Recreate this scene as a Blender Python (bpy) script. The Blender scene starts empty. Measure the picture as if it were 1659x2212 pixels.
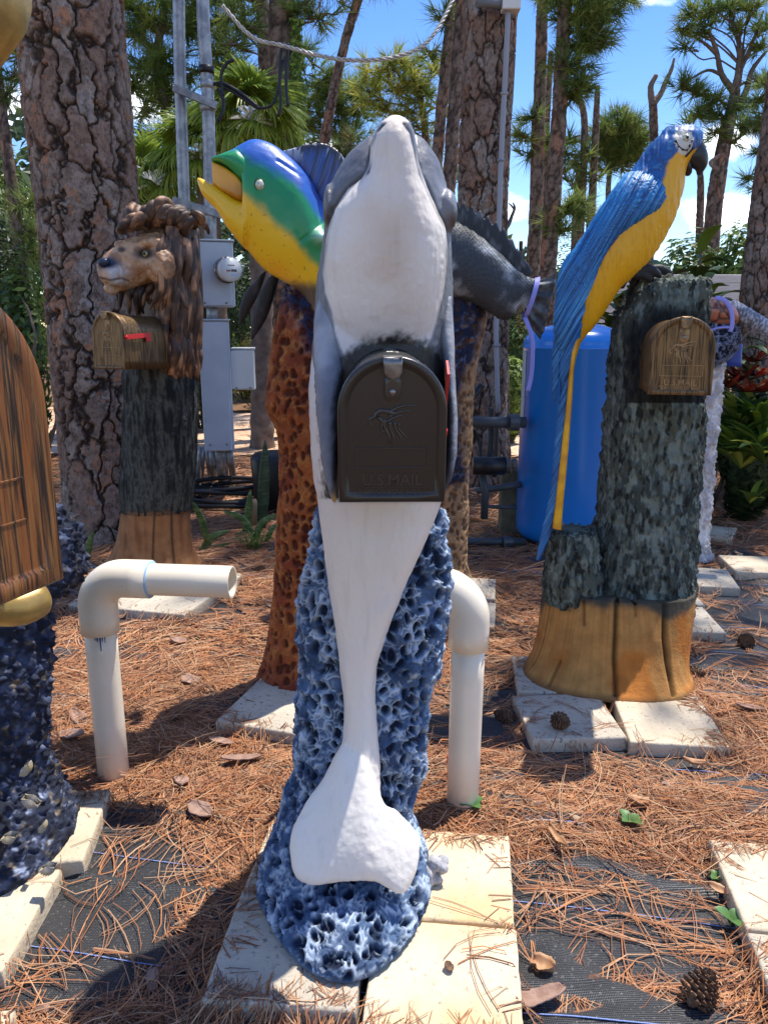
import bpy, math, random
import numpy as np
from mathutils import Vector, Matrix
random.seed(7)
RNG = np.random.default_rng(7)
rad = math.radians
SC = bpy.context.scene

# ------------------------------------------------------------------ camera, sky, sun
CAM_H, PITCH, FPX = 1.3, rad(13.7), 1660.0
cd = bpy.data.cameras.new('camera'); cam = bpy.data.objects.new('camera', cd)
SC.collection.objects.link(cam); SC.camera = cam
cam.location = (0, 0, CAM_H); cam.rotation_euler = (rad(90) - PITCH, 0, 0)
cd.sensor_fit = 'HORIZONTAL'; cd.sensor_width = 36.0; cd.lens = 36.0
cd.clip_start = 0.05; cd.clip_end = 2000

SUN_AZ, SUN_EL = rad(52), rad(68)
world = bpy.data.worlds.new('World'); SC.world = world; world.use_nodes = True
wn, wl = world.node_tree.nodes, world.node_tree.links
wn.clear()
sky = wn.new('ShaderNodeTexSky'); sky.sky_type = 'NISHITA'; sky.sun_disc = False
sky.sun_elevation = SUN_EL; sky.sun_rotation = SUN_AZ
sky.air_density = 1.0; sky.dust_density = 0.0; sky.ozone_density = 2.2
hsv = wn.new('ShaderNodeHueSaturation'); hsv.inputs['Saturation'].default_value = 1.28; hsv.inputs['Hue'].default_value = .513; hsv.inputs['Value'].default_value = .68
wl.new(sky.outputs[0], hsv.inputs['Color'])
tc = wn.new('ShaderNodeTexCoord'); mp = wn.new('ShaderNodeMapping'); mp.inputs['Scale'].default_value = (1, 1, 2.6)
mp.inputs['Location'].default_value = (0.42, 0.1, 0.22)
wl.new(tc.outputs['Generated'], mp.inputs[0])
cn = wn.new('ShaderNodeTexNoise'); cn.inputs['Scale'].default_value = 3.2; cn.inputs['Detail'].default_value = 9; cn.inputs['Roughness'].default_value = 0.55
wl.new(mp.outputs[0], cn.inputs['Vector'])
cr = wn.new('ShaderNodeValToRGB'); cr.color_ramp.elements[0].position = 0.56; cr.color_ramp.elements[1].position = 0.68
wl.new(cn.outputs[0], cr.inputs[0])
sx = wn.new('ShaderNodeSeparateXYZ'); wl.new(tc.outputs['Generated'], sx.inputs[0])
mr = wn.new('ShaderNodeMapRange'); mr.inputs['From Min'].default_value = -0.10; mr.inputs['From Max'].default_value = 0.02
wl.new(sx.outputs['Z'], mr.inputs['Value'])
mm = wn.new('ShaderNodeMath'); mm.operation = 'MULTIPLY'; wl.new(cr.outputs[0], mm.inputs[0]); wl.new(mr.outputs[0], mm.inputs[1])  # noise clouds over the unseen sky too, added to whiten and brighten fill light
def cloud_bank(az, el, wide, high, prev):
    d0 = (math.sin(rad(az)) * math.cos(rad(el)), math.cos(rad(az)) * math.cos(rad(el)), math.sin(rad(el)))
    a = wn.new('ShaderNodeVectorMath'); a.operation = 'SUBTRACT'; wl.new(tc.outputs['Generated'], a.inputs[0]); a.inputs[1].default_value = d0
    b = wn.new('ShaderNodeVectorMath'); b.operation = 'MULTIPLY'; wl.new(a.outputs[0], b.inputs[0]); b.inputs[1].default_value = (1 / wide, 1 / wide, 1 / high)
    c = wn.new('ShaderNodeVectorMath'); c.operation = 'LENGTH'; wl.new(b.outputs[0], c.inputs[0])
    n = wn.new('ShaderNodeTexNoise'); n.inputs['Scale'].default_value = .55 / wide; n.inputs['Detail'].default_value = 8; n.inputs['Roughness'].default_value = .6; wl.new(tc.outputs['Generated'], n.inputs['Vector'])
    s = wn.new('ShaderNodeMath'); s.operation = 'MULTIPLY_ADD'; wl.new(n.outputs[0], s.inputs[0]); s.inputs[1].default_value = -2.6; wl.new(c.outputs['Value'], s.inputs[2])
    r = wn.new('ShaderNodeMapRange'); r.interpolation_type = 'SMOOTHSTEP'; r.inputs['From Min'].default_value = -.25; r.inputs['From Max'].default_value = -1.05; wl.new(s.outputs[0], r.inputs['Value'])
    m = wn.new('ShaderNodeMath'); m.operation = 'MAXIMUM'; wl.new(r.outputs[0], m.inputs[0]); wl.new(prev, m.inputs[1]); return m
for bank in ((23.4, 7.0, .060, .026), (22.4, 11.2, .034, .020), (27.5, 8.5, .05, .025), (-15.8, 14.0, .050, .034), (-4.5, 11, .045, .022), (-26, 13, .06, .03), (9.3, 7.4, .02, .010), (33, 9, .12, .05), (-40, 12, .16, .05), (60, 14, .2, .06)): mm = cloud_bank(*bank, mm.outputs[0])
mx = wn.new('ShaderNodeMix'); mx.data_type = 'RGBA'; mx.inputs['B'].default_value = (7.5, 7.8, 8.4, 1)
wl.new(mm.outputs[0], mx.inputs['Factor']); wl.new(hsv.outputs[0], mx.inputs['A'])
bg = wn.new('ShaderNodeBackground'); bg.inputs['Strength'].default_value = 0.15
wo = wn.new('ShaderNodeOutputWorld')
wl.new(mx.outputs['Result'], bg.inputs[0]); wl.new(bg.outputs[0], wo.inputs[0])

sl = bpy.data.lights.new('sun', 'SUN'); sl.energy = 3.1; sl.angle = rad(0.6); sl.color = (1.0, 0.94, 0.85)
sun = bpy.data.objects.new('sun', sl); SC.collection.objects.link(sun)
SUNV = Vector((math.sin(SUN_AZ) * math.cos(SUN_EL), math.cos(SUN_AZ) * math.cos(SUN_EL), math.sin(SUN_EL)))
sun.rotation_euler = (-SUNV).to_track_quat('-Z', 'Y').to_euler(); sun.location = SUNV * 30
SC.view_settings.view_transform = 'Standard'; SC.view_settings.look = 'None'
SC.view_settings.exposure = 1.18; SC.view_settings.gamma = 1.0; SC.view_settings.use_curve_mapping = False
SC.render.engine = 'CYCLES'
SC.cycles.max_bounces = 6; SC.cycles.diffuse_bounces = 4; SC.cycles.glossy_bounces = 3; SC.cycles.transmission_bounces = 4
SC.cycles.transparent_max_bounces = 4; SC.cycles.use_denoising = True; SC.cycles.caustics_reflective = False; SC.cycles.caustics_refractive = False
SC.cycles.sample_clamp_indirect = 6.0

# ------------------------------------------------------------------ pixel helpers (photo seen at 1659 x 2212)
_c, _s = math.cos(PITCH), math.sin(PITCH)
def ray(px, py):
    u = (px - 829.5) / FPX; v = (1106.0 - py) / FPX
    return np.array([u, _c + v * _s, -_s + v * _c])
def at(px, py, Y):
    d = ray(px, py); return d * (Y / d[1]) + np.array([0, 0, CAM_H])
def gnd(px, py, z=0.0):
    d = ray(px, py); return d * ((z - CAM_H) / d[2]) + np.array([0, 0, CAM_H])

# ------------------------------------------------------------------ noise
def _hash(ix, iy, iz, seed):
    n = (ix.astype(np.int64) * 374761393 + iy.astype(np.int64) * 668265263 + iz.astype(np.int64) * 2147483647 + seed * 1274126177) & 0xffffffff
    n = ((n ^ (n >> 13)) * 1274126177) & 0xffffffff
    n = ((n ^ (n >> 16)) * 2246822519) & 0xffffffff
    return ((n ^ (n >> 15)) & 0xffffff) / float(0xffffff)
def vnoise(p, seed=0):
    i = np.floor(p); f = p - i; f = f * f * (3 - 2 * f); i = i.astype(np.int64)
    r = 0
    for dx in (0, 1):
        wx = f[:, 0] if dx else 1 - f[:, 0]
        for dy in (0, 1):
            wy = f[:, 1] if dy else 1 - f[:, 1]
            for dz in (0, 1):
                wz = f[:, 2] if dz else 1 - f[:, 2]
                r = r + wx * wy * wz * _hash(i[:, 0] + dx, i[:, 1] + dy, i[:, 2] + dz, seed)
    return r
def fbm(p, octv=4, seed=0, gain=.5):
    a, s, t = 1.0, 0, 0; q = np.array(p, float)
    for k in range(octv):
        s = s + a * vnoise(q, seed + k); t += a; a *= gain; q = q * 2.03 + 17.1
    return s / t
def worley(p, seed=0):
    i = np.floor(p).astype(np.int64); n = len(p)
    F1 = np.full(n, 9.0); F2 = np.full(n, 9.0); ID = np.zeros(n)
    for dx in (-1, 0, 1):
        for dy in (-1, 0, 1):
            for dz in (-1, 0, 1):
                cx, cy, cz = i[:, 0] + dx, i[:, 1] + dy, i[:, 2] + dz
                h1 = _hash(cx, cy, cz, seed); h2 = _hash(cx, cy, cz, seed + 7); h3 = _hash(cx, cy, cz, seed + 13)
                d = np.sqrt((cx + h1 - p[:, 0]) ** 2 + (cy + h2 - p[:, 1]) ** 2 + (cz + h3 - p[:, 2]) ** 2)
                a = d < F1
                F2 = np.where(a, F1, np.minimum(F2, d)); ID = np.where(a, h1 * .61 + h3 * .39, ID); F1 = np.where(a, d, F1)
    return F1, F2, ID
def sstep(a, b, x):
    t = np.clip((x - a) / (b - a), 0, 1); return t * t * (3 - 2 * t)
def mixc(a, b, t):
    a = np.asarray(a, float); b = np.asarray(b, float); t = np.asarray(t)[:, None]
    return a * (1 - t) + b * t

# ------------------------------------------------------------------ objects
COL = SC.collection.objects
def empty(name, loc, label, cat, group=None, rz=0):
    o = bpy.data.objects.new(name, None); COL.link(o); o.location = loc; o.rotation_euler = (0, 0, rz); o.empty_display_size = .1
    o['label'] = label; o['category'] = cat
    if group: o['group'] = group
    return o
def root_loc(o):
    v = Vector((0, 0, 0))
    while o is not None: v = v + o.location; o = o.parent
    return v
def mesh_data(name, V, faces, mat=None, col=None, smooth=True):
    """faces: list of int arrays, each (n, k) for one k."""
    if isinstance(faces, np.ndarray): faces = [faces]
    faces = [np.asarray(f, np.int32) for f in faces if len(f)]
    me = bpy.data.meshes.new(name)
    V = np.asarray(V, np.float32)
    me.vertices.add(len(V)); me.vertices.foreach_set('co', V.ravel())
    nl = sum(f.size for f in faces); npoly = sum(len(f) for f in faces)
    me.loops.add(nl); me.polygons.add(npoly)
    me.loops.foreach_set('vertex_index', np.concatenate([f.ravel() for f in faces]))
    tot = np.concatenate([np.full(len(f), f.shape[1], np.int32) for f in faces])
    st = np.concatenate([[0], np.cumsum(tot)[:-1]]).astype(np.int32)
    me.polygons.foreach_set('loop_start', st); me.polygons.foreach_set('loop_total', tot)
    me.polygons.foreach_set('use_smooth', np.full(npoly, bool(smooth)))
    if col is not None:
        a = me.color_attributes.new('Col', 'FLOAT_COLOR', 'POINT')
        c = np.ones((len(V), 4), np.float32); c[:, :3] = col
        a.data.foreach_set('color', c.ravel())
    me.update(calc_edges=True); me.validate(clean_customdata=False)
    if mat: me.materials.append(mat)
    return me
def put(name, V, faces, mat, parent=None, col=None, smooth=True, **props):
    V = np.asarray(V, float)
    if parent is not None: V = V - np.array(root_loc(parent))
    me = mesh_data(name, V, faces, mat, col, smooth)
    o = bpy.data.objects.new(name, me); COL.link(o)
    if parent is not None: o.parent = parent
    for k, v in props.items(): o[k] = v
    return o
class MB:
    def __init__(s): s.v = []; s.f = []; s.c = []; s.n = 0
    def add(s, V, F, col=None):
        V = np.asarray(V, float)
        for f in (F if isinstance(F, list) else [F]): s.f.append(np.asarray(f, np.int32) + s.n)
        s.v.append(V); s.c.append(np.ones((len(V), 3)) * (1 if col is None else np.asarray(col))); s.n += len(V); return s
    def get(s):
        V = np.concatenate(s.v); d = {}
        for f in s.f: d.setdefault(f.shape[1], []).append(f)
        return V, [np.concatenate(x) for x in d.values()], np.concatenate(s.c)
    def put(s, name, mat, parent=None, smooth=True, usecol=False, **p):
        V, F, c = s.get(); return put(name, V, F, mat, parent, c if usecol else None, smooth, **p)
def xf(V, M):
    M = np.array(M); return np.asarray(V) @ M[:3, :3].T + M[:3, 3]
BF = np.array([[0, 3, 2, 1], [4, 5, 6, 7], [0, 1, 5, 4], [1, 2, 6, 5], [2, 3, 7, 6], [3, 0, 4, 7]])
def box(c, s, rz=0, bev=0):
    """box centre c size s, with small chamfer when bev > 0"""
    c = np.array(c, float); h = np.array(s, float) / 2
    if bev <= 0:
        V = np.array([[x, y, z] for z in (-1, 1) for (x, y) in ((-1, -1), (1, -1), (1, 1), (-1, 1))]) * h; F = [BF]
    else:
        V = []; 
        for z in (-1, 1):
            for (x, y) in ((-1, -1), (1, -1), (1, 1), (-1, 1)):
                V += [[x * (h[0] - bev), y * (h[1] - bev), z * h[2]], [x * h[0], y * (h[1] - bev), z * (h[2] - bev)], [x * (h[0] - bev), y * h[1], z * (h[2] - bev)]]
        V = np.array(V); I = lambda k, j: k * 3 + j
        Q = [[I(0, 0), I(3, 0), I(2, 0), I(1, 0)], [I(4, 0), I(5, 0), I(6, 0), I(7, 0)],
             [I(0, 2), I(1, 2), I(5, 2), I(4, 2)], [I(1, 1), I(2, 1), I(6, 1), I(5, 1)], [I(2, 2), I(3, 2), I(7, 2), I(6, 2)], [I(3, 1), I(0, 1), I(4, 1), I(7, 1)]]
        for k in range(4):
            a, b = k, (k + 1) % 4; j = 2 if k % 2 == 0 else 1
            Q.append([I(a, 0), I(b, 0), I(b, j), I(a, j)]); Q.append([I(a + 4, j), I(b + 4, j), I(b + 4, 0), I(a + 4, 0)])
        for k in range(4):
            Q.append([I(k, 1), I(k, 2), I(k + 4, 2), I(k + 4, 1)] if k % 2 else [I(k, 2), I(k, 1), I(k + 4, 1), I(k + 4, 2)])
        T = [[I(k, 0), I(k, 1), I(k, 2)] for k in range(8)]
        F = [np.array(Q), np.array(T)]
    if rz: V = V @ np.array([[math.cos(rz), math.sin(rz), 0], [-math.sin(rz), math.cos(rz), 0], [0, 0, 1]])
    return V + c, F
def catmull(P, n):
    """resample control rows P (k, d) to n rows by a chord-length Catmull-Rom spline"""
    P = np.asarray(P, float); k = len(P)
    d = np.linalg.norm(np.diff(P[:, :min(6, P.shape[1])], axis=0), axis=1) + 1e-9
    t = np.concatenate([[0], np.cumsum(d)]); m = np.zeros_like(P)
    m[1:-1] = (P[2:] - P[:-2]) / (t[2:] - t[:-2])[:, None]
    m[0] = (P[1] - P[0]) / d[0]; m[-1] = (P[-1] - P[-2]) / d[-1]
    x = np.linspace(0, t[-1], n); i = np.clip(np.searchsorted(t, x, side='right') - 1, 0, k - 2)
    h = d[i][:, None]; u = ((x - t[i]) / d[i])[:, None]
    return (2 * u**3 - 3 * u**2 + 1) * P[i] + (u**3 - 2 * u**2 + u) * h * m[i] + (-2 * u**3 + 3 * u**2) * P[i + 1] + (u**3 - u**2) * h * m[i + 1]
def gridfaces(N, M, closed=True, off=0):
    i = np.arange(N - 1)[:, None]; j = np.arange(M if closed else M - 1)[None, :]; j2 = (j + 1) % M
    return (np.stack([i * M + j + 0 * i, i * M + j2, (i + 1) * M + j2, (i + 1) * M + j], -1).reshape(-1, 4) + off).astype(np.int32)
def loft(R, M=24, cap=True, ex=2.0):
    """R rows: centre(3), A(3), B(3): rings centre + A cos + B sin. Returns V, faces, (N, M)."""
    R = np.asarray(R, float); N = len(R); t = np.arange(M) / M * 2 * math.pi
    c, s = np.cos(t), np.sin(t)
    if ex != 2.0: c, s = np.sign(c) * np.abs(c) ** (2 / ex), np.sign(s) * np.abs(s) ** (2 / ex)
    V = R[:, None, 0:3] + c[None, :, None] * R[:, None, 3:6] + s[None, :, None] * R[:, None, 6:9]
    V = V.reshape(-1, 3); F = [gridfaces(N, M)]
    if cap:
        V = np.concatenate([V, R[:1, 0:3], R[-1:, 0:3]]); a, b = N * M, N * M + 1
        j = np.arange(M); j2 = (j + 1) % M
        F.append(np.concatenate([np.stack([j2, j, 0 * j + a], -1), np.stack([(N - 1) * M + j, (N - 1) * M + j2, 0 * j + b], -1)]))
    return V, F
def tube_rows(P, r, flat=1.0, up=None):
    P = np.asarray(P, float); n = len(P); r = np.broadcast_to(np.asarray(r, float), (n,))
    T = np.gradient(P, axis=0); T /= np.linalg.norm(T, axis=1)[:, None] + 1e-12
    u = np.array(up if up is not None else ((0, 0, 1) if abs(T[0][2]) < .9 else (1, 0, 0)), float)
    rows = []
    for k in range(n):
        u = u - T[k] * (u @ T[k]); u /= np.linalg.norm(u) + 1e-12
        w = np.cross(T[k], u); rows.append(np.concatenate([P[k], u * r[k] * flat, w * r[k]]))
    return np.array(rows)
def tube(P, r, M=8, flat=1.0, up=None, n=None, cap=True):
    P = np.asarray(P, float)
    if n:
        r = np.broadcast_to(np.asarray(r, float), (len(P),)); Q = catmull(np.column_stack([P, r]), n); P, r = Q[:, :3], np.maximum(Q[:, 3], 1e-4)
    return loft(tube_rows(P, r, flat, up), M, cap)
def pairs(rows, n, M=32, ex=2.0, cap=True):
    """rows: x1,y1,Y1, x2,y2,Y2, rb : silhouette pairs in photo pixels at given distances, rb = half depth. Resampled to n rings."""
    out = []
    for (x1, y1, Y1, x2, y2, Y2, rb) in rows:
        a, b = at(x1, y1, Y1), at(x2, y2, Y2); out.append(np.concatenate([(a + b) / 2, (a - b) / 2, [rb]]))
    Q = catmull(out, n); R = []
    for q in Q:
        A = q[3:6]; B = np.array([0, 1.0, 0]); u = A / (np.linalg.norm(A) + 1e-9); B = B - u * (B @ u); B /= np.linalg.norm(B)
        R.append(np.concatenate([q[:3], A, B * max(q[6], 1e-3)]))
    return loft(R, M, cap, ex)
def normals(V, F):
    N = np.zeros_like(V)
    for f in (F if isinstance(F, list) else [F]):
        a, b, c = V[f[:, 0]], V[f[:, 1]], V[f[:, 2]]
        nn = np.cross(b - a, c - a)
        if f.shape[1] == 4: nn = np.cross(V[f[:, 2]] - a, V[f[:, 3]] - b)
        for k in range(f.shape[1]): np.add.at(N, f[:, k], nn)
    return N / (np.linalg.norm(N, axis=1)[:, None] + 1e-12)
def fuse(items, voxel, smooth=6, fac=.5):
    """weld overlapping closed shapes into one continuous skin"""
    mb = MB()
    for V, F in items: mb.add(V, F)
    V, F, _ = mb.get(); me = mesh_data('tmp', V, F); o = bpy.data.objects.new('tmp', me); COL.link(o)
    m = o.modifiers.new('r', 'REMESH'); m.mode = 'VOXEL'; m.voxel_size = voxel
    if smooth: m = o.modifiers.new('s', 'SMOOTH'); m.iterations = smooth; m.factor = fac
    dg = bpy.context.evaluated_depsgraph_get(); e = o.evaluated_get(dg); em = e.to_mesh()
    n = len(em.vertices); co = np.empty(n * 3, np.float32); em.vertices.foreach_get('co', co)
    q = np.empty(len(em.loops), np.int32); em.loops.foreach_get('vertex_index', q)
    lt = np.empty(len(em.polygons), np.int32); em.polygons.foreach_get('loop_total', lt); ls = np.empty(len(em.polygons), np.int32); em.polygons.foreach_get('loop_start', ls)
    Fs = []
    for k in np.unique(lt):
        st = ls[lt == k]; Fs.append(q[st[:, None] + np.arange(k)])
    e.to_mesh_clear(); bpy.data.objects.remove(o); bpy.data.meshes.remove(me)
    return co.reshape(-1, 3).astype(float), Fs
def inpoly(x, y, P):
    P = np.asarray(P, float); r = np.zeros(len(x), bool); j = len(P) - 1
    for i in range(len(P)):
        a = (P[i, 1] > y) != (P[j, 1] > y)
        xi = (P[j, 0] - P[i, 0]) * (y - P[i, 1]) / (P[j, 1] - P[i, 1] + 1e-12) + P[i, 0]
        r ^= a & (x < xi); j = i
    return r
def ring_pts(c, r, n=24, axis=(0, 0, 1)):
    a = Vector(axis).normalized(); u = a.orthogonal().normalized(); w = a.cross(u)
    return np.array([np.array(c) + r * (math.cos(t) * np.array(u) + math.sin(t) * np.array(w)) for t in np.linspace(0, 2 * math.pi, n)])
def ball(c, r, n=10, M=16, A=None):
    """ellipsoid, r = 3 radii; A optional 3x3 rotation"""
    r = np.ones(3) * r; rows = []
    for t in np.linspace(0.02, math.pi - .02, n): rows.append([0, 0, math.cos(t), math.sin(t), 0, 0, 0, math.sin(t), 0])
    V, F = loft(rows, M); F = [f[:, ::-1] for f in F]; V = V * r
    if A is not None: V = V @ np.array(A).T
    return V + np.array(c), F

# ------------------------------------------------------------------ materials
MATS = {}
def mat(name, col=(.5, .5, .5), rough=.7, attr=False, col2=None, nscale=8, ncon=(.35, .65), bump=None, spec=.4, metal=0, coat=0, stretch=None, trans=0, col3=None, n3=(40, .5, .7), sub=0):
    """colour = (vertex paint or col), mottled with col2 by noise and specked with col3; bump = (scale, strength[, distance])"""
    if name in MATS: return MATS[name]
    m = bpy.data.materials.new(name); MATS[name] = m; m.use_nodes = True; nt = m.node_tree; N, L = nt.nodes, nt.links
    b = N['Principled BSDF']; b.inputs['Roughness'].default_value = rough; b.inputs['Metallic'].default_value = metal
    b.inputs['Specular IOR Level'].default_value = spec; b.inputs['Coat Weight'].default_value = coat; b.inputs['Coat Roughness'].default_value = .15
    t = N.new('ShaderNodeTexCoord'); vec = t.outputs['Object']
    if stretch:
        mpn = N.new('ShaderNodeMapping'); mpn.inputs['Scale'].default_value = stretch; L.new(vec, mpn.inputs[0]); vec = mpn.outputs[0]
    def noise(sc, det=5, ro=.6):
        n = N.new('ShaderNodeTexNoise'); n.inputs['Scale'].default_value = sc; n.inputs['Detail'].default_value = det; n.inputs['Roughness'].default_value = ro; L.new(vec, n.inputs['Vector']); return n.outputs[0]
    def ramp(src, a, c):
        r = N.new('ShaderNodeMapRange'); r.inputs['From Min'].default_value = a; r.inputs['From Max'].default_value = c; L.new(src, r.inputs['Value']); return r.outputs[0]
    def mix(f, A, B, mode='MIX'):
        x = N.new('ShaderNodeMix'); x.data_type = 'RGBA'; x.blend_type = mode
        if isinstance(f, float): x.inputs['Factor'].default_value = f
        else: L.new(f, x.inputs['Factor'])
        for s, v in (('A', A), ('B', B)):
            if isinstance(v, tuple): x.inputs[s].default_value = (*v, 1)
            else: L.new(v, x.inputs[s])
        return x.outputs['Result']
    if attr:
        a = N.new('ShaderNodeAttribute'); a.attribute_name = 'Col'; c = a.outputs['Color']
        if col2 is not None: c = mix(ramp(noise(nscale), *ncon), c, mix(1.0, c, tuple(col2), 'MULTIPLY'))
    else:
        c = tuple(col)
        if col2 is not None: c = mix(ramp(noise(nscale), *ncon), c, tuple(col2))
    if col3 is not None: c = mix(ramp(noise(n3[0], 3), n3[1], n3[2]), c, tuple(col3))
    if isinstance(c, tuple): b.inputs['Base Color'].default_value = (*c, 1)
    else: L.new(c, b.inputs['Base Color'])
    if bump:
        bn = N.new('ShaderNodeBump'); bn.inputs['Strength'].default_value = bump[1]; bn.inputs['Distance'].default_value = bump[2] if len(bump) > 2 else .01
        L.new(noise(bump[0], 6, .65), bn.inputs['Height']); L.new(bn.outputs[0], b.inputs['Normal'])
    if trans:
        tr = N.new('ShaderNodeBsdfTranslucent'); ms = N.new('ShaderNodeMixShader'); ms.inputs[0].default_value = trans
        if isinstance(c, tuple): tr.inputs[0].default_value = (*c, 1)
        else: L.new(c, tr.inputs[0])
        L.new(b.outputs[0], ms.inputs[1]); L.new(tr.outputs[0], ms.inputs[2]); L.new(ms.outputs[0], N['Material Output'].inputs[0])
    return m
# ------------------------------------------------------------------ ground, drive, landscape cloth
def sheet(name, x0, x1, y0, y1, nx, ny, zf, m, cf=None, parent=None, rot=0, **p):
    X, Y = np.meshgrid(np.linspace(x0, x1, nx), np.linspace(y0, y1, ny)); P = np.column_stack([X.ravel(), Y.ravel(), 0 * X.ravel()])
    P[:, 2] = zf(P); 
    if rot: c, s = math.cos(rot), math.sin(rot); P[:, 0], P[:, 1] = P[:, 0] * c - P[:, 1] * s, P[:, 0] * s + P[:, 1] * c
    F = gridfaces(ny, nx, False)
    return put(name, P, F, m, parent, cf(P) if cf else None, **p)
M_ground = mat('forest duff', (.13, .075, .042), .95, col2=(.30, .17, .095), nscale=2.2, bump=(30, .6, .02), col3=(.05, .03, .02), n3=(55, .52, .62), spec=.1)
M_sand = mat('sandy drive', (.66, .47, .33), .95, col2=(.50, .33, .21), nscale=1.2, bump=(25, .4, .02), col3=(.2, .10, .055), n3=(14, .56, .68), spec=.1)
def hill(P): return -0.002 - 0.03 + .03 * sstep(0, 2, np.abs(P[:, 0])) * 0 + .03
g = sheet('ground', -220, 220, -40, 400, 60, 60, lambda P: 0 * P[:, 0] - .006, M_ground); g['kind'] = 'structure'
def drive_z(P): return .004 + .03 * fbm(P * .8, 3, 5) - .02
def drive_edge():
    n = 60; xs = np.linspace(-9, 3.2, n); V = []; nn = 10
    for k in range(nn):
        t = k / (nn - 1)
        y = 7.6 + .5 * fbm(np.column_stack([xs * .8, 0 * xs, 0 * xs]), 3, 2) + (11.8 - 7.6 + .4 * np.sin(xs)) * t
        V.append(np.column_stack([xs, y, .004 + .025 * fbm(np.column_stack([xs * 1.2, y, 0 * xs]), 3, 3)]))
    return np.concatenate(V), gridfaces(nn, n, False)
V, F = drive_edge(); put('sandy_path', V, F, M_sand, kind='structure')

def cloth_mat():
    m = bpy.data.materials.new('woven cloth'); m.use_nodes = True; N, L = m.node_tree.nodes, m.node_tree.links; b = N['Principled BSDF']
    b.inputs['Base Color'].default_value = (.022, .023, .026, 1); b.inputs['Roughness'].default_value = .42; b.inputs['Specular IOR Level'].default_value = .55
    t = N.new('ShaderNodeTexCoord'); h = []
    for d, sc in (('X', 95), ('Y', 70)):
        w = N.new('ShaderNodeTexWave'); w.bands_direction = d; w.inputs['Scale'].default_value = sc; w.inputs['Distortion'].default_value = .7; w.inputs['Detail Scale'].default_value = 2
        L.new(t.outputs['Object'], w.inputs[0]); h.append(w.outputs['Fac'])
    mu = N.new('ShaderNodeMath'); mu.operation = 'MULTIPLY'; L.new(h[0], mu.inputs[0]); L.new(h[1], mu.inputs[1])
    bn = N.new('ShaderNodeBump'); bn.inputs['Strength'].default_value = .55; bn.inputs['Distance'].default_value = .003; L.new(mu.outputs[0], bn.inputs['Height']); L.new(bn.outputs[0], b.inputs['Normal'])
    n = N.new('ShaderNodeTexNoise'); n.inputs['Scale'].default_value = 160; L.new(t.outputs['Object'], n.inputs['Vector'])
    r = N.new('ShaderNodeMapRange'); r.inputs['From Min'].default_value = .60; r.inputs['From Max'].default_value = .72; L.new(n.outputs[0], r.inputs['Value'])
    x = N.new('ShaderNodeMix'); x.data_type = 'RGBA'; x.inputs['A'].default_value = (.022, .023, .026, 1); x.inputs['B'].default_value = (.13, .12, .11, 1); L.new(r.outputs[0], x.inputs['Factor']); L.new(x.outputs['Result'], b.inputs['Base Color'])
    n2 = N.new('ShaderNodeTexNoise'); n2.inputs['Scale'].default_value = 6; L.new(t.outputs['Object'], n2.inputs['Vector'])
    r2 = N.new('ShaderNodeMapRange'); r2.inputs['To Min'].default_value = .25; r2.inputs['To Max'].default_value = .62; L.new(n2.outputs[0], r2.inputs['Value']); L.new(r2.outputs[0], b.inputs['Roughness'])
    return m
M_cloth = cloth_mat()
CR = rad(-9)
def cloth_z(P):
    w = fbm(P * np.array([1.1, 5.0, 1]), 4, 11); r = np.abs(w - .5) * 2
    z = .004 + .010 * fbm(P * 3, 3, 4) + .014 * (1 - sstep(0, .12, r))
    return z
cl = sheet('ground_cloth', -3.2, 3.4, -.2, 4.6, 420, 420, cloth_z, M_cloth, rot=CR, kind='structure')
M_thread = mat('blue thread', (.22, .30, .58), .6, bump=(300, .8, .002))
for k, yy in enumerate(np.arange(.62, 4.4, .305)):
    xs = np.linspace(-3.1, 3.3, 240); P = np.column_stack([xs, yy + .02 * (fbm(np.column_stack([xs * 1.5, 0 * xs + k * 7.0, 0 * xs]), 2, 9) - .5) * 2, 0 * xs]); P[:, 2] = cloth_z(P) + .0022
    c, s = math.cos(CR), math.sin(CR); Q = P.copy(); Q[:, 0] = P[:, 0] * c - P[:, 1] * s; Q[:, 1] = P[:, 0] * s + P[:, 1] * c
    V, F = tube(Q, .0018, 4, flat=.5); put('marker_thread', V, F, M_thread, cl)

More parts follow.
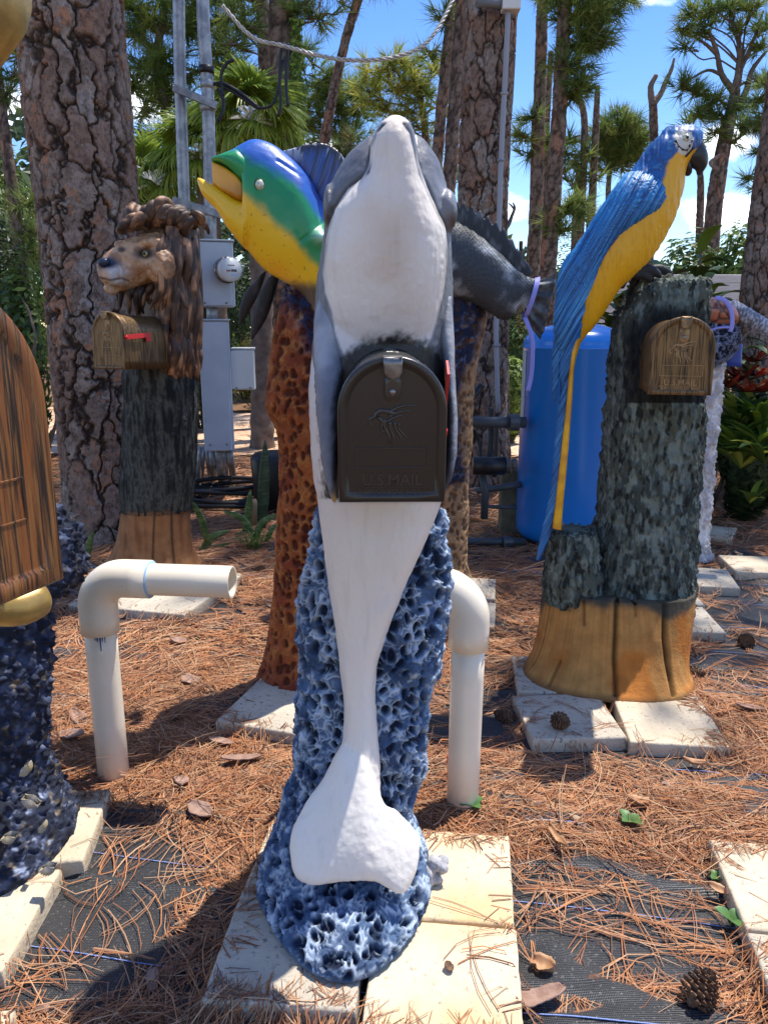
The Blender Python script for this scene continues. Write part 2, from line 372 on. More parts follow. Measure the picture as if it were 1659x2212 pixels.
# ------------------------------------------------------------------ pavers
M_pav = mat('concrete paver', (.63, .53, .39), .9, col2=(.52, .43, .30), nscale=6, bump=(90, .55, .006), col3=(.32, .28, .22), n3=(75, .60, .72), spec=.2)
M_pav2 = mat('rust stained paver', (.65, .54, .38), .9, col2=(.60, .40, .19), nscale=3.5, ncon=(.42, .7), bump=(90, .5, .006), col3=(.36, .30, .22), n3=(75, .6, .72), spec=.2)
M_pav3 = mat('shade toned paver', (.56, .49, .38), .9, col2=(.43, .38, .30), nscale=5, bump=(80, .6, .007), col3=(.20, .18, .15), n3=(60, .57, .70), spec=.2)  # darker, greyer paver copy: shade put into the colour for mostly shaded pavers
def paver_mesh(seed, w, d, h):
    n = 26
    u = np.concatenate([[-1, -1 + .022], np.linspace(-.94, .94, n - 4), [1 - .022, 1]])
    X, Y = np.meshgrid(u, u); Z = np.ones_like(X) * h
    edge = (np.abs(X) > .999) | (np.abs(Y) > .999)
    top = np.column_stack([X.ravel() * w / 2, Y.ravel() * d / 2, np.where(edge, h - .0045, h).ravel()])
    nz = fbm(top * 30 + seed * 3.1, 3, seed)
    inner = ~edge.ravel()
    top[:, 2] -= np.where(inner, .0025 * nz, .004 * nz + .010 * sstep(.66, .8, nz))
    shr = np.where(edge.ravel(), 1 - .010 * sstep(.45, .8, nz), 1.0); top[:, 0] *= shr; top[:, 1] *= shr
    F = gridfaces(n, n, False); b = []
    idx = list(range(n)) + [n * k + n - 1 for k in range(1, n)] + [n * (n - 1) + k for k in range(n - 2, -1, -1)] + [n * k for k in range(n - 2, 0, -1)]
    m = len(idx); rows = []
    for hz in (h * .5, 0):
        q = top[idx].copy(); q[:, 2] = hz; q[:, :2] *= 1 + .006 * (fbm(q * 25 + seed, 2, seed + 5)[:, None] - .5); rows.append(q)
    V = np.concatenate([top] + rows); a = np.array(idx); o = n * n; j = np.arange(m); j2 = (j + 1) % m
    S = [np.stack([a[j], o + j, o + j2, a[j2]], -1), np.stack([o + j, o + m + j, o + m + j2, o + j2], -1)]
    return V, [F, np.concatenate(S)]
PSPEC = [ # x, y, rz, material, label
 (-.159, 1.594, -7, M_pav, 'cream paver behind and beside the blue coral foot of the dolphin statue, in its shadow'),
 (.149, 1.545, -6.5, M_pav2, 'sunlit paver with a rusty stain where the grey coral pebble lies'),
 (-.187, 1.330, -5, M_pav3, 'shaded grey paver under the nose of the dolphin statue foot, seen with its front edge'),
 (.118, 1.243, -6, M_pav2, 'bright cream paver with a small brown bark crumb on it, at the bottom edge'),
 (-.885, 1.715, 7, M_pav, 'sunlit paver behind the shell crusted column foot'),
 (-.905, 1.405, 1, M_pav, 'sunlit paver in front of the shell crusted column foot, beside bare black cloth'),
 (-.83, 1.02, 4, M_pav, 'paver of which only a corner shows at the bottom beside the black cloth'),
 (.60, 2.29, 3, M_pav3, 'shaded paver with the pine cone on it, before the parrot stump'),
 (.918, 2.255, -6, M_pav, 'sunlit paver before the parrot stump with a long dark gap along its side'),
 (.63, 2.60, -4, M_pav3, 'paver mostly hidden under the parrot stump beside its flared edge'),
 (.95, 2.57, -7, M_pav, 'paver hidden under the parrot stump on its sunny side'),
 (-.358, 2.353, -17.5, M_pav3, 'grey paver sticking out beside the orange coral column foot'),
 (-.070, 2.262, -17.5, M_pav3, 'paver under the orange coral column, next to the dolphin base'),
 (-.270, 2.64, -17, M_pav3, 'paver under the rear of the orange coral column'),
 (.02, 2.55, -17, M_pav3, 'paver behind the orange coral column and the dolphin base'),
 (-1.276, 3.444, -15, M_pav3, 'grey paver before the lion trunk, behind the upright of the elbow pipe'),
 (-.986, 3.367, -15, M_pav3, 'grey paver before the lion trunk, under the open end of the pipe'),
 (-1.20, 3.735, -15, M_pav3, 'paver under the lion trunk on the bark side'),
 (-.91, 3.66, -15, M_pav3, 'paver under the lion trunk on the meter side'),
 (.395, 3.56, -9, M_pav3, 'far paver of the two behind the capped white pipe'),
 (.345, 3.21, -9, M_pav3, 'near paver of the two behind the capped white pipe'),
 (1.29, 3.15, -4, M_pav3, 'shaded paver behind the parrot stump, its corner in the needles'),
 (1.33, 3.47, -4, M_pav3, 'paver tucked behind the parrot stump before the white column'),
 (1.99, 3.93, -6, M_pav, 'sunlit paver beside the foot of the white crusted column'),
 (2.30, 3.90, -6, M_pav, 'outer sunlit paver of the pair beside the white crusted column'),
 (1.62, 3.72, -12, M_pav3, 'shaded paver just before the foot of the white crusted column'),
 (2.02, 4.62, -30, M_pav, 'stepping paver beyond the white column, nearer of two'),
 (1.90, 5.10, -34, M_pav, 'stepping paver beyond the white column, farther of two'),
 (.935, 1.498, -8, M_pav, 'pale paver in the lower corner with a green sprout at its edge'),
 (.89, 1.195, -8, M_pav3, 'pale paver in the lower corner nearest the camera, chipped along its side'),
]
PAVH = .052; PAVERS = []
for k, (x, y, rz, m, lb) in enumerate(PSPEC):
    V, F = paver_mesh(k + 3, .297, .297, PAVH); me = mesh_data('paver', V, F, m); o = bpy.data.objects.new('paver', me); COL.link(o)
    o.location = (x, y, 0.003 + .001 * (k % 3)); o.rotation_euler = (rad(random.uniform(-.6, .6)), rad(random.uniform(-.6, .6)), rad(rz))
    o['label'] = lb; o['category'] = 'paver'; o['group'] = 'square concrete pavers under the statues'; PAVERS.append((x, y, rad(rz)))
def on_paver(x, y, mgn=0.0):
    r = np.zeros(len(x), bool)
    for (cx, cy, a) in PAVERS:
        dx, dy = x - cx, y - cy; u = dx * math.cos(a) + dy * math.sin(a); v = -dx * math.sin(a) + dy * math.cos(a)
        r |= (np.abs(u) < .149 - mgn) & (np.abs(v) < .149 - mgn)
    return r

# ------------------------------------------------------------------ pine straw
M_straw = mat('pine straw', attr=True, rough=.75, spec=.25)
def straw(n, x0, x1, y0, y1, wid, dens, zt, name, label_kind='stuff', segs=4, seed=1, over=False, lmin=.13, lmax=.23):
    R = np.random.default_rng(seed)
    x = R.uniform(x0, x1, n * 3); y = y0 + (y1 - y0) * R.uniform(0, 1, n * 3)
    P = np.column_stack([x, y, 0 * x]); d = dens(P); keep = R.uniform(0, 1, n * 3) < d
    x, y = x[keep][:n], y[keep][:n]; n = len(x); d = d[keep][:n]
    P = np.column_stack([x, y, 0 * x])
    th = (fbm(P * 1.6, 2, seed + 3) - .5) * 5 + R.normal(0, .75, n) + np.where(R.uniform(0, 1, n) < .3, R.uniform(0, 6.28, n), 0)
    # fascicles of two or three from one point
    rep = R.integers(2, 4, n); idx = np.repeat(np.arange(n), rep); m = len(idx)
    x, y, th, d = x[idx], y[idx], th[idx] + R.normal(0, .07, m), d[idx]
    L = R.uniform(lmin, lmax, n)[idx] * R.uniform(.85, 1.05, m); k = (R.normal(0, 1.6, n)[idx] + R.normal(0, .6, m)); w = wid * R.uniform(.7, 1.25, m)
    z0 = .006 + zt * (d ** 1.5) * R.uniform(.05, 1, n)[idx]
    til = R.normal(0, .05, n)[idx] + np.where(R.uniform(0, 1, n)[idx] < .04, R.uniform(.1, .45, m), 0)
    s = np.linspace(0, 1, segs + 1)[None, :]
    a = th[:, None] + k[:, None] * (s - .5) * L[:, None] * 4
    ds = L[:, None] / segs
    dx = np.cumsum(np.cos(a) * ds, 1) - L[:, None] / 2 * np.cos(th)[:, None]; dy = np.cumsum(np.sin(a) * ds, 1) - L[:, None] / 2 * np.sin(th)[:, None]
    cx = x[:, None] + dx; cy = y[:, None] + dy
    cz = z0[:, None] + til[:, None] * L[:, None] * s + .012 * np.sin(s * 3.14) * R.uniform(-.2, 1, m)[:, None]
    pv = on_paver(cx.ravel(), cy.ravel()).reshape(cx.shape); cz = np.where(pv, np.maximum(cz, PAVH + .004 + .004 * R.uniform(0, 1, m)[:, None]), cz); cz = np.maximum(cz, .017)
    if not over:
        bad = pv[:, segs // 2] & (R.uniform(0, 1, m) < .99) | (pv.sum(1) > segs * .5) & (R.uniform(0, 1, m) < .85)
        g_ = ~bad; cx, cy, cz, a, w, L = cx[g_], cy[g_], cz[g_], a[g_], w[g_], L[g_]; m = len(cx)
    wt = w[:, None] * np.clip(1.15 - np.abs(s - .15) ** 2 * .9, .35, 1) / 2; nx, ny = -np.sin(a) * wt, np.cos(a) * wt
    rl = R.uniform(-.6, .6, m)[:, None]
    A = np.stack([cx + nx, cy + ny, cz + wt * rl], -1); B = np.stack([cx - nx, cy - ny, cz - wt * rl], -1); C = np.stack([cx, cy, cz + wt * 1.1], -1)
    V = np.stack([A, C, B], 2).reshape(-1, 3); S1 = segs + 1
    b = (np.arange(m) * S1 * 3)[:, None] + (np.arange(segs) * 3)[None, :]
    F = np.concatenate([np.stack([b, b + 1, b + 4, b + 3], -1).reshape(-1, 4), np.stack([b + 1, b + 2, b + 5, b + 4], -1).reshape(-1, 4)])
    pal = np.array([[.42, .175, .070], [.34, .135, .058], [.48, .23, .105], [.21, .090, .048], [.38, .22, .125], [.14, .07, .042], [.50, .31, .18], [.28, .125, .068]])
    ci = pal[R.integers(0, len(pal), m)] * R.uniform(.8, 1.12, m)[:, None]
    col = np.repeat(ci, S1 * 3, axis=0)
    return put(name, V, F, M_straw, None, col, True, kind=label_kind)
def bare(P, pts):
    b = np.zeros(len(P))
    for (px, py, rx, ry) in pts:
        c = gnd(px, py); b = np.maximum(b, 1 - sstep(.55, 1.15, np.sqrt(((P[:, 0] - c[0]) / rx) ** 2 + ((P[:, 1] - c[1]) / ry) ** 2)))
    return b
BARE_L = [(265, 1850, .27, .20), (225, 1960, .29, .20), (170, 2060, .30, .20), (250, 1765, .28, .07)]
BARE = [(60, 2190, .2, .06), (430, 1690, .3, .05), (1190, 1680, .18, .05), (1440, 1700, .30, .06), (1270, 1760, .15, .05), (1120, 1790, .12, .05), (1240, 1870, .10, .05), (1300, 1910, .15, .05), (1400, 2100, .12, .04), (1230, 2050, .12, .05),
        (1270, 1640, .35, .07), (480, 1320, .6, .10), (1100, 1440, .25, .12), (560, 1660, .2, .05), (1560, 1420, .3, .08), (140, 1430, .35, .06), (1350, 2060, .2, .05), (1180, 2150, .1, .05), (1500, 1960, .1, .1), (330, 2190, .12, .05)]
def dens_near(P):
    n = fbm(P * np.array([2.2, 4.0, 1]), 3, 31); d = sstep(.36, .60, n) * .88 + .10
    return np.clip(d * (1 - .96 * bare(P, BARE_L)) * (1 - .72 * bare(P, BARE)) * (1.25 - .25 * (P[:, 1] > 2.2)), .012, 1)
straw(23000, -1.7, 1.7, .75, 2.75, .0023, dens_near, .020, 'pine_needles', seed=21)
straw(17000, -3.2, 3.4, 2.6, 5.2, .0034, dens_near, .022, 'pine_needles', seed=22, segs=3)
straw(9000, -6, 6, 5.0, 12, .007, lambda P: (sstep(.3, .6, fbm(P * 1.3, 3, 41)) * .9 + .1) * (1 - .93 * sstep(7.2, 7.9, P[:, 1]) * (P[:, 0] < 3.2)), .03, 'pine_needles', seed=23, segs=2, lmin=.16, lmax=.28)
# single needles lying on the pavers
straw(7, -.3, .28, 1.1, 1.65, .002, lambda P: 0 * P[:, 0] + 1, .0, 'pine_needles', seed=28, over=True)
straw(10, .45, 1.05, 2.12, 2.4, .002, lambda P: 0 * P[:, 0] + 1, .0, 'pine_needles', seed=29, over=True)

# ------------------------------------------------------------------ elbow pipes
M_pvc = mat('white pvc', (.84, .76, .62), .32, col2=(.77, .68, .53), nscale=4, spec=.5, bump=(12, .04, .01), col3=(.5, .42, .32), n3=(60, .70, .8))
M_glue = mat('blue pipe primer', (.30, .48, .72), .4)
M_red = mat('red paint', (.62, .02, .02), .35, spec=.5)
def elbow_pipe(name, base, h, armdir, armlen, label, drips=False, tilt=(0, 0)):
    r = .0435; t = empty(name, (base[0], base[1], 0), label, 'pipe', 'white elbow pipes standing in the ground')
    b = np.array([base[0], base[1], .0]); top = b + np.array([tilt[0], tilt[1], h]); ax = (top - b) / np.linalg.norm(top - b); d = np.array(armdir, float); d /= np.linalg.norm(d)
    ro = .0525; R = .082
    P = [b - ax * .1, b + ax * .2, b + ax * .4, top - ax * (R + .055)]
    V, F = tube(P, r, 32); put('upright', V, F, M_pvc, t)
    # elbow fitting, one shell
    pts = [top - ax * (R + .075), top - ax * (R + .03)]
    for a in np.linspace(0, math.pi / 2, 14): pts.append(top - ax * R + d * R * (1 - math.cos(a)) + ax * R * math.sin(a) - ax * 0)
    pts.append(top + d * (R + .03)); pts.append(top + d * (R + .075))
    ru = np.array([ro] * len(pts)); V, F = tube(np.array(pts), ru, 32, up=np.cross(ax, d)); put('elbow', V, F, M_pvc, t)
    for (c, a_) in ((pts[0], ax), (pts[-1], d)):
        V, F = tube([c - a_ * .004, c + a_ * .004], .0545, 32); 
    e0 = top + d * (R + .06); e1 = top + d * armlen
    up = np.cross(ax, d); mb = MB(); ri = r - .0062
    V, F = loft(tube_rows(np.array([e0, (e0 + e1) / 2, e1 - d * .001, e1]), np.array([r, r, r, r - .001]), up=up), 32, cap=False); mb.add(V, F)
    V, F = loft(tube_rows(np.array([e1 - d * .0005, e1 - d * .06, e0]), np.array([ri, ri, ri]), up=up), 32, cap=False); mb.add(V, [f[:, ::-1] for f in F])
    a_, b_ = tube_rows(np.array([e1 - d, e1]), [1, r - .001], up=up)[1], tube_rows(np.array([e1 - d, e1 - d * .0005]), [1, ri], up=up)[1]; V, F = loft([a_, b_], 32, cap=False); mb.add(V, F); mb.put('arm', M_pvc, t)
    if drips: V, F = tube([pts[-1] - d * .001, pts[-1] + d * .0025], ro * .97, 32); put('primer_ring', V, F, M_glue, t)
    if drips:
        j = top - ax * (R + .075); mb = MB()
        u = np.array([0, -1, 0.]); w = np.array([1, 0, 0.])
        for (ang, ln, wd) in ((.15, .014, .006), (.32, .042, .005), (.45, .016, .004), (.02, .01, .004), (.6, .02, .003)):
            q = j + (u * math.cos(ang) + w * math.sin(ang)) * (r + .001); V, F = tube([q, q - ax * ln * .6, q - ax * ln], [wd, wd * .55, wd * .4], 8, flat=.5, n=8); mb.add(V, F)
        mb.put('primer_drip', mat('dark primer drip', (.02, .07, .25), .3), t)
    return t
elbow_pipe('elbow_pipe', (-.79, 2.0), .628, (.985, -.10, .0), .385, 'white elbow pipe with open arm and blue primer drips, before the lion trunk', True, tilt=(.0, 0))
elbow_pipe('elbow_pipe', (.215, 1.86), .643, (-.97, .24, 0), .33, 'white elbow pipe close against the blue coral, its arm hidden behind the dolphin', False, tilt=(.006, 0))

# crumbled bark and leaf bits between the needles
R = np.random.default_rng(44); n = 2600; x = R.uniform(-1.8, 1.8, n); y = R.uniform(.8, 4.8, n); P = np.column_stack([x, y, 0 * x]); kp = (R.uniform(0, 1, n) < dens_near(P)) & ~on_paver(x, y, -.01); P = P[kp]; n = len(P)
L = R.uniform(.004, .020, n) * (R.uniform(0, 1, n) ** 1.5 + .3); a = R.uniform(0, 6.28, n); asp = R.uniform(.4, .9, n); k = 6; V = []
for j in range(k):
    t = 2 * math.pi * j / k + a; rr = L * R.uniform(.7, 1.15, n); dx, dy = np.cos(t - a) * rr, np.sin(t - a) * rr * asp; V.append(np.column_stack([P[:, 0] + dx * np.cos(a) - dy * np.sin(a), P[:, 1] + dx * np.sin(a) + dy * np.cos(a), .016 + R.uniform(0, .012, n)]))
c = P.copy(); c[:, 2] = .028; lo = P.copy(); lo[:, 2] = .012; V = np.stack(V + [c, lo], 1).reshape(-1, 3); b = (np.arange(n) * 8)[:, None]
F = np.concatenate([np.concatenate([b + j, b + (j + 1) % 6, b + 6], 1) for j in range(6)] + [np.concatenate([b + (j + 1) % 6, b + j, b + 7], 1) for j in range(6)])
pal = np.array([[.26, .16, .12], [.16, .09, .06], [.36, .24, .18], [.10, .06, .045], [.40, .30, .20]]); put('bark_litter', V, F, M_straw, None, np.repeat(pal[R.integers(0, 5, n)] * R.uniform(.8, 1.2, n)[:, None], 8, axis=0), False, kind='stuff')
# ------------------------------------------------------------------ helpers for painted, modelled concrete
def proj(P):
    P = np.asarray(P); x, y, z = P[:, 0], P[:, 1], P[:, 2] - CAM_H
    zc = y * _c - z * _s; return 829.5 + FPX * x / zc, 1106 - FPX * (y * _s + z * _c) / zc
def seg_dist(x, y, pts):
    pts = np.asarray(pts, float); d = np.full(len(x), 1e9)
    for a, b in zip(pts[:-1], pts[1:]):
        v = b - a; t = np.clip(((x - a[0]) * v[0] + (y - a[1]) * v[1]) / (v @ v + 1e-9), 0, 1)
        d = np.minimum(d, np.hypot(x - a[0] - t * v[0], y - a[1] - t * v[1]))
    return d
def disp(V, F, amount): return V + normals(V, F) * np.asarray(amount)[:, None]
def rows2(lst, n, M, ex=2.0, cap=True):
    """rows: py, xl, xr, Y, rb"""
    return pairs([(xl, py, Y, xr, py, Y, rb) for (py, xl, xr, Y, rb) in lst], n, M, ex, cap)
def pits(P, size, seed, warp=.6):
    q = P / (size * np.array([1, 1, 1.15])); q = q + warp * (np.column_stack([fbm(q * .7 + s, 2, seed + s) for s in (1, 5, 9)]) - .5) * 2
    F1, F2, I = worley(q, seed); e = F2 - F1
    g = F1 * (.78 + .55 * I); hole = 1 - sstep(.34, .53, g); rim = np.maximum(np.exp(-((g - .56) / .07) ** 2) * .7, (1 - sstep(.02, .13, e)) * .9)
    return rim, hole, I, F1
def bark_h(P, c, seed, fx=26, fz=5.5, tw=0.0):
    th = np.arctan2(P[:, 1] - c[1], P[:, 0] - c[0]); r = np.hypot(P[:, 1] - c[1], P[:, 0] - c[0])
    q = np.column_stack([np.cos(th) * r * fx, np.sin(th) * r * fx, P[:, 2] * fz]); q = q + .5 * (np.column_stack([fbm(P * 9 + s, 2, seed + s) for s in (1, 5, 9)]) - .5)
    n = fbm(q, 3, seed); return 1 - np.abs(n - .5) * 4

M_paint = mat('painted statue', attr=True, rough=.52, spec=.45, bump=(60, .55, .006), col2=(.86, .85, .83), nscale=30, ncon=(.45, .7))
M_paint_gloss = mat('glossy painted statue', attr=True, rough=.36, spec=.5, coat=.16, bump=(45, .22, .006))
M_paint_rough = mat('rough painted statue', attr=True, rough=.85, spec=.25, bump=(120, .6, .006), col2=(.72, .72, .72), nscale=18)
M_black_metal = mat('black mailbox metal', (.018, .017, .016), .36, spec=.5, bump=(400, .12, .001), col2=(.03, .027, .023), nscale=5)
M_bronze = mat('streaked bronze metal', (.21, .12, .045), .42, metal=.5, col2=(.035, .022, .012), nscale=7, ncon=(.42, .62), stretch=(30, 30, 1.6), spec=.5, bump=(20, .2, .002))
M_woody = mat('brown and black brushed streaks', (.24, .078, .018), .38, col2=(.018, .010, .006), nscale=5.0, ncon=(.43, .57), stretch=(26, 26, .9), spec=.5, coat=.2, bump=(12, .5, .006), col3=(.24, .11, .03), n3=(9, .5, .62))
M_steel = mat('dull steel', (.30, .29, .28), .38, metal=.8, col2=(.14, .13, .12), nscale=40)
M_glass_eye = mat('glass eye', (.72, .74, .60), .12, coat=.8, col2=(.25, .25, .15), nscale=120)
M_blackeye = mat('black pupil', (.01, .01, .01), .2)
M_gold = mat('gold painted', (.50, .34, .10), .38, metal=.35, col2=(.14, .09, .04), nscale=7, bump=(30, .3, .004))

# ------------------------------------------------------------------ mailbox
def arch(w, h, n=22):
    r = w / 2; pts = [(-r, 0)] + [(-r, (h - r) * k / 4) for k in range(1, 4)]
    for a in np.linspace(math.pi, 0, n): pts.append((r * math.cos(a), h - r + r * math.sin(a)))
    pts += [(r, (h - r) * k / 4) for k in (3, 2, 1)] + [(r, 0)] + [(r * k, 0) for k in (.5, 0, -.5)]
    return np.array(pts)
def text_mesh(s, size, depth):
    c = bpy.data.curves.new('t', 'FONT'); c.body = s; c.size = size; c.extrude = depth; c.align_x = 'CENTER'; c.resolution_u = 2; c.offset = size * .012
    o = bpy.data.objects.new('t', c); COL.link(o); dg = bpy.context.evaluated_depsgraph_get(); me = bpy.data.meshes.new_from_object(o.evaluated_get(dg))
    V = np.array([v.co[:] for v in me.vertices]); d = {}
    for p in me.polygons: d.setdefault(len(p.vertices), []).append(list(p.vertices))
    bpy.data.objects.remove(o); bpy.data.curves.remove(c); bpy.data.meshes.remove(me)
    V = np.column_stack([V[:, 0], -V[:, 2], V[:, 1]]); return V, [np.array(x) for x in d.values()]
def mailbox(parent, loc, w, h, L, rz=0, pitch=0, m_body=None, m_door=None, m_rel=None, flag=None, flagside=1, emblem=True, latch=True, text=True, relief=.0022):
    T = Matrix.Translation(loc) @ Matrix.Rotation(rz, 4, 'Z') @ Matrix.Rotation(pitch, 4, 'X')
    k = w / .178
    def part(nm, V, F, m, p, smooth=False): return put(nm, xf(V, T), F, m, p, None, smooth)
    A = arch(w - .012 * k, h - .008 * k); M = len(A)
    def ring(pts, y): return np.column_stack([pts[:, 0], np.full(len(pts), y), pts[:, 1]])
    ys = [.004, .06, .12, .20, L * .7, L - .004, L]; sc = [1, 1, 1, 1, 1, 1, .97]
    V = np.concatenate([ring(np.column_stack([A[:, 0] * s_, (A[:, 1] - h / 2) * s_ + h / 2]), y) for y, s_ in zip(ys, sc)] + [[[0, L, h / 2]]]); n0 = len(ys) * M
    j = np.arange(M); F = [gridfaces(len(ys), M)[:, ::-1], np.stack([n0 - M + j, n0 - M + (j + 1) % M, 0 * j + n0], -1)]
    body = part('mailbox', V, F, m_body, parent, True)
    # stamped seam rings near the front and back
    for y in (.035, L - .05):
        O = arch(w - .006 * k, h - .005 * k); V = np.concatenate([ring(A, y - .004), ring(O, y), ring(A, y + .004)]); part('seam_ring', V, gridfaces(3, M)[:, ::-1], m_body, body, True)
    def off(d): 
        B = arch(w - 2 * d, h - 2 * d); B = B.copy(); B[:, 1] += d; return B
    seq = [(0, .020), (0, .001), (.0012 * k, -.003), (.0035 * k, -.0045), (.013 * k, -.0045), (.0155 * k, -.0015), (.018 * k, -.0005)]
    V = np.concatenate([ring(off(d), y) for d, y in seq]); n = len(seq); Fq = [gridfaces(n, M)]
    c0 = len(V); V = np.concatenate([V, [[0, -.0005, h / 2]]]); Fq.append(np.stack([(n - 1) * M + j, (n - 1) * M + (j + 1) % M, 0 * j + c0], -1))
    Fq = [f[:, ::-1] for f in Fq]
    door = part('door', V, Fq, m_door, body, True)
    for p in door.data.polygons: p.use_smooth = len(p.vertices) == 4
    zt = h
    if latch:
        mb = MB()
        V, F = box((0, -.013 * k, zt - .002 * k), (.030 * k, .024 * k, .004 * k), bev=.0012); mb.add(V, F)
        rows = [[0, -.022 * k, z, hw, 0, 0, 0, .0035 * k, 0] for z, hw in ((zt - .002 * k, .015 * k), (zt - .012 * k, .015 * k), (zt - .024 * k, .0145 * k), (zt - .031 * k, .011 * k), (zt - .035 * k, .005 * k))]
        V, F = loft(rows, 16, ex=3.0); mb.add(V, F)
        V, F, _ = mb.get(); part('latch', V, F, M_steel if m_body is M_black_metal else m_rel, body, True)
        mb = MB(); zc = zt - .052 * k
        pl = [[0, .000 - .0025 * k * (1 - q), zc, .0145 * k * s_, 0, 0, 0, 0, .022 * k * s_] for q, s_ in ((1, 1.0), (0, .96), (0, .5))]
        V, F = loft(pl, 24, ex=3.2); mb.add(V, F); V, F, _ = mb.get(); part('latch_plate', V, F, m_rel, body, True)
        V, F = ball((0, -.004 * k, zc - .006 * k), (.0055 * k, .003 * k, .0055 * k), 8, 12); part('rivet', V, F, M_steel, body, True)
    if emblem:
        mb = MB(); cx, cz = .000, h * .545; s = w / .178
        # raised eagle head: a wedge head with beak, swept crest and breast feathers
        def stroke(pts, r0, r1=None):
            P = np.array([[cx + a * s, -.001, cz + b * s] for a, b in pts]); rr = np.linspace(r0, r1 if r1 is not None else r0 * .4, len(pts)) * s
            V, F = tube(P, rr, 8, flat=1, n=12); V[:, 1] = np.clip(-.0005 + (V[:, 1] + .001) * .55 - .0008, -.0045 * s, .001); mb.add(V, F)
        stroke([(-.030, .010), (-.024, .020), (-.012, .022), (.004, .017)], .0035, .004)
        stroke([(-.030, .012), (-.037, .008), (-.036, .001), (-.031, -.003)], .0032, .0012)
        stroke([(-.024, .012), (-.016, .004), (-.018, -.008), (-.012, -.014)], .0035, .0018)
        stroke([(-.008, .018), (.006, .026), (.022, .031), (.038, .030)], .0034, .001)
        stroke([(-.006, .012), (.006, .018), (.020, .022), (.030, .021)], .0030, .001)
        stroke([(-.008, .004), (.002, .011), (.012, .014), (.022, .013)], .0028, .001)
        stroke([(-.012, .008), (-.012, -.006), (-.006, -.018), (-.004, -.030)], .0040, .0015)
        stroke([(-.004, .004), (-.002, -.010), (.002, -.022), (.000, -.034)], .0034, .0012)
        stroke([(.004, .004), (.006, -.008), (.012, -.018), (.016, -.028)], .0030, .001)
        stroke([(.012, .002), (.010, -.006), (.018, -.016), (.026, -.024)], .0024, .001)
        V, F = ball((cx - .022 * s, -.0035 * s, cz + .012 * s), .0016 * s, 6, 8); mb.add(V, F)
        V, F, _ = mb.get(); part('eagle_emblem', V, F, m_rel, body, True)
    # address panel: raised frame
    pw, ph, pz = w * .66, h * .135, h * .315
    mb = MB(); e = .0018 * k
    for (cx_, cz_, sx_, sz_) in ((0, pz + ph / 2, pw, e), (0, pz - ph / 2, pw, e), (-pw / 2, pz, e, ph), (pw / 2, pz, e, ph)):
        V, F = box((cx_, -.0012, cz_), (sx_ + e * .2, relief * 1.2, sz_), bev=.0004); mb.add(V, F)
    V, F, _ = mb.get(); part('address_panel', V, F, m_rel, body)
    if text:
        mb = MB(); V, F = text_mesh('U.S.MAIL', h * .115, relief / 2); V[:, 0] *= .95; V = V + np.array([0, -.0012, h * .125]); mb.add(V, F)
        V, F = box((0, -.001, h * .112), (w * .66, relief, .0012 * k)); mb.add(V, F)
        V, F = text_mesh('APPROVED BY THE', h * .056, relief / 2); V = V + np.array([0, -.0012, h * .062]); mb.add(V, F)
        V, F = text_mesh('POSTMASTER GENERAL', h * .056, relief / 2); V = V + np.array([0, -.0012, h * .018]); mb.add(V, F)
        V, F, _ = mb.get(); part('lettering', V, F, m_rel, body)
    if flag:
        x = flagside * (w / 2 + .003); mb = MB()
        (fy, fz), (gy, gz) = flag
        d = np.array([gy - fy, gz - fz]); ln = np.hypot(*d); d /= ln; nrm = np.array([-d[1], d[0]])
        def q(a, b, o): return [x + o, fy + d[0] * a + nrm[0] * b, fz + d[1] * a + nrm[1] * b]
        out = [(0, -.010), (ln - .035, -.010), (ln - .035, -.028), (ln, -.028), (ln, .010), (0, .010)]
        m_ = len(out); V = np.array([q(a * 1.0, b, o) for o in (-.0015, .0025) for a, b in out])
        F = [np.array([[i, (i + 1) % m_, m_ + (i + 1) % m_, m_ + i] for i in range(m_)]), np.array([[0, 1, 4, 5], [1, 2, 3, 4], [6, 11, 10, 7], [7, 10, 9, 8]])]
        part('flag', V, F, M_red, body)
        V, F = tube([[x - .003, fy, fz], [x + .008 * flagside, fy, fz]], .006, 10); part('flag_pivot', V, F, M_red, body, True)
    return body

# ------------------------------------------------------------------ dolphin statue
D = empty('dolphin_mailbox_statue', (-.06, 1.6, PAVH), 'white bellied grey dolphin leaping upright from blue coral with a black mailbox in its belly', 'statue', 'painted animal mailbox statues')
torso = rows2([(286, 822, 882, 1.60, .035), (300, 792, 912, 1.60, .06), (338, 750, 941, 1.60, .085), (375, 728, 957, 1.60, .10), (411, 710, 966, 1.60, .11), (445, 701, 972, 1.60, .115), (480, 702, 973, 1.595, .12),
  (557, 693, 976, 1.59, .12), (605, 684, 977, 1.59, .122), (698, 679, 979, 1.585, .124), (760, 674, 977, 1.58, .124), (860, 668, 982, 1.575, .12), (960, 672, 983, 1.57, .115), (1040, 680, 968, 1.565, .11),
  (1080, 686, 952, 1.56, .105), (1115, 690, 940, 1.555, .10), (1173, 698, 917, 1.55, .095), (1238, 707, 886, 1.545, .085), (1300, 716, 861, 1.54, .075), (1372, 726, 833, 1.535, .066), (1442, 735, 815, 1.53, .058),
  (1534, 744, 812, 1.515, .05), (1614, 738, 819, 1.495, .045), (1668, 722, 822, 1.475, .035), (1720, 715, 822, 1.455, .02)], 90, 48, 2.25)
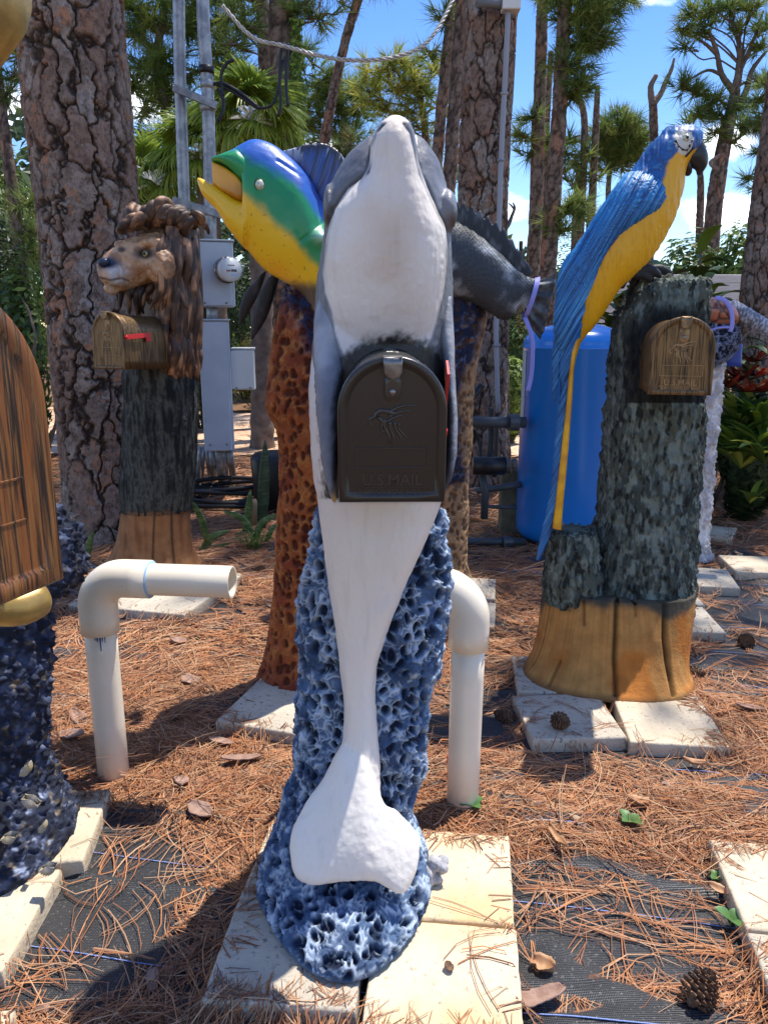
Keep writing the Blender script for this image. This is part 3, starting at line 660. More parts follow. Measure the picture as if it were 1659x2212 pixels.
jaw = rows2([(250, 846, 862, 1.500, .012), (258, 832, 878, 1.500, .028), (272, 818, 888, 1.502, .045), (292, 807, 895, 1.505, .058), (320, 800, 901, 1.508, .066), (355, 797, 906, 1.512, .072), (390, 780, 915, 1.517, .08), (420, 752, 928, 1.522, .088),
  (455, 724, 944, 1.528, .096), (500, 708, 962, 1.534, .103), (560, 700, 967, 1.538, .107), (620, 704, 962, 1.542, .107), (670, 706, 957, 1.546, .106), (715, 712, 950, 1.552, .102), (765, 724, 936, 1.560, .094), (820, 745, 910, 1.570, .08), (870, 780, 880, 1.58, .06)], 60, 48, 2.3)
def Yf(py): return float(np.interp(py, [1560, 1650, 1750, 1830, 1931], [1.50, 1.475, 1.43, 1.395, 1.345]))
fl = []
for (x, a, b, r) in [(626, 1830, 1840, .006), (632, 1796, 1882, .012), (645, 1765, 1903, .016), (667, 1725, 1912, .020), (690, 1693, 1913, .024), (712, 1655, 1909, .030), (745, 1600, 1905, .036), (785, 1600, 1905, .038), (812, 1680, 1907, .032), (830, 1738, 1917, .025), (855, 1750, 1931, .020), (873, 1766, 1931, .016), (890, 1785, 1908, .013), (900, 1798, 1880, .010), (906, 1815, 1830, .006)]:
    fl.append((x, a, Yf(a), x, b, Yf(b), r))
fluke = pairs(fl, 60, 32, 2.4)
eyeL = ball(at(712, 450, 1.57), (.012, .045, .045), 12, 16); eyeR = ball(at(966, 455, 1.56), (.020, .045, .04), 12, 16)
V, F = fuse([torso, jaw, fluke, eyeL, eyeR], .0036, 5, .5)
nn = normals(V, F); px, py = proj(V)
V = V + nn * (.0022 * (fbm(V * 22, 3, 3) - .5) * 2 + .0008 * (fbm(V * np.array([150, 150, 40]), 3, 28) - .5) * 2 + .0008 * (fbm(V * 110, 3, 8) - .5) * 2)[:, None]
white = [(853, 235), (809, 284), (799, 318), (797, 355), (793, 369), (748, 405), (718, 448), (706, 496), (697, 589), (702, 630), (716, 668), (722, 712), (735, 752), (760, 790), (900, 790), (925, 752), (942, 698), (964, 600), (966, 500), (942, 444), (910, 375), (898, 322), (889, 284)]
wob = (fbm(V * 60, 2, 5) - .5) * 10
din = seg_dist(px, py, white + white[:1]); ins = inpoly(px, py, white); sd = np.where(ins, din, -din) + wob * .4
front = sstep(-.05, -.22, nn[:, 1]); W = sstep(-3, 4, sd) * front
low = sstep(1072, 1092, py + wob * .3); W = np.maximum(W, low)
strip = (px < np.interp(py, [740, 800, 900, 1000, 1085], [668, 678, 684, 694, 720])) & (py > 735) & (py <= 1095); W = np.maximum(W, strip * sstep(735, 770, py))
W = np.where(py < 262, np.maximum(W, front), W)
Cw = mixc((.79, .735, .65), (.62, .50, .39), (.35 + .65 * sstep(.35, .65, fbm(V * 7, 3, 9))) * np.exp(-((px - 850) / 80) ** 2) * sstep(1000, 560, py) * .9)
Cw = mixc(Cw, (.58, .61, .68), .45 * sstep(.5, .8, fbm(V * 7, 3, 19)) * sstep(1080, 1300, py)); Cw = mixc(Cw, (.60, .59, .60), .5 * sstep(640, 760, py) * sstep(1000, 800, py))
Cg = mixc((.13, .135, .15), (.27, .28, .31), sstep(.4, .75, fbm(V * 9, 4, 6)) * .8)
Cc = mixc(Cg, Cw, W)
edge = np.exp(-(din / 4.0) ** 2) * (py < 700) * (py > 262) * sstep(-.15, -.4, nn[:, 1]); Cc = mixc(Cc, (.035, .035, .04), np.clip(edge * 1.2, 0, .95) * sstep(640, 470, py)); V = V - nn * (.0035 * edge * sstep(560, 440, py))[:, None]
eye = np.maximum(np.exp(-(np.hypot(px - 700, (py - 470) * .7) / 12) ** 2), np.exp(-(np.hypot(px - 985, (py - 478) * .7) / 14) ** 2)); Cc = mixc(Cc, (.06, .045, .04), np.clip(eye * 1.2, 0, 1))
# black sprayed ring round the mailbox opening
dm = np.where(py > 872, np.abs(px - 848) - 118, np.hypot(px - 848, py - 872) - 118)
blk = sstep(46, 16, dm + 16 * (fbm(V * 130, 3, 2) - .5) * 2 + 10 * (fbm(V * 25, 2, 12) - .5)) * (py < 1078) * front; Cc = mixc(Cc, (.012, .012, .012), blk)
# streaky brush wear
Cc = Cc * (1 - .07 * sstep(.55, .8, fbm(V * np.array([90, 90, 9]), 3, 17)))[:, None]
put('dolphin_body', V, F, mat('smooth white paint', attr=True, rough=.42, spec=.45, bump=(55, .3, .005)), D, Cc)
for side, lst in (('l', [(640, 688, 716, 1.55, .02), (700, 679, 735, 1.52, .03), (780, 679, 742, 1.49, .032), (860, 684, 738, 1.46, .03), (940, 690, 733, 1.435, .026), (1010, 699, 729, 1.415, .02), (1060, 710, 727, 1.40, .014), (1083, 719, 726, 1.395, .006)]),
                  ('r', [(640, 958, 974, 1.55, .02), (700, 948, 980, 1.53, .028), (780, 958, 982, 1.50, .03), (860, 963, 986, 1.47, .03), (930, 965, 988, 1.45, .026), (990, 962, 985, 1.43, .02), (1035, 956, 975, 1.42, .014), (1060, 953, 962, 1.41, .006)])):
    V, F = rows2(lst, 60, 28, 2.2); V = disp(V, F, .0012 * (fbm(V * 60, 3, 4) - .5) * 2); px, py = proj(V)
    C = mixc((.19, .20, .23), (.38, .39, .42), sstep(.45, .75, fbm(V * 16, 4, 3)))
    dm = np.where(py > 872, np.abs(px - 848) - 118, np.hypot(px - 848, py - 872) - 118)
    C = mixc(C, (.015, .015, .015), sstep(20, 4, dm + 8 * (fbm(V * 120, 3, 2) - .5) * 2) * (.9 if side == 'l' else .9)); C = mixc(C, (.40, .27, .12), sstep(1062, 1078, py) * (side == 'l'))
    put('flipper', V, F, M_paint, D, C)
# coral foot
def ringrow(cx, cy, z, rx, ry): return [cx, cy, z, rx, 0, 0, 0, ry, 0]
R = [ringrow(-.090, 1.52, PAVH + .002, .186, .285), ringrow(-.090, 1.52, PAVH + .012, .195, .293), ringrow(-.090, 1.525, .085, .192, .288), ringrow(-.090, 1.54, .108, .180, .262), ringrow(-.090, 1.565, .135, .165, .225), ringrow(-.090, 1.59, .165, .155, .185), ringrow(-.088, 1.615, .20, .152, .155)]
for (p_, xl, xr, rb) in [(1675, 636, 909, .135), (1614, 638, 917, .128), (1560, 643, 921, .122), (1507, 646, 927, .118), (1453, 652, 940, .114), (1405, 650, 952, .112), (1356, 647, 962, .11), (1292, 648, 969, .106), (1254, 652, 970, .102), (1200, 664, 967, .098), (1163, 673, 963, .092), (1130, 680, 958, .085), (1104, 685, 952, .075), (1085, 692, 946, .06)]:
    a, b = at(xl, p_, 1.63), at(xr, p_, 1.63); c = (a + b) / 2; R.append([*c, abs(b[0] - a[0]) / 2, 0, 0, 0, rb, 0])
Rr = catmull(R, 400); V, F = loft(Rr, 400, True, 2.1)
fr = np.clip((1.47 - V[:, 1]) / .24, 0, 1) * (V[:, 2] < .2); V[:, 0] = -.090 + (V[:, 0] + .090) * (1 - .26 * fr ** 1.3) + .012 * fr
nn = normals(V, F); big = (fbm(V * 9, 3, 3) - .5) * .030 * sstep(.07, .14, V[:, 2])
V = V + nn * big[:, None]; rim, hole, I, F1 = pits(V, .0265, 5)
topz = sstep(.060, .075, V[:, 2])
dome = 1.0; V2 = V + nn * ((.0070 * rim - .0120 * hole) * topz + .0012 * (fbm(V * 160, 3, 2) - .5))[:, None]
wav = (fbm(V * np.array([16, 16, 46]), 2, 23) - .5) * .022 * sstep(.15, .3, V[:, 2]); V2 = V2 + nn * wav[:, None]
brush = fbm(V * 45, 4, 14)
C = mixc((.050, .085, .165), (.10, .165, .29), sstep(.3, .7, fbm(V * 12, 3, 8)))
C = mixc(C, (.008, .013, .035), hole * .9 * topz)
C = mixc(C, (.50, .60, .72), np.clip(rim * sstep(.40, .58, brush) * 1.05 + .28 * sstep(.58, .72, brush) * (1 - hole), 0, 1) * topz)
C = mixc(C, (.42, .50, .62), .35 * sstep(.42, .62, brush) * sstep(1.33, 1.28, V[:, 1]) * sstep(.11, .08, V[:, 2]) * (1 - hole) * topz)  # pale front toe, a sunlit patch painted into the coral colour
put('coral_foot', V2, F, M_paint_rough, D, C)
dmb = at(848, 1085, 1.255); mailbox(D, (dmb[0] - .001, 1.255, dmb[2]), .178, .243, .28, rad(1.0), rad(3.5), M_black_metal, mat('satin black door', (.021, .018, .014), .33, spec=.55, bump=(300, .10, .001), col2=(.016, .014, .012), nscale=4), mat('satin black relief', (.035, .031, .026), .30, spec=.6), flag=((.10, .10), (.035, .215)), flagside=1)

# ------------------------------------------------------------------ mahi statue
D = empty('fish_statue', (-.2, 2.62, PAVH), 'open mouthed yellow, green and blue fish statue on an orange pitted coral column', 'statue', 'painted animal mailbox statues')
Y0 = 2.52
body = pairs([(484, 335, Y0, 494, 346, Y0, .03), (502, 325, Y0, 514, 366, Y0, .055), (522, 312, Y0, 534, 425, Y0, .075), (552, 300, Y0, 528, 520, Y0, .088), (590, 311, Y0, 548, 556, Y0, .095), (628, 339, Y0, 580, 588, Y0, .10), (663, 375, Y0, 622, 612, Y0, .105), (692, 425, Y0 + .02, 655, 640, Y0 + .02, .11), (725, 490, Y0 + .05, 670, 690, Y0 + .05, .11), (750, 560, Y0 + .08, 680, 740, Y0 + .08, .10)], 70, 40, 2.2)
lj = pairs([(428, 382, Y0, 427, 389, Y0, .012), (437, 385, Y0, 431, 404, Y0, .03), (455, 394, Y0, 443, 428, Y0, .045), (482, 410, Y0, 470, 456, Y0, .06), (513, 428, Y0, 496, 497, Y0, .075), (545, 440, Y0, 532, 540, Y0, .085)], 40, 32, 2.4)
V, F = fuse([body, lj], .0045, 4, .5); nn = normals(V, F); px, py = proj(V)
gill = np.exp(-(seg_dist(px, py, [(600, 345), (655, 380), (690, 430), (695, 480), (650, 520)]) / 3.5) ** 2) * .004
lump = np.exp(-(np.hypot(px - 688, py - 512) / 16) ** 2) * .03 * (nn[:, 1] < 0)
V = V + nn * (.0015 * (fbm(V * 25, 3, 3) - .5) * 2 - gill + lump)[:, None]
w1 = (fbm(V * 12, 3, 4) - .5) * 46; w2 = (fbm(V * np.array([40, 40, 40]), 3, 6) - .5) * 14
yg = np.interp(px, [430, 520, 545, 580, 626, 661, 720], [360, 405, 432, 461, 503, 545, 610]); gb = np.interp(px, [430, 513, 531, 580, 633, 668, 700, 740], [320, 318, 343, 366, 398, 440, 482, 560])
tY = sstep(-15, 20, py - yg + w1 * .5 + w2 * 1.3); tB = sstep(16, -20, py - gb + w1 * .6 + w2 * 1.3)
C = mixc((.008, .24, .075), (.80, .46, .006), tY); C = mixc(C, (.018, .10, .42), tB); C = mixc(C, (.10, .06, .22), tB * .5 * sstep(.5, .75, fbm(V * 10, 2, 33)))
C = mixc(C, (.02, .32, .13), .5 * (1 - tB) * (1 - tY) * sstep(.5, .7, fbm(V * 14, 3, 8))); C = mixc(C, (.78, .32, .008), .5 * tY * sstep(.5, .75, fbm(V * 9, 3, 18)))
C = mixc(C, (.38, .62, .50), np.clip(np.exp(-(np.hypot(px - 690, py - 510) / 13) ** 2) * 1.3, 0, 1)); C = mixc(C, (.02, .03, .05), sstep(598, 625, py + w2) * sstep(600, 660, px + 20) * .9)
lip = seg_dist(px, py, [(458, 345), (495, 357), (518, 387), (543, 418)]); C = mixc(C, (.015, .30, .09), np.exp(-(lip / 5) ** 2) * .9)
C = mixc(C, (.25, .10, .01), .7 * (vnoise(V * 170, 3) > .86) * tY * (py > 440)); put('fish_body', V, F, M_paint_gloss, D, C)
# hood of the upper lip and the orange inside of the mouth
V, F = pairs([(457, 344, Y0, 459, 349, Y0, .010), (462, 341, Y0, 465, 352, Y0, .040), (475, 338, Y0, 482, 357, Y0, .060), (495, 330, Y0, 502, 372, Y0, .075), (515, 322, Y0, 525, 398, Y0, .082), (535, 330, Y0, 545, 420, Y0, .085)], 34, 32, 2.3)
px, py = proj(V); t = sstep(8, -8, py - np.interp(px, [455, 513, 545], [322, 322, 350])); put('upper_lip', V, F, M_paint_gloss, D, mixc((.014, .27, .08), (.03, .09, .40), t))
V, F = pairs([(461, 350, Y0, 464, 402, Y0, .030), (480, 358, Y0, 480, 416, Y0, .044), (500, 370, Y0, 502, 428, Y0, .056), (522, 388, Y0, 524, 438, Y0, .066), (540, 412, Y0, 538, 430, Y0, .06)], 24, 40, 6.0); px, py = proj(V)
put('mouth_lining', V, F, M_paint_gloss, D, mixc((.72, .33, .006), (.36, .12, .01), sstep(385, 425, py + 20 * (fbm(V * 20, 3, 3) - .5)) * .8))  # inner shade painted in, darker toward the jaw so the mouth reads hollow
e = at(562, 399, Y0 - .085); V, F = ball(e, (.022, .012, .024), 12, 20); put('eye_socket', V, F, mat('dark green socket', (.008, .10, .035), .4), D); V, F = ball(e + [0, -.008, 0], (.013, .012, .015), 12, 20); o = put('eye', V, F, M_glass_eye, D)
fin = pairs([(611, 328, Y0, 613, 324, Y0, .006), (628, 345, Y0, 640, 317, Y0, .009), (648, 366, Y0, 672, 309, Y0, .010), (668, 392, Y0, 704, 309, Y0, .011), (686, 420, Y0, 728, 322, Y0, .011), (700, 450, Y0 + .01, 745, 343, Y0 + .01, .011), (720, 480, Y0 + .02, 770, 380, Y0 + .02, .010)], 150, 24, 2.6)
V, F = fin; px, py = proj(V); rib = (fbm(np.column_stack([(px * .8 + py * .25) * .28, (py * .8 - px * .25) * .012, 0 * px]), 3, 3) - .5) * 3.4; V = disp(V, F, .0016 * rib * (np.abs(normals(V, F)[:, 1]) > .3))
tip = np.clip(seg_dist(px, py, [(613, 324), (640, 317), (672, 309), (704, 309), (728, 322), (745, 343)]) / 34, 0, 1)
C = mixc((.018, .075, .30), (.010, .012, .028), sstep(.0, .9, rib * .5 + .35)); C = mixc((.02, .02, .035), C, sstep(.1, .8, tip + .4 * (fbm(V * 30, 3, 3) - .5))); C = mixc(C, (.50, .55, .62), .8 * (fbm(V * np.array([70, 70, 20]), 3, 4) > .62) * (1 - tip)); put('dorsal_fin', V, F, M_paint_gloss, D, C)
for rowsf in ([(577, 583, 2.66, 560, 596, 2.66, .012), (563, 625, 2.67, 530, 630, 2.67, .014), (543, 665, 2.68, 517, 668, 2.68, .012), (522, 700, 2.69, 516, 702, 2.69, .005)], [(606, 588, 2.64, 580, 598, 2.64, .012), (592, 640, 2.65, 558, 640, 2.65, .014), (574, 690, 2.66, 545, 690, 2.66, .012), (546, 733, 2.67, 541, 730, 2.67, .005)]):
    V, F = pairs(rowsf, 40, 16, 2.2); C = mixc((.010, .010, .014), (.045, .05, .06), sstep(.5, .8, fbm(V * np.array([50, 50, 12]), 3, 3))); put('black_fin', V, F, M_paint, D, C)
col = rows2([(590, 640, 740, 2.60, .09), (612, 622, 770, 2.60, .11), (650, 608, 790, 2.61, .125), (700, 598, 797, 2.61, .13), (743, 590, 800, 2.62, .135), (820, 579, 803, 2.62, .14), (875, 579, 803, 2.62, .14), (925, 600, 796, 2.62, .135), (1022, 603, 790, 2.63, .135), (1108, 598, 790, 2.63, .135), (1211, 594, 795, 2.63, .14), (1345, 585, 800, 2.63, .15), (1430, 569, 815, 2.63, .17), (1475, 553, 832, 2.62, .19), (1500, 550, 836, 2.62, .20), (1518, 553, 834, 2.62, .20)], 330, 260, 2.1)
def coral(V, F, size, seed, depth, ramp, darkc, name, D_, m=None, lump=.02, tops=None):
    nn = normals(V, F); V = V + nn * (lump * (fbm(V * 8, 3, seed) - .5))[:, None]; rim, hole, I, F1 = pits(V, size, seed)
    V2 = V + nn * ((.45 * rim - hole) * depth + .0015 * (fbm(V * 120, 3, 2) - .5))[:, None]; C = ramp(V, rim, hole); C = mixc(C, darkc, hole * .75)
    return put(name, V2, F, m or M_paint_rough, D_, C)
def ramp_or(V, rim, hole):
    px, py = proj(V); b = fbm(V * 30, 4, 5)
    C = mixc((.25, .055, .022), (.34, .095, .026), sstep(.4, .7, fbm(V * 8, 3, 3))); C = mixc(C, (.48, .19, .05), rim * sstep(.4, .6, b))
    C = mixc(C, (.20, .035, .022), sstep(1380, 1500, py) * .7)
    t = sstep(-20, 25, (px - 600) * .9 - (py - 640) * .62 + 60 * (fbm(V * 14, 3, 8) - .5) + 14) * sstep(800, 740, py)
    B = mixc((.015, .022, .06), (.10, .13, .22), rim * sstep(.45, .6, b)); B = mixc(B, (.35, .20, .10), (b > .62) * .8); return mixc(C, B, t)
coral(*col, .030, 11, .010, ramp_or, (.07, .018, .012), 'coral_column', D)

# ------------------------------------------------------------------ grey fish statue farther back
D = empty('grey_fish_statue', (.35, 3.75, PAVH), 'grey scaled fish with a lilac ribbon round its tail, on a blue and tan column', 'statue', 'painted animal mailbox statues')
Y0 = 3.62
V, F = pairs([(796, 560, Y0, 797, 572, Y0, .02), (812, 530, Y0, 815, 602, Y0, .06), (840, 502, Y0, 845, 628, Y0, .09), (885, 480, Y0, 890, 640, Y0, .105), (960, 468, Y0, 960, 642, Y0, .11), (1000, 484, Y0, 1000, 648, Y0, .105), (1040, 510, Y0, 1045, 668, Y0, .10), (1078, 543, Y0, 1080, 690, Y0, .085), (1108, 572, Y0, 1104, 688, Y0, .07), (1133, 592, Y0, 1122, 664, Y0, .055), (1158, 602, Y0, 1136, 680, Y0, .035)], 200, 120, 2.2)
nn = normals(V, F); px, py = proj(V); sc = np.abs(np.sin((px + py) * .42)) * np.abs(np.sin((px - py * .9) * .42)); V = V + nn * (.006 * sc)[:, None]
C = mixc((.055, .065, .075), (.50, .54, .57), sstep(.46, .74, fbm(V * 11, 4, 3))); C = C * (.5 + .7 * sc)[:, None]; C = mixc(C, (.02, .022, .026), sstep(530, 480, py - (px - 980) * .6 + 30)); put('fish_body', V, F, M_paint, D, C)
V, F = pairs([(1148, 604, Y0, 1131, 680, Y0, .030), (1166, 603, Y0, 1139, 692, Y0, .02), (1184, 597, Y0, 1152, 714, Y0, .012), (1203, 588, Y0, 1168, 735, Y0, .005)], 60, 90, 2.2)
t = np.tile(np.arange(90) / 90 * 2 * math.pi, 60); t = np.concatenate([t, [0, 0]]); V = disp(V, F, .006 * np.cos(np.cos(t) * 14)); put('tail_fin', V, F, M_paint, D, mixc((.035, .04, .045), (.12, .13, .135), sstep(.4, .7, fbm(V * 30, 3, 3))))
rw = []
for k, x in enumerate(np.linspace(930, 1138, 25)):
    yb = np.interp(x, [930, 985, 1020, 1060, 1100, 1138], [480, 488, 503, 530, 562, 597]); hh = np.interp(x, [930, 1000, 1080, 1138], [40, 42, 40, 12]) * (1 + .30 * (k % 2)); rw.append((x, yb + 12, Y0, x + 12, yb - hh, Y0, .008))
V, F = pairs(rw, 120, 16, 2.2); put('dorsal_fin', V, F, M_paint, D, mixc((.02, .023, .027), (.13, .14, .15), sstep(.5, .75, fbm(V * 35, 3, 3))))
col = rows2([(630, 930, 1050, 3.72, .12), (690, 915, 1050, 3.73, .13), (770, 905, 1032, 3.74, .13), (900, 900, 1020, 3.75, .12), (1055, 897, 1012, 3.75, .12), (1150, 895, 1010, 3.75, .12), (1215, 890, 1008, 3.75, .14), (1250, 880, 1018, 3.75, .17), (1265, 875, 1022, 3.75, .18)], 240, 200, 2.1)
def ramp_tan(V, rim, hole):
    px, py = proj(V); b = fbm(V * 30, 4, 5); C = mixc((.36, .19, .09), (.50, .32, .17), b); B = mixc((.02, .028, .07), (.16, .19, .28), rim * sstep(.45, .6, b)); B = mixc(B, (.30, .14, .06), (b > .63) * .8)
    t = sstep(12, -12, px - np.interp(py, [600, 740, 860, 1040, 1060], [1080, 1030, 990, 1010, 900]) + 26 * (fbm(V * 12, 3, 3) - .5)); return mixc(C, B, t * sstep(1068, 1048, py))
coral(*col, .030, 17, .008, ramp_tan, (.10, .06, .04), 'coral_column', D)
M_lilac = mat('lilac ribbon', (.30, .30, .72), .45, spec=.4)
c = at(1147, 642, Y0); ax = at(1160, 640, Y0) - c; rw = tube_rows(np.array([c - ax * .5, c + ax * .25]), np.array([1, 1])); u = at(1158, 600, Y0) - at(1132, 684, Y0)
V, F = loft([[*(c - (0.012, 0, .003)), *(u / 2 * 1.04), 0, .058, 0], [*(c + (0.012, 0, .003)), *(u / 2 * 1.04), 0, .054, 0]], 32, cap=False); put('ribbon', V, F, M_lilac, D)
P = [at(1134, 684, Y0 - .03), at(1150, 732, Y0 - .06), at(1150, 775, Y0 - .06), at(1147, 815, Y0 - .055), at(1140, 845, Y0 - .06)]; V, F = tube(P, .010, 8, flat=.15, n=30, up=(0, 1, 0)); put('ribbon_end', V, F, M_lilac, D)
# ------------------------------------------------------------------ parrot statue
D = empty('parrot_statue', (.8, 2.7, PAVH), 'blue and yellow macaw statue perched on a grey green stump with a bronze mailbox', 'statue', 'painted animal mailbox statues')
YT = 2.74
rowsT = [(592, 1400, 1526, YT, .10), (598, 1378, 1531, YT, .135), (606, 1368, 1532, YT, .148), (640, 1346, 1530, YT, .155), (700, 1322, 1528, YT, .16), (790, 1314, 1525, YT, .165), (900, 1306, 1520, YT, .17), (1000, 1297, 1513, YT, .172), (1080, 1290, 1508, YT, .175), (1130, 1284, 1506, YT, .18), (1175, 1272, 1503, YT, .185), (1230, 1262, 1500, YT, .19), (1290, 1258, 1498, YT, .20), (1316, 1275, 1492, YT, .19)]
R = []
for (p_, xl, xr, Y, rb) in rowsT:
    a, b = at(xl, p_, Y), at(xr, p_, Y); c = (a + b) / 2; R.append([*c, abs(b[0] - a[0]) / 2, 0, 0, 0, rb, 0])
trunk = loft(catmull(R, 330), 320, True, 2.3)
V, F = trunk; cc = V.mean(0)
def bark_paint(V, F, c, seed, amp=.012, hollow=None):
    nn = normals(V, F); h = bark_h(V, c, seed, 44, 12); h2 = bark_h(V, c, seed + 9, 90, 30); V2 = V + nn * (amp * h + amp * .8 * h2 + .002 * (fbm(V * 90, 3, 2) - .5))[:, None]
    fz = fbm(V * np.array([70, 70, 28]), 4, seed + 6); C = mixc((.062, .080, .070), (.115, .130, .098), sstep(.35, .7, fbm(V * 7, 3, seed))); f1, f2, fi = worley(V * np.array([62, 62, 21]) + 1.2 * (fz - .5)[:, None] + .8 * fbm(V * 20, 2, 3)[:, None], seed + 2); C = mixc(C, (.014, .017, .017), np.clip(sstep(.50, .28, f1 + .8 * (fz - .5)) * (fi > .28) + sstep(.0, -.9, h * .8 + .8 * h2), 0, 1) * .9); C = mixc(C, (.26, .32, .28), .65 * sstep(1.0, 1.5, h + .7 * h2 + 3 * (fz - .5)))
    C = mixc(C, (.03, .035, .035), .55 * sstep(.6, .8, fbm(V * 22, 3, seed + 3))); return V2, C
V2, C = bark_paint(V, F, cc, 3); px, py = proj(V2)
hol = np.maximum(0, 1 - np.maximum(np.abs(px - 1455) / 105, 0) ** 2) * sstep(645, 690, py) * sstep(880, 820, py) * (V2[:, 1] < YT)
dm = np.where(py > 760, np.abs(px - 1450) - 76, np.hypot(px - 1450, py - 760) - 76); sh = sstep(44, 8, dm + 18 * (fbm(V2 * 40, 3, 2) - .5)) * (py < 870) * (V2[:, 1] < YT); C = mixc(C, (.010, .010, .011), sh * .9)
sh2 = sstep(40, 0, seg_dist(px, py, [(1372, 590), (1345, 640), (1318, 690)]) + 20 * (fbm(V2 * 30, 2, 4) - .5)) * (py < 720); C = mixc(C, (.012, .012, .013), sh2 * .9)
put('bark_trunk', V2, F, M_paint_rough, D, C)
# side stub
R = []
for (p_, xl, xr, rb) in [(1136, 1200, 1270, .05), (1141, 1180, 1290, .085), (1160, 1176, 1296, .095), (1220, 1172, 1300, .11), (1280, 1168, 1310, .12), (1305, 1176, 1312, .11)]:
    a, b = at(xl, p_, 2.66), at(xr, p_, 2.66); R.append([*((a + b) / 2), abs(b[0] - a[0]) / 2, 0, 0, 0, rb, 0])
V, F = loft(catmull(R, 130), 190, True, 2.3); V2, C = bark_paint(V, F, V.mean(0), 13); px, py = proj(V2); C = mixc(C, (.30, .28, .20), .8 * (normals(V2, F)[:, 2] > .6) * (py < 1150)); put('bark_stub', V2, F, M_paint_rough, D, C)
# flared orange base
V, F = pairs([(1176, 1258, 2.72, 1497, 1272, 2.68, .185), (1171, 1290, 2.71, 1495, 1305, 2.67, .19), (1166, 1330, 2.705, 1491, 1345, 2.65, .195), (1160, 1372, 2.695, 1487, 1388, 2.625, .195), (1151, 1405, 2.685, 1486, 1425, 2.59, .20), (1141, 1427, 2.67, 1489, 1450, 2.56, .205), (1131, 1441, 2.655, 1496, 1467, 2.535, .21), (1130, 1447, 2.65, 1500, 1477, 2.522, .205)], 170, 420, 2.3)
nn = normals(V, F); px, py = proj(V); fr = V[:, 1] < 2.60
def groove(px, py, pts, w): return np.exp(-(seg_dist(px, py, pts) / w) ** 2)
gr = [[(1332, 1305), (1330, 1360), (1327, 1420), (1330, 1500)], [(1437, 1310), (1436, 1380), (1442, 1430), (1456, 1500)], [(1210, 1430), (1195, 1460), (1186, 1480)], [(1372, 1300), (1374, 1330)], [(1260, 1300), (1262, 1350)]]
G = np.zeros(len(V)); 
for k, p in enumerate(gr): G = np.maximum(G, groove(px, py, p, 4.8 if k < 2 else 3) * (1 if k < 2 else .5))
th = np.arctan2(V[:, 1] - 2.7, V[:, 0] - .81); back = .6 * np.exp(-((np.sin(th * 4.5)) / .06) ** 2) * (~fr); G = np.where(fr, G, back)
V2 = V + nn * (-.020 * G + .0035 * (fbm(np.column_stack([np.cos(th) * 7, np.sin(th) * 7, V[:, 2] * 1.5]), 3, 4) - .5) * 2 + .0012 * (fbm(V * 70, 3, 2) - .5))[:, None]
gr_ = fbm(np.column_stack([np.cos(th) * 26, np.sin(th) * 26, V[:, 2] * 3]), 4, 7)
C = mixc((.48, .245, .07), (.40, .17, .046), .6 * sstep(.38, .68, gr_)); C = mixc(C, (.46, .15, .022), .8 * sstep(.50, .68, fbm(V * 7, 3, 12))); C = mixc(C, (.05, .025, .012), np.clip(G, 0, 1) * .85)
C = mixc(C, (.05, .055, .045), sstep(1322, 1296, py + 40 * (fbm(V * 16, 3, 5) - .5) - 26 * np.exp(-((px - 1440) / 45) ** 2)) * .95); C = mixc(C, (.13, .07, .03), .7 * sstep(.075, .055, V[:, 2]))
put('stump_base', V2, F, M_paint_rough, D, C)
# bird
M_paint_satin = mat('satin painted statue', attr=True, rough=.42, spec=.45, bump=(90, .45, .004))
YB = 2.66
hd = pairs([(1424, 292, YB, 1516, 283, YB, .045), (1407, 306, YB, 1514, 312, YB, .062), (1392, 328, YB, 1484, 352, YB, .066), (1372, 356, YB, 1478, 388, YB, .068), (1352, 378, YB, 1470, 425, YB, .078), (1325, 408, YB, 1456, 470, YB, .086), (1298, 446, YB, 1436, 510, YB, .09), (1272, 486, YB, 1412, 550, YB, .09), (1252, 522, YB, 1378, 588, YB, .088), (1234, 560, YB, 1340, 622, YB, .08), (1222, 600, YB, 1312, 664, YB, .068), (1216, 650, YB, 1284, 704, YB, .052), (1215, 700, YB, 1256, 738, YB, .038), (1217, 740, YB, 1245, 765, YB, .024)], 120, 48, 2.15)
crn = pairs([(1440, 272, YB, 1500, 268, YB, .02), (1428, 286, YB, 1514, 284, YB, .048), (1420, 304, YB, 1516, 306, YB, .058), (1412, 330, YB, 1500, 335, YB, .055)], 24, 32)
V, F = fuse([hd, crn], .0045, 4, .5); nn = normals(V, F); px, py = proj(V)
st = fbm(np.column_stack([px * .28, py * .035, V[:, 1] * 30]), 3, 3); fu = fbm(V * 55, 3, 5)
bx = np.interp(py, [255, 300, 325, 345, 360, 400, 440], [1560, 1560, 1465, 1448, 1440, 1430, 1425]); T = sstep(-3, 4, px - bx + (fu - .5) * 10) * (py > 320)
T = np.where(py > 430, sstep(-3, 3, px - np.interp(py, [430, 600, 780], [1420, 1280, 1235]) + 60), T)
V = V + nn * (.0035 * (st - .5) * 2 + .004 * (fu - .5) * (py < 380))[:, None]
C = mixc((.012, .10, .32), (.008, .045, .18), sstep(.4, .7, fu)); C = mixc(C, (.06, .26, .55), .6 * sstep(.62, .75, fu)); C = mixc(C, (.80, .40, .008), T); C = mixc(C, (.66, .27, .008), T * .45 * sstep(.5, .75, st))
Yb = (V[:, 1] > YB + .03) & (px < np.interp(py, [400, 700], [1420, 1260])); 
face = np.hypot((px - 1478) / 26, (py - 305) / 24); fp = inpoly(px, py, [(1460, 284), (1475, 279), (1492, 284), (1500, 298), (1494, 318), (1483, 333), (1472, 332), (1462, 316), (1456, 302)]) & (V[:, 1] < YB); C = np.where(fp[:, None], np.array([[.60, .57, .50]]), C)
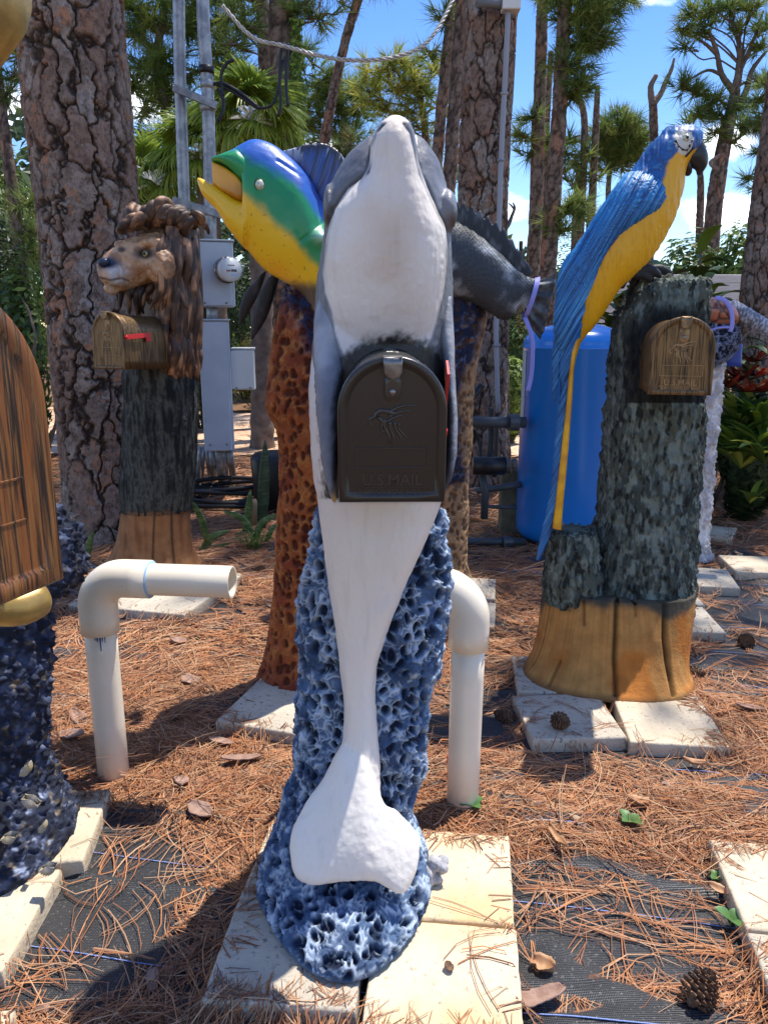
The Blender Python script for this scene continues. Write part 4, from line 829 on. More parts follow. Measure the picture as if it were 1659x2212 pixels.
put('parrot_body', V, F, M_paint_satin, D, C)
mb = MB()
for k in range(6):
    a = [(1462, 307), (1468, 314), (1477, 320), (1486, 321), (1491, 310), (1497, 300)][k]; b = [(1457, 302), (1464, 317), (1474, 323), (1484, 325), (1489, 316), (1494, 306)][k]
    V, F = tube([at(*a, YB - .063), at(*b, YB - .064)], .0022, 6); mb.add(V, F)
V, F = tube([at(1460, 300, YB - .062), at(1466, 313, YB - .064), at(1478, 322, YB - .063), at(1488, 320, YB - .06), at(1498, 300, YB - .055)], .0016, 6, n=20); mb.add(V, F)
V, F = tube([at(1481, 337, YB - .055), at(1490, 328, YB - .058), at(1499, 318, YB - .052)], .003, 6, n=10); mb.add(V, F)
mb.put('face_feather_line', M_blackeye, D)
e = at(1482, 297, YB - .056); V, F = ball(e, (.013, .014, .013), 12, 18); put('eye', V, F, M_glass_eye, D); V, F = ball(e + [0.0, -.0105, 0], (.0055, .005, .0055), 8, 12); put('pupil', V, F, M_blackeye, D)
bk = pairs([(1484, 322, YB - .005, 1515, 303, YB - .005, .030), (1478, 345, YB - .005, 1526, 325, YB - .005, .032), (1490, 358, YB - .005, 1529, 345, YB - .005, .026), (1503, 365, YB - .005, 1525, 360, YB - .005, .018), (1506, 376, YB - .005, 1514, 377, YB - .005, .006)], 40, 28, 2.2)
bl = pairs([(1474, 340, YB, 1492, 340, YB, .024), (1473, 360, YB, 1494, 362, YB, .024), (1478, 374, YB, 1494, 372, YB, .016), (1484, 379, YB, 1490, 378, YB, .006)], 24, 20)
M_beak = mat('black beak', (.012, .013, .016), .38, spec=.5, bump=(30, .25, .004)); put('upper_beak', *bk, M_beak, D); put('lower_beak', *bl, M_beak, D)
# wing: overlapping painted feathers
YW = YB - .055
wing = pairs([(1352, 374, YW + .03, 1420, 368, YW + .03, .028), (1342, 386, YW + .01, 1436, 400, YW + .01, .045), (1322, 412, YW, 1434, 440, YW, .056), (1296, 452, YW, 1396, 472, YW, .058), (1274, 486, YW, 1345, 506, YW, .055), (1252, 520, YW, 1313, 548, YW, .05), (1224, 556, YW, 1290, 592, YW, .046), (1208, 590, YW, 1270, 634, YW, .042), (1201, 630, YW, 1260, 678, YW, .036), (1198, 680, YW, 1250, 722, YW, .030), (1196, 714, YW, 1236, 752, YW, .02), (1205, 740, YW, 1222, 775, YW, .008)], 300, 150, 2.3)
V, F = wing; px, py = proj(V); nn = normals(V, F)
# strands run along the wing
ax = np.array([-.40, .92]); cr_ = (px * ax[1] - py * ax[0]) * 1.0
def strand(px, py, f, k=1.7): 
    u = (px * .86 + py * .50); return fbm(np.column_stack([u * f * 1.7 + 2.5 * fbm(np.column_stack([px, py, 0 * px]) * .02, 2, 4), (py * .9 - px * .5) * .012, 0 * px]), 3, 7)
s_ = strand(px, py, .34); V = V + nn * (.010 * (s_ - .5) + .003 * (fbm(V * 80, 2, 3) - .5))[:, None]
C = mixc((.012, .165, .44), (.008, .065, .21), sstep(.52, .36, s_)); C = mixc(C, (.10, .38, .66), .7 * sstep(.60, .74, s_)); C = mixc(C, (.008, .05, .17), .4 * sstep(560, 700, py) * sstep(.4, .6, fbm(V * 8, 2, 8)))
put('wing', V, F, M_paint_satin, D, C)
for k, lst in enumerate([
    [(1226, 560, YW + .03, 1262, 640, YW + .03, .03), (1204, 620, YW + .03, 1240, 700, YW + .03, .022), (1200, 700, YW + .03, 1226, 745, YW + .03, .014), (1206, 760, YW + .03, 1212, 765, YW + .03, .004)],
    [(1222, 690, YW + .01, 1258, 700, YW + .01, .024), (1212, 740, YW + .01, 1248, 748, YW + .01, .022), (1207, 790, YW + .01, 1236, 792, YW + .01, .015), (1210, 822, YW + .01, 1222, 824, YW + .01, .005)],
    [(1200, 700, YW + .02, 1228, 704, YW + .02, .02), (1194, 760, YW + .02, 1216, 764, YW + .02, .016), (1192, 820, YW + .02, 1206, 824, YW + .02, .012), (1195, 868, YW + .02, 1200, 870, YW + .02, .004)],
    [(1216, 720, YW + .03, 1240, 740, YW + .03, .02), (1208, 860, YW + .02, 1231, 862, YW + .02, .015), (1199, 960, YW + .01, 1221, 962, YW + .01, .012), (1189, 1060, YW, 1209, 1062, YW, .010), (1177, 1120, YW - .0, 1196, 1130, YW - .0, .010), (1163, 1180, YW, 1178, 1186, YW, .009), (1159, 1210, YW, 1165, 1212, YW, .004)]]):
    V, F = pairs(lst, 160, 60, 2.3); px, py = proj(V); nn = normals(V, F); s_ = strand(px, py, .40); V = V + nn * (.006 * (s_ - .5))[:, None]; C = mixc((.012, .14, .38), (.008, .05, .17), sstep(.5, .36, s_)); C = mixc(C, (.09, .30, .54), .6 * sstep(.6, .74, s_))
    put('flight_feather' if k < 3 else 'tail_feather', V, F, M_paint_satin, D, C)
V, F = pairs([(1228, 735, YW + .01, 1258, 728, YW + .01, .022), (1230, 780, YW + .005, 1242, 782, YW + .005, .018), (1225, 860, YW, 1236, 861, YW, .014), (1215, 950, YW - .005, 1229, 951, YW - .005, .013), (1205, 1040, YW - .01, 1221, 1041, YW - .01, .013), (1197, 1110, YW - .01, 1215, 1111, YW - .01, .013), (1193, 1140, YW - .01, 1213, 1144, YW - .01, .015)], 100, 20, 2.2)
put('yellow_tail_feather', V, F, M_paint_gloss, D, mixc((.80, .42, .008), (.62, .28, .008), sstep(.4, .7, fbm(V * 20, 3, 3))))
M_foot = mat('black parrot foot', (.014, .014, .016), .6, bump=(60, .5, .006))
for dx in (0, 26):
    mbm = MB()
    for q in ([(1372 + dx, 586), (1398 + dx, 580), (1420 + dx, 590), (1428 + dx, 600)], [(1366 + dx, 590), (1385 + dx, 592), (1402 + dx, 600), (1408 + dx, 610)], [(1362 + dx, 580), (1348 + dx, 600), (1340 + dx, 622)]):
        V, F = tube([at(a, b, YB - .02 + dx * .003) for a, b in q], [.018, .017, .013, .006][:len(q)], 10, n=14); mbm.add(V, F)
    V, F, _ = mbm.get(); V, F = fuse([(V, F)], .005, 3); put('foot', V, F, M_foot, D)
a = at(1467, 853, 2.30); mailbox(D, (a[0], 2.30, a[2]), .180, .227, .36, rad(-12), rad(0), M_bronze, M_bronze, mat('rubbed bronze relief', (.42, .27, .12), .45, metal=.35, col2=(.16, .10, .05), nscale=30), None)

# ------------------------------------------------------------------ lion statue
D = empty('lion_statue', (-1.2, 3.82, PAVH), 'maned lion head statue on a black bark trunk with bronze mailbox and red flag', 'statue', 'painted animal mailbox statues')
def colrows(lst, Y, n, M, ex=2.1, zfix=None):
    R = []
    for (p_, xl, xr, rb) in lst: a, b = at(xl, p_, Y), at(xr, p_, Y); R.append([*((a + b) / 2), abs(b[0] - a[0]) / 2, 0, 0, 0, rb, 0])
    R = np.array(R)
    if zfix is not None: zb = R[-1][2]; R[:, 2] = zfix + (R[:, 2] - zb) * (R[0][2] - zfix) / (R[0][2] - zb)
    return loft(catmull(R, n), M, True, ex)
V, F = colrows([(770, 275, 420, .15), (800, 266, 425, .165), (870, 267, 428, .17), (1000, 262, 425, .17), (1060, 260, 420, .17), (1100, 262, 414, .165)], 3.85, 240, 240); nn = normals(V, F); h = bark_h(V, V.mean(0), 4, 40, 6); h2 = bark_h(V, V.mean(0), 8, 70, 26)
C = mixc((.013, .013, .012), (.035, .036, .032), sstep(-.2, 1, h)); C = mixc(C, (.16, .17, .14), .5 * sstep(.55, 1.15, h2 * .6 + h * .6)); put('bark_trunk', V + nn * (.007 * h + .003 * h2)[:, None], F, M_paint_rough, D, C)
V, F = colrows([(1088, 266, 410, .16), (1130, 262, 409, .162), (1170, 256, 411, .168), (1200, 246, 416, .18), (1222, 234, 425, .20), (1238, 222, 434, .215), (1248, 220, 436, .215)], 3.85, 90, 240, 2.1, PAVH + .003); nn = normals(V, F); px, py = proj(V)
G = np.maximum(groove(px, py, [(334, 1100), (331, 1160), (329, 1240)], 2.4), groove(px, py, [(369, 1100), (370, 1160), (378, 1240)], 3.0)) * (V[:, 1] < 3.8); C = mixc((.36, .17, .07), (.27, .11, .04), sstep(.4, .7, fbm(V * np.array([30, 30, 4]), 3, 3))); C = mixc(C, (.07, .035, .018), G); C = mixc(C, (.03, .03, .028), sstep(1118, 1096, py + 14 * (fbm(V * 30, 2, 4) - .5))); put('stump_base', V - nn * (.008 * G)[:, None], F, M_paint_rough, D, C)
YL = 3.66
head = pairs([(211, 568, YL - .07, 212, 588, YL - .07, .022), (222, 556, YL - .06, 221, 606, YL - .06, .045), (240, 540, YL - .04, 237, 628, YL - .04, .058), (262, 522, YL - .02, 262, 628, YL - .02, .066), (290, 510, YL + .01, 296, 620, YL + .01, .085), (322, 502, YL + .05, 330, 612, YL + .05, .11), (360, 492, YL + .10, 365, 630, YL + .10, .13), (400, 495, YL + .14, 400, 640, YL + .14, .12), (420, 520, YL + .15, 420, 620, YL + .15, .08)], 60, 40)
muz = pairs([(214, 580, YL - .09, 216, 600, YL - .09, .02), (230, 574, YL - .09, 228, 612, YL - .09, .045), (252, 568, YL - .08, 250, 618, YL - .08, .05), (272, 566, YL - .05, 270, 620, YL - .05, .04)], 24, 24)
brow = ball(at(330, 524, YL - .045), (.060, .03, .024), 10, 16); cheek = ball(at(345, 570, YL - .03), (.075, .06, .085), 10, 16); brow2 = ball(at(262, 528, YL + .03), (.03, .05, .022), 10, 16); chin = ball(at(242, 622, YL - .03), (.035, .035, .03), 8, 12)
V, F = fuse([head, muz, brow, cheek, brow2, chin], .0055, 3, .5); nn = normals(V, F); px, py = proj(V); fu = fbm(V * 40, 4, 3)
es = np.exp(-(np.hypot((px - 312) / 16, (py - 545) / 10)) ** 2) * (V[:, 1] < YL + .02); V = V + nn * (.008 * (fu - .5) * 2 + .005 * (fbm(V * 110, 3, 9) - .5) - .014 * es)[:, None]
C = mixc((.56, .35, .20), (.36, .18, .08), sstep(.42, .66, fu)); C = mixc(C, (.60, .58, .56), .85 * sstep(.45, .6, fu + .1) * np.clip(np.exp(-(np.hypot((px - 252) / 22, (py - 592) / 18)) ** 2) * 1.5 + np.exp(-(np.hypot((px - 236) / 14, (py - 618) / 14)) ** 2), 0, 1))
C = mixc(C, (.02, .035, .07), np.clip(np.exp(-(np.hypot((px - 232) / 26, (py - 566) / 14)) ** 4), 0, 1)); C = mixc(C, (.012, .011, .012), np.clip(np.exp(-(np.hypot((px - 311) / 25, (py - 546) / 13)) ** 4) + np.exp(-(np.hypot((px - 262) / 9, (py - 538) / 7)) ** 4), 0, 1) * .92)
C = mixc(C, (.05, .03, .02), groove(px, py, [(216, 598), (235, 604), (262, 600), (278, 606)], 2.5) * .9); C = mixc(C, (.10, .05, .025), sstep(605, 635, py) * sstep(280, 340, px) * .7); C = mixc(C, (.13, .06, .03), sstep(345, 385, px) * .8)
put('lion_head', V, F, M_paint, D, C)
e = at(314, 547, YL - .050); V, F = ball(e, (.0145, .013, .0145), 12, 18); put('eye', V, F, mat('amber glass eye', (.42, .38, .18), .15, coat=.5, col2=(.15, .12, .04), nscale=90), D); V, F = ball(e + [-.002, -.012, 0], (.006, .004, .006), 8, 12); put('pupil', V, F, M_blackeye, D)
V, F = ball(at(224, 566, YL - .105), (.028, .02, .020), 10, 14); put('nose', V, F, mat('blue black nose', (.015, .025, .05), .35), D)
V, F = pairs([(300, 448, 3.80, 400, 446, 3.80, .06), (285, 480, 3.80, 420, 480, 3.80, .12), (330, 540, 3.82, 428, 540, 3.82, .12), (310, 640, 3.84, 430, 640, 3.84, .13), (320, 720, 3.85, 432, 720, 3.85, .14), (345, 785, 3.86, 432, 785, 3.86, .14), (380, 815, 3.86, 425, 812, 3.86, .10)], 60, 40); V = disp(V, F, .008 * bark_h(V, V.mean(0), 3, 20, 3)); put('mane_core', V, F, M_paint, D, mixc((.05, .028, .016), (.10, .055, .03), fbm(V * 20, 3, 3)))
def lock(path, r, name='mane_lock', n=26, M=12, seed=0, dark=0):
    P = catmull(np.array(path), n); s = np.linspace(0, 1, n); rr = r * np.clip(np.minimum(s / .12, 1) ** .6, .25, 1) * (1 - .0 * s) * np.sqrt(np.clip(1.02 - s ** 2.2, .02, 1)); V, F = tube(P, rr, M, flat=.8)
    V = disp(V, F, .003 * np.sin(np.tile(np.arange(M), n).astype(float) * 1.6 + .0)[:len(V)] if False else .0035 * (fbm(V * np.array([60, 60, 14]), 3, seed) - .5))
    C = mixc((.085, .042, .022), (.50, .26, .13), sstep(.42, .78, fbm(V * np.array([45, 45, 9]), 3, seed + 2))); C = mixc(C, (.02, .012, .01), sstep(.52, .38, fbm(V * 14, 2, seed + 5)) * .8); C = C * (1 - dark); put(name, V, F, M_paint, D, C)
rl = random.Random(5)
for k in range(64):
    row = k // 16; j = k % 16; fx = j / 15
    x0 = 342 + 82 * fx + rl.uniform(-6, 6); y0 = 478 + row * 78 + rl.uniform(-14, 14) + 12 * fx; L = rl.uniform(150, 230)
    if y0 + L > 822: L = 822 - y0
    if L < 40: continue
    Yl = 3.70 + .18 * abs(fx - .25) ** 1.3 - .03 * math.sin(math.pi * fx) + row * .012; w = rl.uniform(-9, 9); dr = -6 if fx < .3 else 6 * fx
    P = [at(x0 + a, y0 + L * t, Yl + yo) for t, a, yo in ((0, 0, .02), (.18, w * .3, -.02), (.45, w + dr * .4, -.03 + rl.uniform(-.01, .01)), (.75, -w * .4 + dr * .8, -.02), (1, w * .5 + dr, .02))]
    lock(P, rl.uniform(.017, .026), seed=k)
for k in range(17):   # locks swept up and back from the brow
    x = 262 + 8.5 * k + rl.uniform(-4, 4); y = 506 - 12 * math.sin(math.pi * k / 16) + rl.uniform(-5, 5); up_ = rl.uniform(34, 58) * (.75 + .35 * math.sin(math.pi * k / 16)); bk_ = rl.uniform(34, 64); Yf0 = 3.60 + .10 * k / 16
    P = [at(x + bk_ * a, y - up_ * b, Yf0 + c) for a, b, c in ((0, .1, .03), (.06, .55, -.02), (.30, .95, -.02), (.66, .90, .02), (.92, .50, .06), (1.0, .15, .08))]
    lock(P, rl.uniform(.019, .025), 'mane_lock', seed=180 + k)
for k in range(11):   # thick curls over the forehead
    x = 276 + 138 * (k % 11) / 10 + rl.uniform(-6, 6); y = 478 - 26 * math.sin(math.pi * min(1, (k % 11) / 10 * .9 + .12)) + (k // 11) * 26 + rl.uniform(-5, 5); Yc_ = 3.68 + (k // 11) * -.05 + .10 * abs((k % 11) / 10 - .45); a0 = rl.uniform(0, 6.28); sg = rl.choice((-1, 1)); rr = rl.uniform(12, 20)
    P = [at(x + rr * (1 - .35 * t) * math.cos(a0 + sg * t * 3.0), y + rr * (1 - .35 * t) * math.sin(a0 + sg * t * 3.0), Yc_ - .05 * math.sin(t * 3.1)) for t in np.linspace(0, 1, 8)]
    lock(P, rl.uniform(.018, .024), 'mane_curl', seed=80 + k)
for k in range(11):   # beard and cheek locks
    x = 268 + 9 * k + rl.uniform(-4, 4); y = 606 + rl.uniform(0, 14) - (4 * abs(k - 5)); L = rl.uniform(50, 82); P = [at(x + a, y + L * t, 3.66 + .05 * k / 10 + yo) for t, a, yo in ((0, 8, .04), (.3, 0, -.01), (.65, -6 + rl.uniform(-6, 6), 0), (1, rl.uniform(-10, 8), .03))]
    lock(P, rl.uniform(.016, .022), 'beard_lock', seed=120 + k, dark=.55 if k < 5 else .2)
for k in range(7):
    x = 352 + 8 * k; P = [at(x, 505 + 4 * k, 3.62 + .012 * k), at(x - 10, 560, 3.60 + .012 * k), at(x - 4 - 2 * k, 620, 3.60 + .012 * k), at(x - 30 + 6 * k, 668, 3.62 + .012 * k)]; lock(P, .022, seed=150 + k)
a = at(238, 797, 3.42); mailbox(D, (a[0] + .0, 3.42, a[2]), .176, .245, .34, rad(-22), rad(-2), M_bronze, M_bronze, MATS['rubbed bronze relief'], ((.004, .138), (.168, .152)), 1, text=False)

# ------------------------------------------------------------------ shell crusted statue at the frame edge
D = empty('shell_crusted_statue', (-.98, 1.7, PAVH), 'shell crusted dark blue column with big brown streaked mailbox, cut by the frame edge', 'statue', 'painted animal mailbox statues')
R = []
for (p_, xl, xr, Y, rb) in [(1098, 20, 120, 1.80, .06), (1115, -10, 140, 1.80, .08), (1160, -30, 166, 1.80, .10), (1222, -40, 178, 1.80, .11), (1268, -80, 150, 1.78, .115), (1323, -130, 98, 1.74, .12), (1404, -140, 101, 1.72, .12), (1492, -140, 100, 1.70, .12), (1611, -150, 95, 1.70, .125), (1680, -160, 100, 1.69, .14)]:
    a, b = at(xl, p_, Y), at(xr, p_, Y); R.append([*((a + b) / 2), abs(b[0] - a[0]) / 2, 0, 0, 0, rb, 0])
R += [ringrow(-1.005, 1.68, .22, .165, .165), ringrow(-1.005, 1.67, .16, .185, .20), ringrow(-1.005, 1.665, .10, .21, .235), ringrow(-1.005, 1.66, PAVH + .03, .222, .25), ringrow(-1.005, 1.66, PAVH + .003, .222, .25)]
V, F = loft(catmull(R, 420), 300, True, 2.1); nn = normals(V, F); n1 = fbm(V * 20, 4, 3); n2 = fbm(V * 55, 4, 9); F1, F2, I = worley(V / .03 + n1[:, None] * 1.5, 4)
hh = .020 * (n1 - .5) + .014 * (n2 - .5) + .012 * (fbm(V * 110, 3, 8) - .5) - .012 * sstep(.5, .15, F1) * (V[:, 2] > .09); V2 = V + nn * hh[:, None]; px, py = proj(V2)
n3 = fbm(V * 95, 3, 12); C = mixc((.020, .026, .050), (.07, .09, .16), sstep(.45, .7, n2)); C = mixc(C, (.34, .40, .56), sstep(.56, .68, n2 * .5 + n3 * .5) * (.15 + .85 * sstep(1580, 1760, py)) ); C = mixc(C, (.24, .17, .07), .6 * sstep(.56, .70, fbm(V * 38, 3, 14)) * sstep(.45, .6, n3)); C = mixc(C, (.012, .014, .025), sstep(.48, .3, n2) * .8)
put('crusted_column', V2, F, M_paint_rough, D, C)
M_shell = mat('bronze painted shell', (.22, .20, .19), .4, col2=(.40, .33, .18), nscale=30, spec=.5)
for (sx, sy, Y, r, rot) in [(103, 1866, 1.475, .021, .3), (72, 1722, 1.53, .022, -.5), (50, 1655, 1.565, .02, .9), (20, 1800, 1.50, .019, .2), (88, 1782, 1.53, .014, 1.0)]:
    c = at(sx, sy, Y); mb_ = []; nr, na = 7, 41; th = np.linspace(-1.25, 1.25, na) 
    for i in range(nr):
        q = i / (nr - 1); ra = r * (.08 + .92 * q) * (1 + .03 * np.cos(th * 22)) ; up = .35 * r * np.sin(q * 2.4) * np.cos(th * .9) + .0013 * np.cos(th * 22) * q
        x = ra * np.sin(th + rot); z = -ra * np.cos(th + rot) ; mb_.append(np.column_stack([c[0] + x, c[1] - .010 - up, c[2] + z]))
    V = np.concatenate(mb_); Vb = V.copy(); Vb[:, 1] += .018; n_ = len(V); Fm = gridfaces(nr, na, False)
    Fs = [Fm, Fm[:, ::-1] + n_]; k0 = (nr - 1) * na; j = np.arange(na - 1); Fs.append(np.stack([k0 + j, k0 + j + n_, k0 + j + 1 + n_, k0 + j + 1], -1)); put('shell', np.concatenate([V, Vb]), np.concatenate(Fs), M_shell, D)
mailbox(D, (-.520, .905, .942), .325, .418, .42, rad(70), 0, M_woody, M_woody, MATS['brown and black brushed streaks'], None, latch=False, emblem=False, text=False, relief=.0012)
V, F = tube([(-.78, .98, .86), (-.62, 1.06, .90), at(40, 1312, 1.10), at(86, 1290, 1.13), at(94, 1287, 1.135)], [.030, .030, .029, .028, .022], 24, n=30); put('gold_arm', V, F, M_gold, D)
gh = [at(-60, -60, 1.62), at(-20, -30, 1.60), at(-8, 20, 1.58), at(-40, 80, 1.60), at(-140, 200, 1.66), at(-220, 400, 1.72), at(-240, 700, 1.76), at(-160, 960, 1.80), at(0, 1150, 1.80)]
V, F = tube(gh, [.035, .065, .055, .05, .06, .075, .09, .09, .07], 28, n=70); V = disp(V, F, .003 * (fbm(V * 30, 3, 3) - .5)); put('gold_neck', V, F, M_gold, D)

# ------------------------------------------------------------------ white crusted statue behind the parrot
D = empty('turtle_statue', (1.72, 4.2, PAVH), 'orange turtle shell tied with lilac ribbon on a white crusted column', 'statue', 'painted animal mailbox statues')
R = []
for (p_, xl, xr, rb) in [(760, 1500, 1566, .05), (790, 1480, 1564, .09), (865, 1470, 1555, .10), (920, 1462, 1550, .105), (993, 1458, 1542, .105), (1103, 1452, 1534, .11), (1160, 1448, 1528, .115), (1190, 1445, 1534, .125), (1212, 1440, 1540, .15), (1222, 1440, 1540, .16)]:
    a, b = at(xl, p_, 4.2), at(xr, p_, 4.2); R.append([*((a + b) / 2), abs(b[0] - a[0]) / 2, 0, 0, 0, rb, 0])
V, F = loft(catmull(R, 200), 180, True); nn = normals(V, F); n1 = fbm(V * 26, 4, 3); V2 = V + nn * (.035 * (n1 - .5) + .03 * (fbm(V * 70, 3, 5) - .5))[:, None]; put('crusted_column', V2, F, M_paint_rough, D, mixc((.50, .46, .45), (.78, .76, .74), sstep(.4, .65, n1 + .3 * (fbm(V * 80, 2, 7) - .5))))
V, F = pairs([(1490, 690, 4.15, 1596, 700, 4.15, .10), (1480, 730, 4.15, 1598, 735, 4.15, .12), (1480, 770, 4.15, 1574, 770, 4.15, .11), (1482, 800, 4.15, 1530, 800, 4.15, .08)], 90, 120)
coral(V, F, .03, 21, .010, lambda V, rim, hole: mixc((.02, .028, .08), (.28, .32, .42), rim), (.008, .01, .02), 'coral_rock', D)
V, F = pairs([(1500, 680, 4.1, 1505, 655, 4.1, .06), (1528, 700, 4.1, 1528, 641, 4.1, .10), (1555, 702, 4.1, 1556, 645, 4.1, .11), (1578, 702, 4.1, 1578, 660, 4.1, .09), (1590, 696, 4.1, 1588, 682, 4.1, .04)], 60, 50); F1, F2, I = worley(V / .10, 8); e_ = 1 - sstep(.02, .09, F2 - F1); V = V - normals(V, F) * (.006 * e_)[:, None]; put('turtle_shell', V, F, M_paint_gloss, D, mixc(mixc((.42, .12, .06), (.52, .22, .12), fbm(V * 20, 3, 3)), (.08, .03, .02), e_))
V, F = tube([at(1575, 665, 4.1), at(1610, 682, 4.08), at(1650, 706, 4.05), at(1700, 738, 4.0)], [.045, .042, .038, .032], 28, n=80); F1, F2, I = worley(V / .022, 8); e_ = F2 - F1; V = V + normals(V, F) * (.004 * sstep(0, .3, e_))[:, None]; put('scaly_flipper', V, F, M_paint, D, mixc((.10, .10, .12), (.42, .43, .48), sstep(.03, .3, e_)))
V, F = tube([at(1545, 642, 4.0), at(1566, 648, 3.985), at(1580, 672, 3.98), at(1582, 700, 3.98), at(1578, 716, 3.98)], .011, 8, flat=.25, n=30, up=(0, 1, 0)); put('ribbon', V, F, M_lilac, D)
V, F = tube([at(1525, 718, 4.0), at(1550, 708, 3.98), at(1578, 706, 3.985)], .006, 6, n=16); put('ribbon', V, F, M_lilac, D)
V, F = pairs([(1560, 740, 4.3, 1600, 742, 4.3, .05), (1562, 790, 4.3, 1598, 790, 4.3, .05)], 6, 20, 3.5); put('blue_rain_pipe', V, F, mat('deep blue plastic', (.015, .05, .30), .35), D)
# ------------------------------------------------------------------ water tank and its plumbing
M_blue = mat('blue tank paint', (.006, .18, .60), .30, col2=(.008, .20, .66), nscale=3, coat=.3, spec=.5, col3=(.12, .11, .10), n3=(50, .74, .84))
M_dark = mat('dark grey pvc', (.055, .065, .075), .45, spec=.4)
M_blackp = mat('black plastic', (.012, .012, .013), .4)
T = empty('water_tank', (1.07, 4.55, 0), 'bright blue pressure water tank on a black foot behind the parrot tail', 'water tank')
a, b = at(1117, 1100, 4.55), at(1330, 1100, 4.55); cx = (a[0] + b[0]) / 2; rr = (b[0] - a[0]) / 2; ztop = at(1220, 712, 4.25)[2]; zb = at(1220, 1185, 4.3)[2]
prof = [(.02, ztop + .035), (rr * .45, ztop + .028), (rr * .8, ztop - .005), (rr * .95, ztop - .035), (rr, ztop - .075), (rr, ztop - .09), (rr + .004, ztop - .094), (rr + .004, ztop - .104), (rr, ztop - .108), (rr, zb + .10), (rr * .985, zb + .05), (rr * .9, zb + .015), (rr * .75, zb)]
V, F = loft([[cx, 4.55, z, r, 0, 0, 0, r, 0] for r, z in prof], 72); put('tank_shell', V, [f[:, ::-1] for f in F], M_blue, T)
V, F = loft([[cx, 4.55, z, r, 0, 0, 0, r, 0] for r, z in ((rr * .8, 0), (rr * .74, .04), (rr * .72, zb + .02))], 48); put('tank_foot', V, F, M_blackp, T)
lb = [at(1130, 760, 4.4)[2], at(1130, 905, 4.4)[2]]; ph = np.linspace(rad(178), rad(192), 6); V = np.array([[cx + (rr + .002) * math.cos(t), 4.55 + (rr + .002) * math.sin(t), z] for z in lb for t in ph]); put('sticker', V, gridfaces(2, 6, False), mat('faded sticker', (.45, .50, .48), .5), T)
P = empty('tank_plumbing', (.7, 4.4, 0), 'dark grey water pipes with union fittings entering the side of the blue tank', 'pipes')
for (y_, r, x0, un, ru) in ((912, .032, 1000, (1098, 1122), .048), (1170, .022, 985, (1085, 1120), .033)):
    q = at(x0, y_, 4.35); V, F = tube([q, at(1135, y_, 4.4)], r, 20); put('inlet_pipe', V, F, M_dark, P)
    for k, xx in enumerate(un[:1]): V, F = tube([at(xx, y_, 4.38), at(xx + 20, y_, 4.39)], ru, 12); put('union_nut', V, F, M_dark, P, None, False)
V, F = tube([at(1022, 1006, 4.3), at(1090, 1006, 4.3)], .052, 24); put('check_valve', V, F, M_blackp, P)
for xx in (1092, 1106): V, F = tube([at(xx, 1006, 4.3), at(xx + 9, 1006, 4.3)], .044, 12); put('union_nut', V, F, M_dark, P, None, False)
V, F = tube([at(1040, 1020, 4.35), at(1048, 1060, 4.35), at(1046, 1120, 4.35)], .022, 14); put('standpipe', V, F, M_dark, P)
V, F = tube([at(1030, 1060, 4.5), at(1090, 1052, 4.45), at(1130, 1045, 4.5)], .02, 12, n=14); put('cross_pipe', V, F, M_dark, P)
V, F = tube([at(1050, 1094, 4.45), at(1116, 1096, 4.45)], .012, 10); put('cross_pipe', V, F, M_dark, P)
V, F = tube([at(985, 897, 4.2), at(1010, 870, 4.25), at(1036, 838, 4.3), at(1042, 830, 4.3)], .020, 12, n=20); put('black_hose', V, F, M_blackp, P)
V, F = tube([at(1060, 880, 4.6), at(1060, 960, 4.55), at(1052, 1010, 4.5)], .016, 10, n=14); put('black_hose', V, F, M_blackp, P)
V, F = tube([at(1022, 925, 4.6), at(1036, 960, 4.6), at(1036, 1010, 4.5)], .012, 10, n=14); put('black_hose', V, F, M_blackp, P)
o = put('concrete_block', *box((at(1105, 1100, 4.75)[0], 4.78, .21), (.14, .2, .42), rad(-4), .006), mat('mossy concrete', (.20, .17, .10), .95, col2=(.10, .09, .05), nscale=12, bump=(60, .6, .01)), None, None, False, label='mossy concrete block standing behind the pipes by the blue tank', category='block')

# ------------------------------------------------------------------ electric service: masts, meter, cabinets
M_galv = mat('galvanised steel', (.40, .42, .44), .45, metal=.4, col2=(.22, .24, .27), nscale=14, ncon=(.4, .6), spec=.5, bump=(60, .1, .002))
M_box = mat('grey cabinet paint', (.50, .53, .56), .5, col2=(.43, .46, .50), nscale=5, bump=(40, .08, .003))
M_boxw = mat('pale plastic box', (.68, .67, .62), .5)
YE = 5.8
E = empty('electric_service', (-1.35, YE, 0), 'two galvanised conduit masts with grey meter cabinets and strut brackets behind the lion', 'electric meter')
for (pts, r) in ([(384, -260), (388, 120), (398, 440), (402, 560), (410, 960)], .040), ([(432, -260), (440, 60), (449, 200), (455, 516)], .043):
    P_ = [at(x, y, YE + (.05 if r < .042 else 0)) for x, y in pts]
    if r < .042: P_.append([P_[-1][0] + .01, P_[-1][1], 0])
    V, F = tube(P_, r, 20, n=24); put('mast', V, F, M_galv, E)
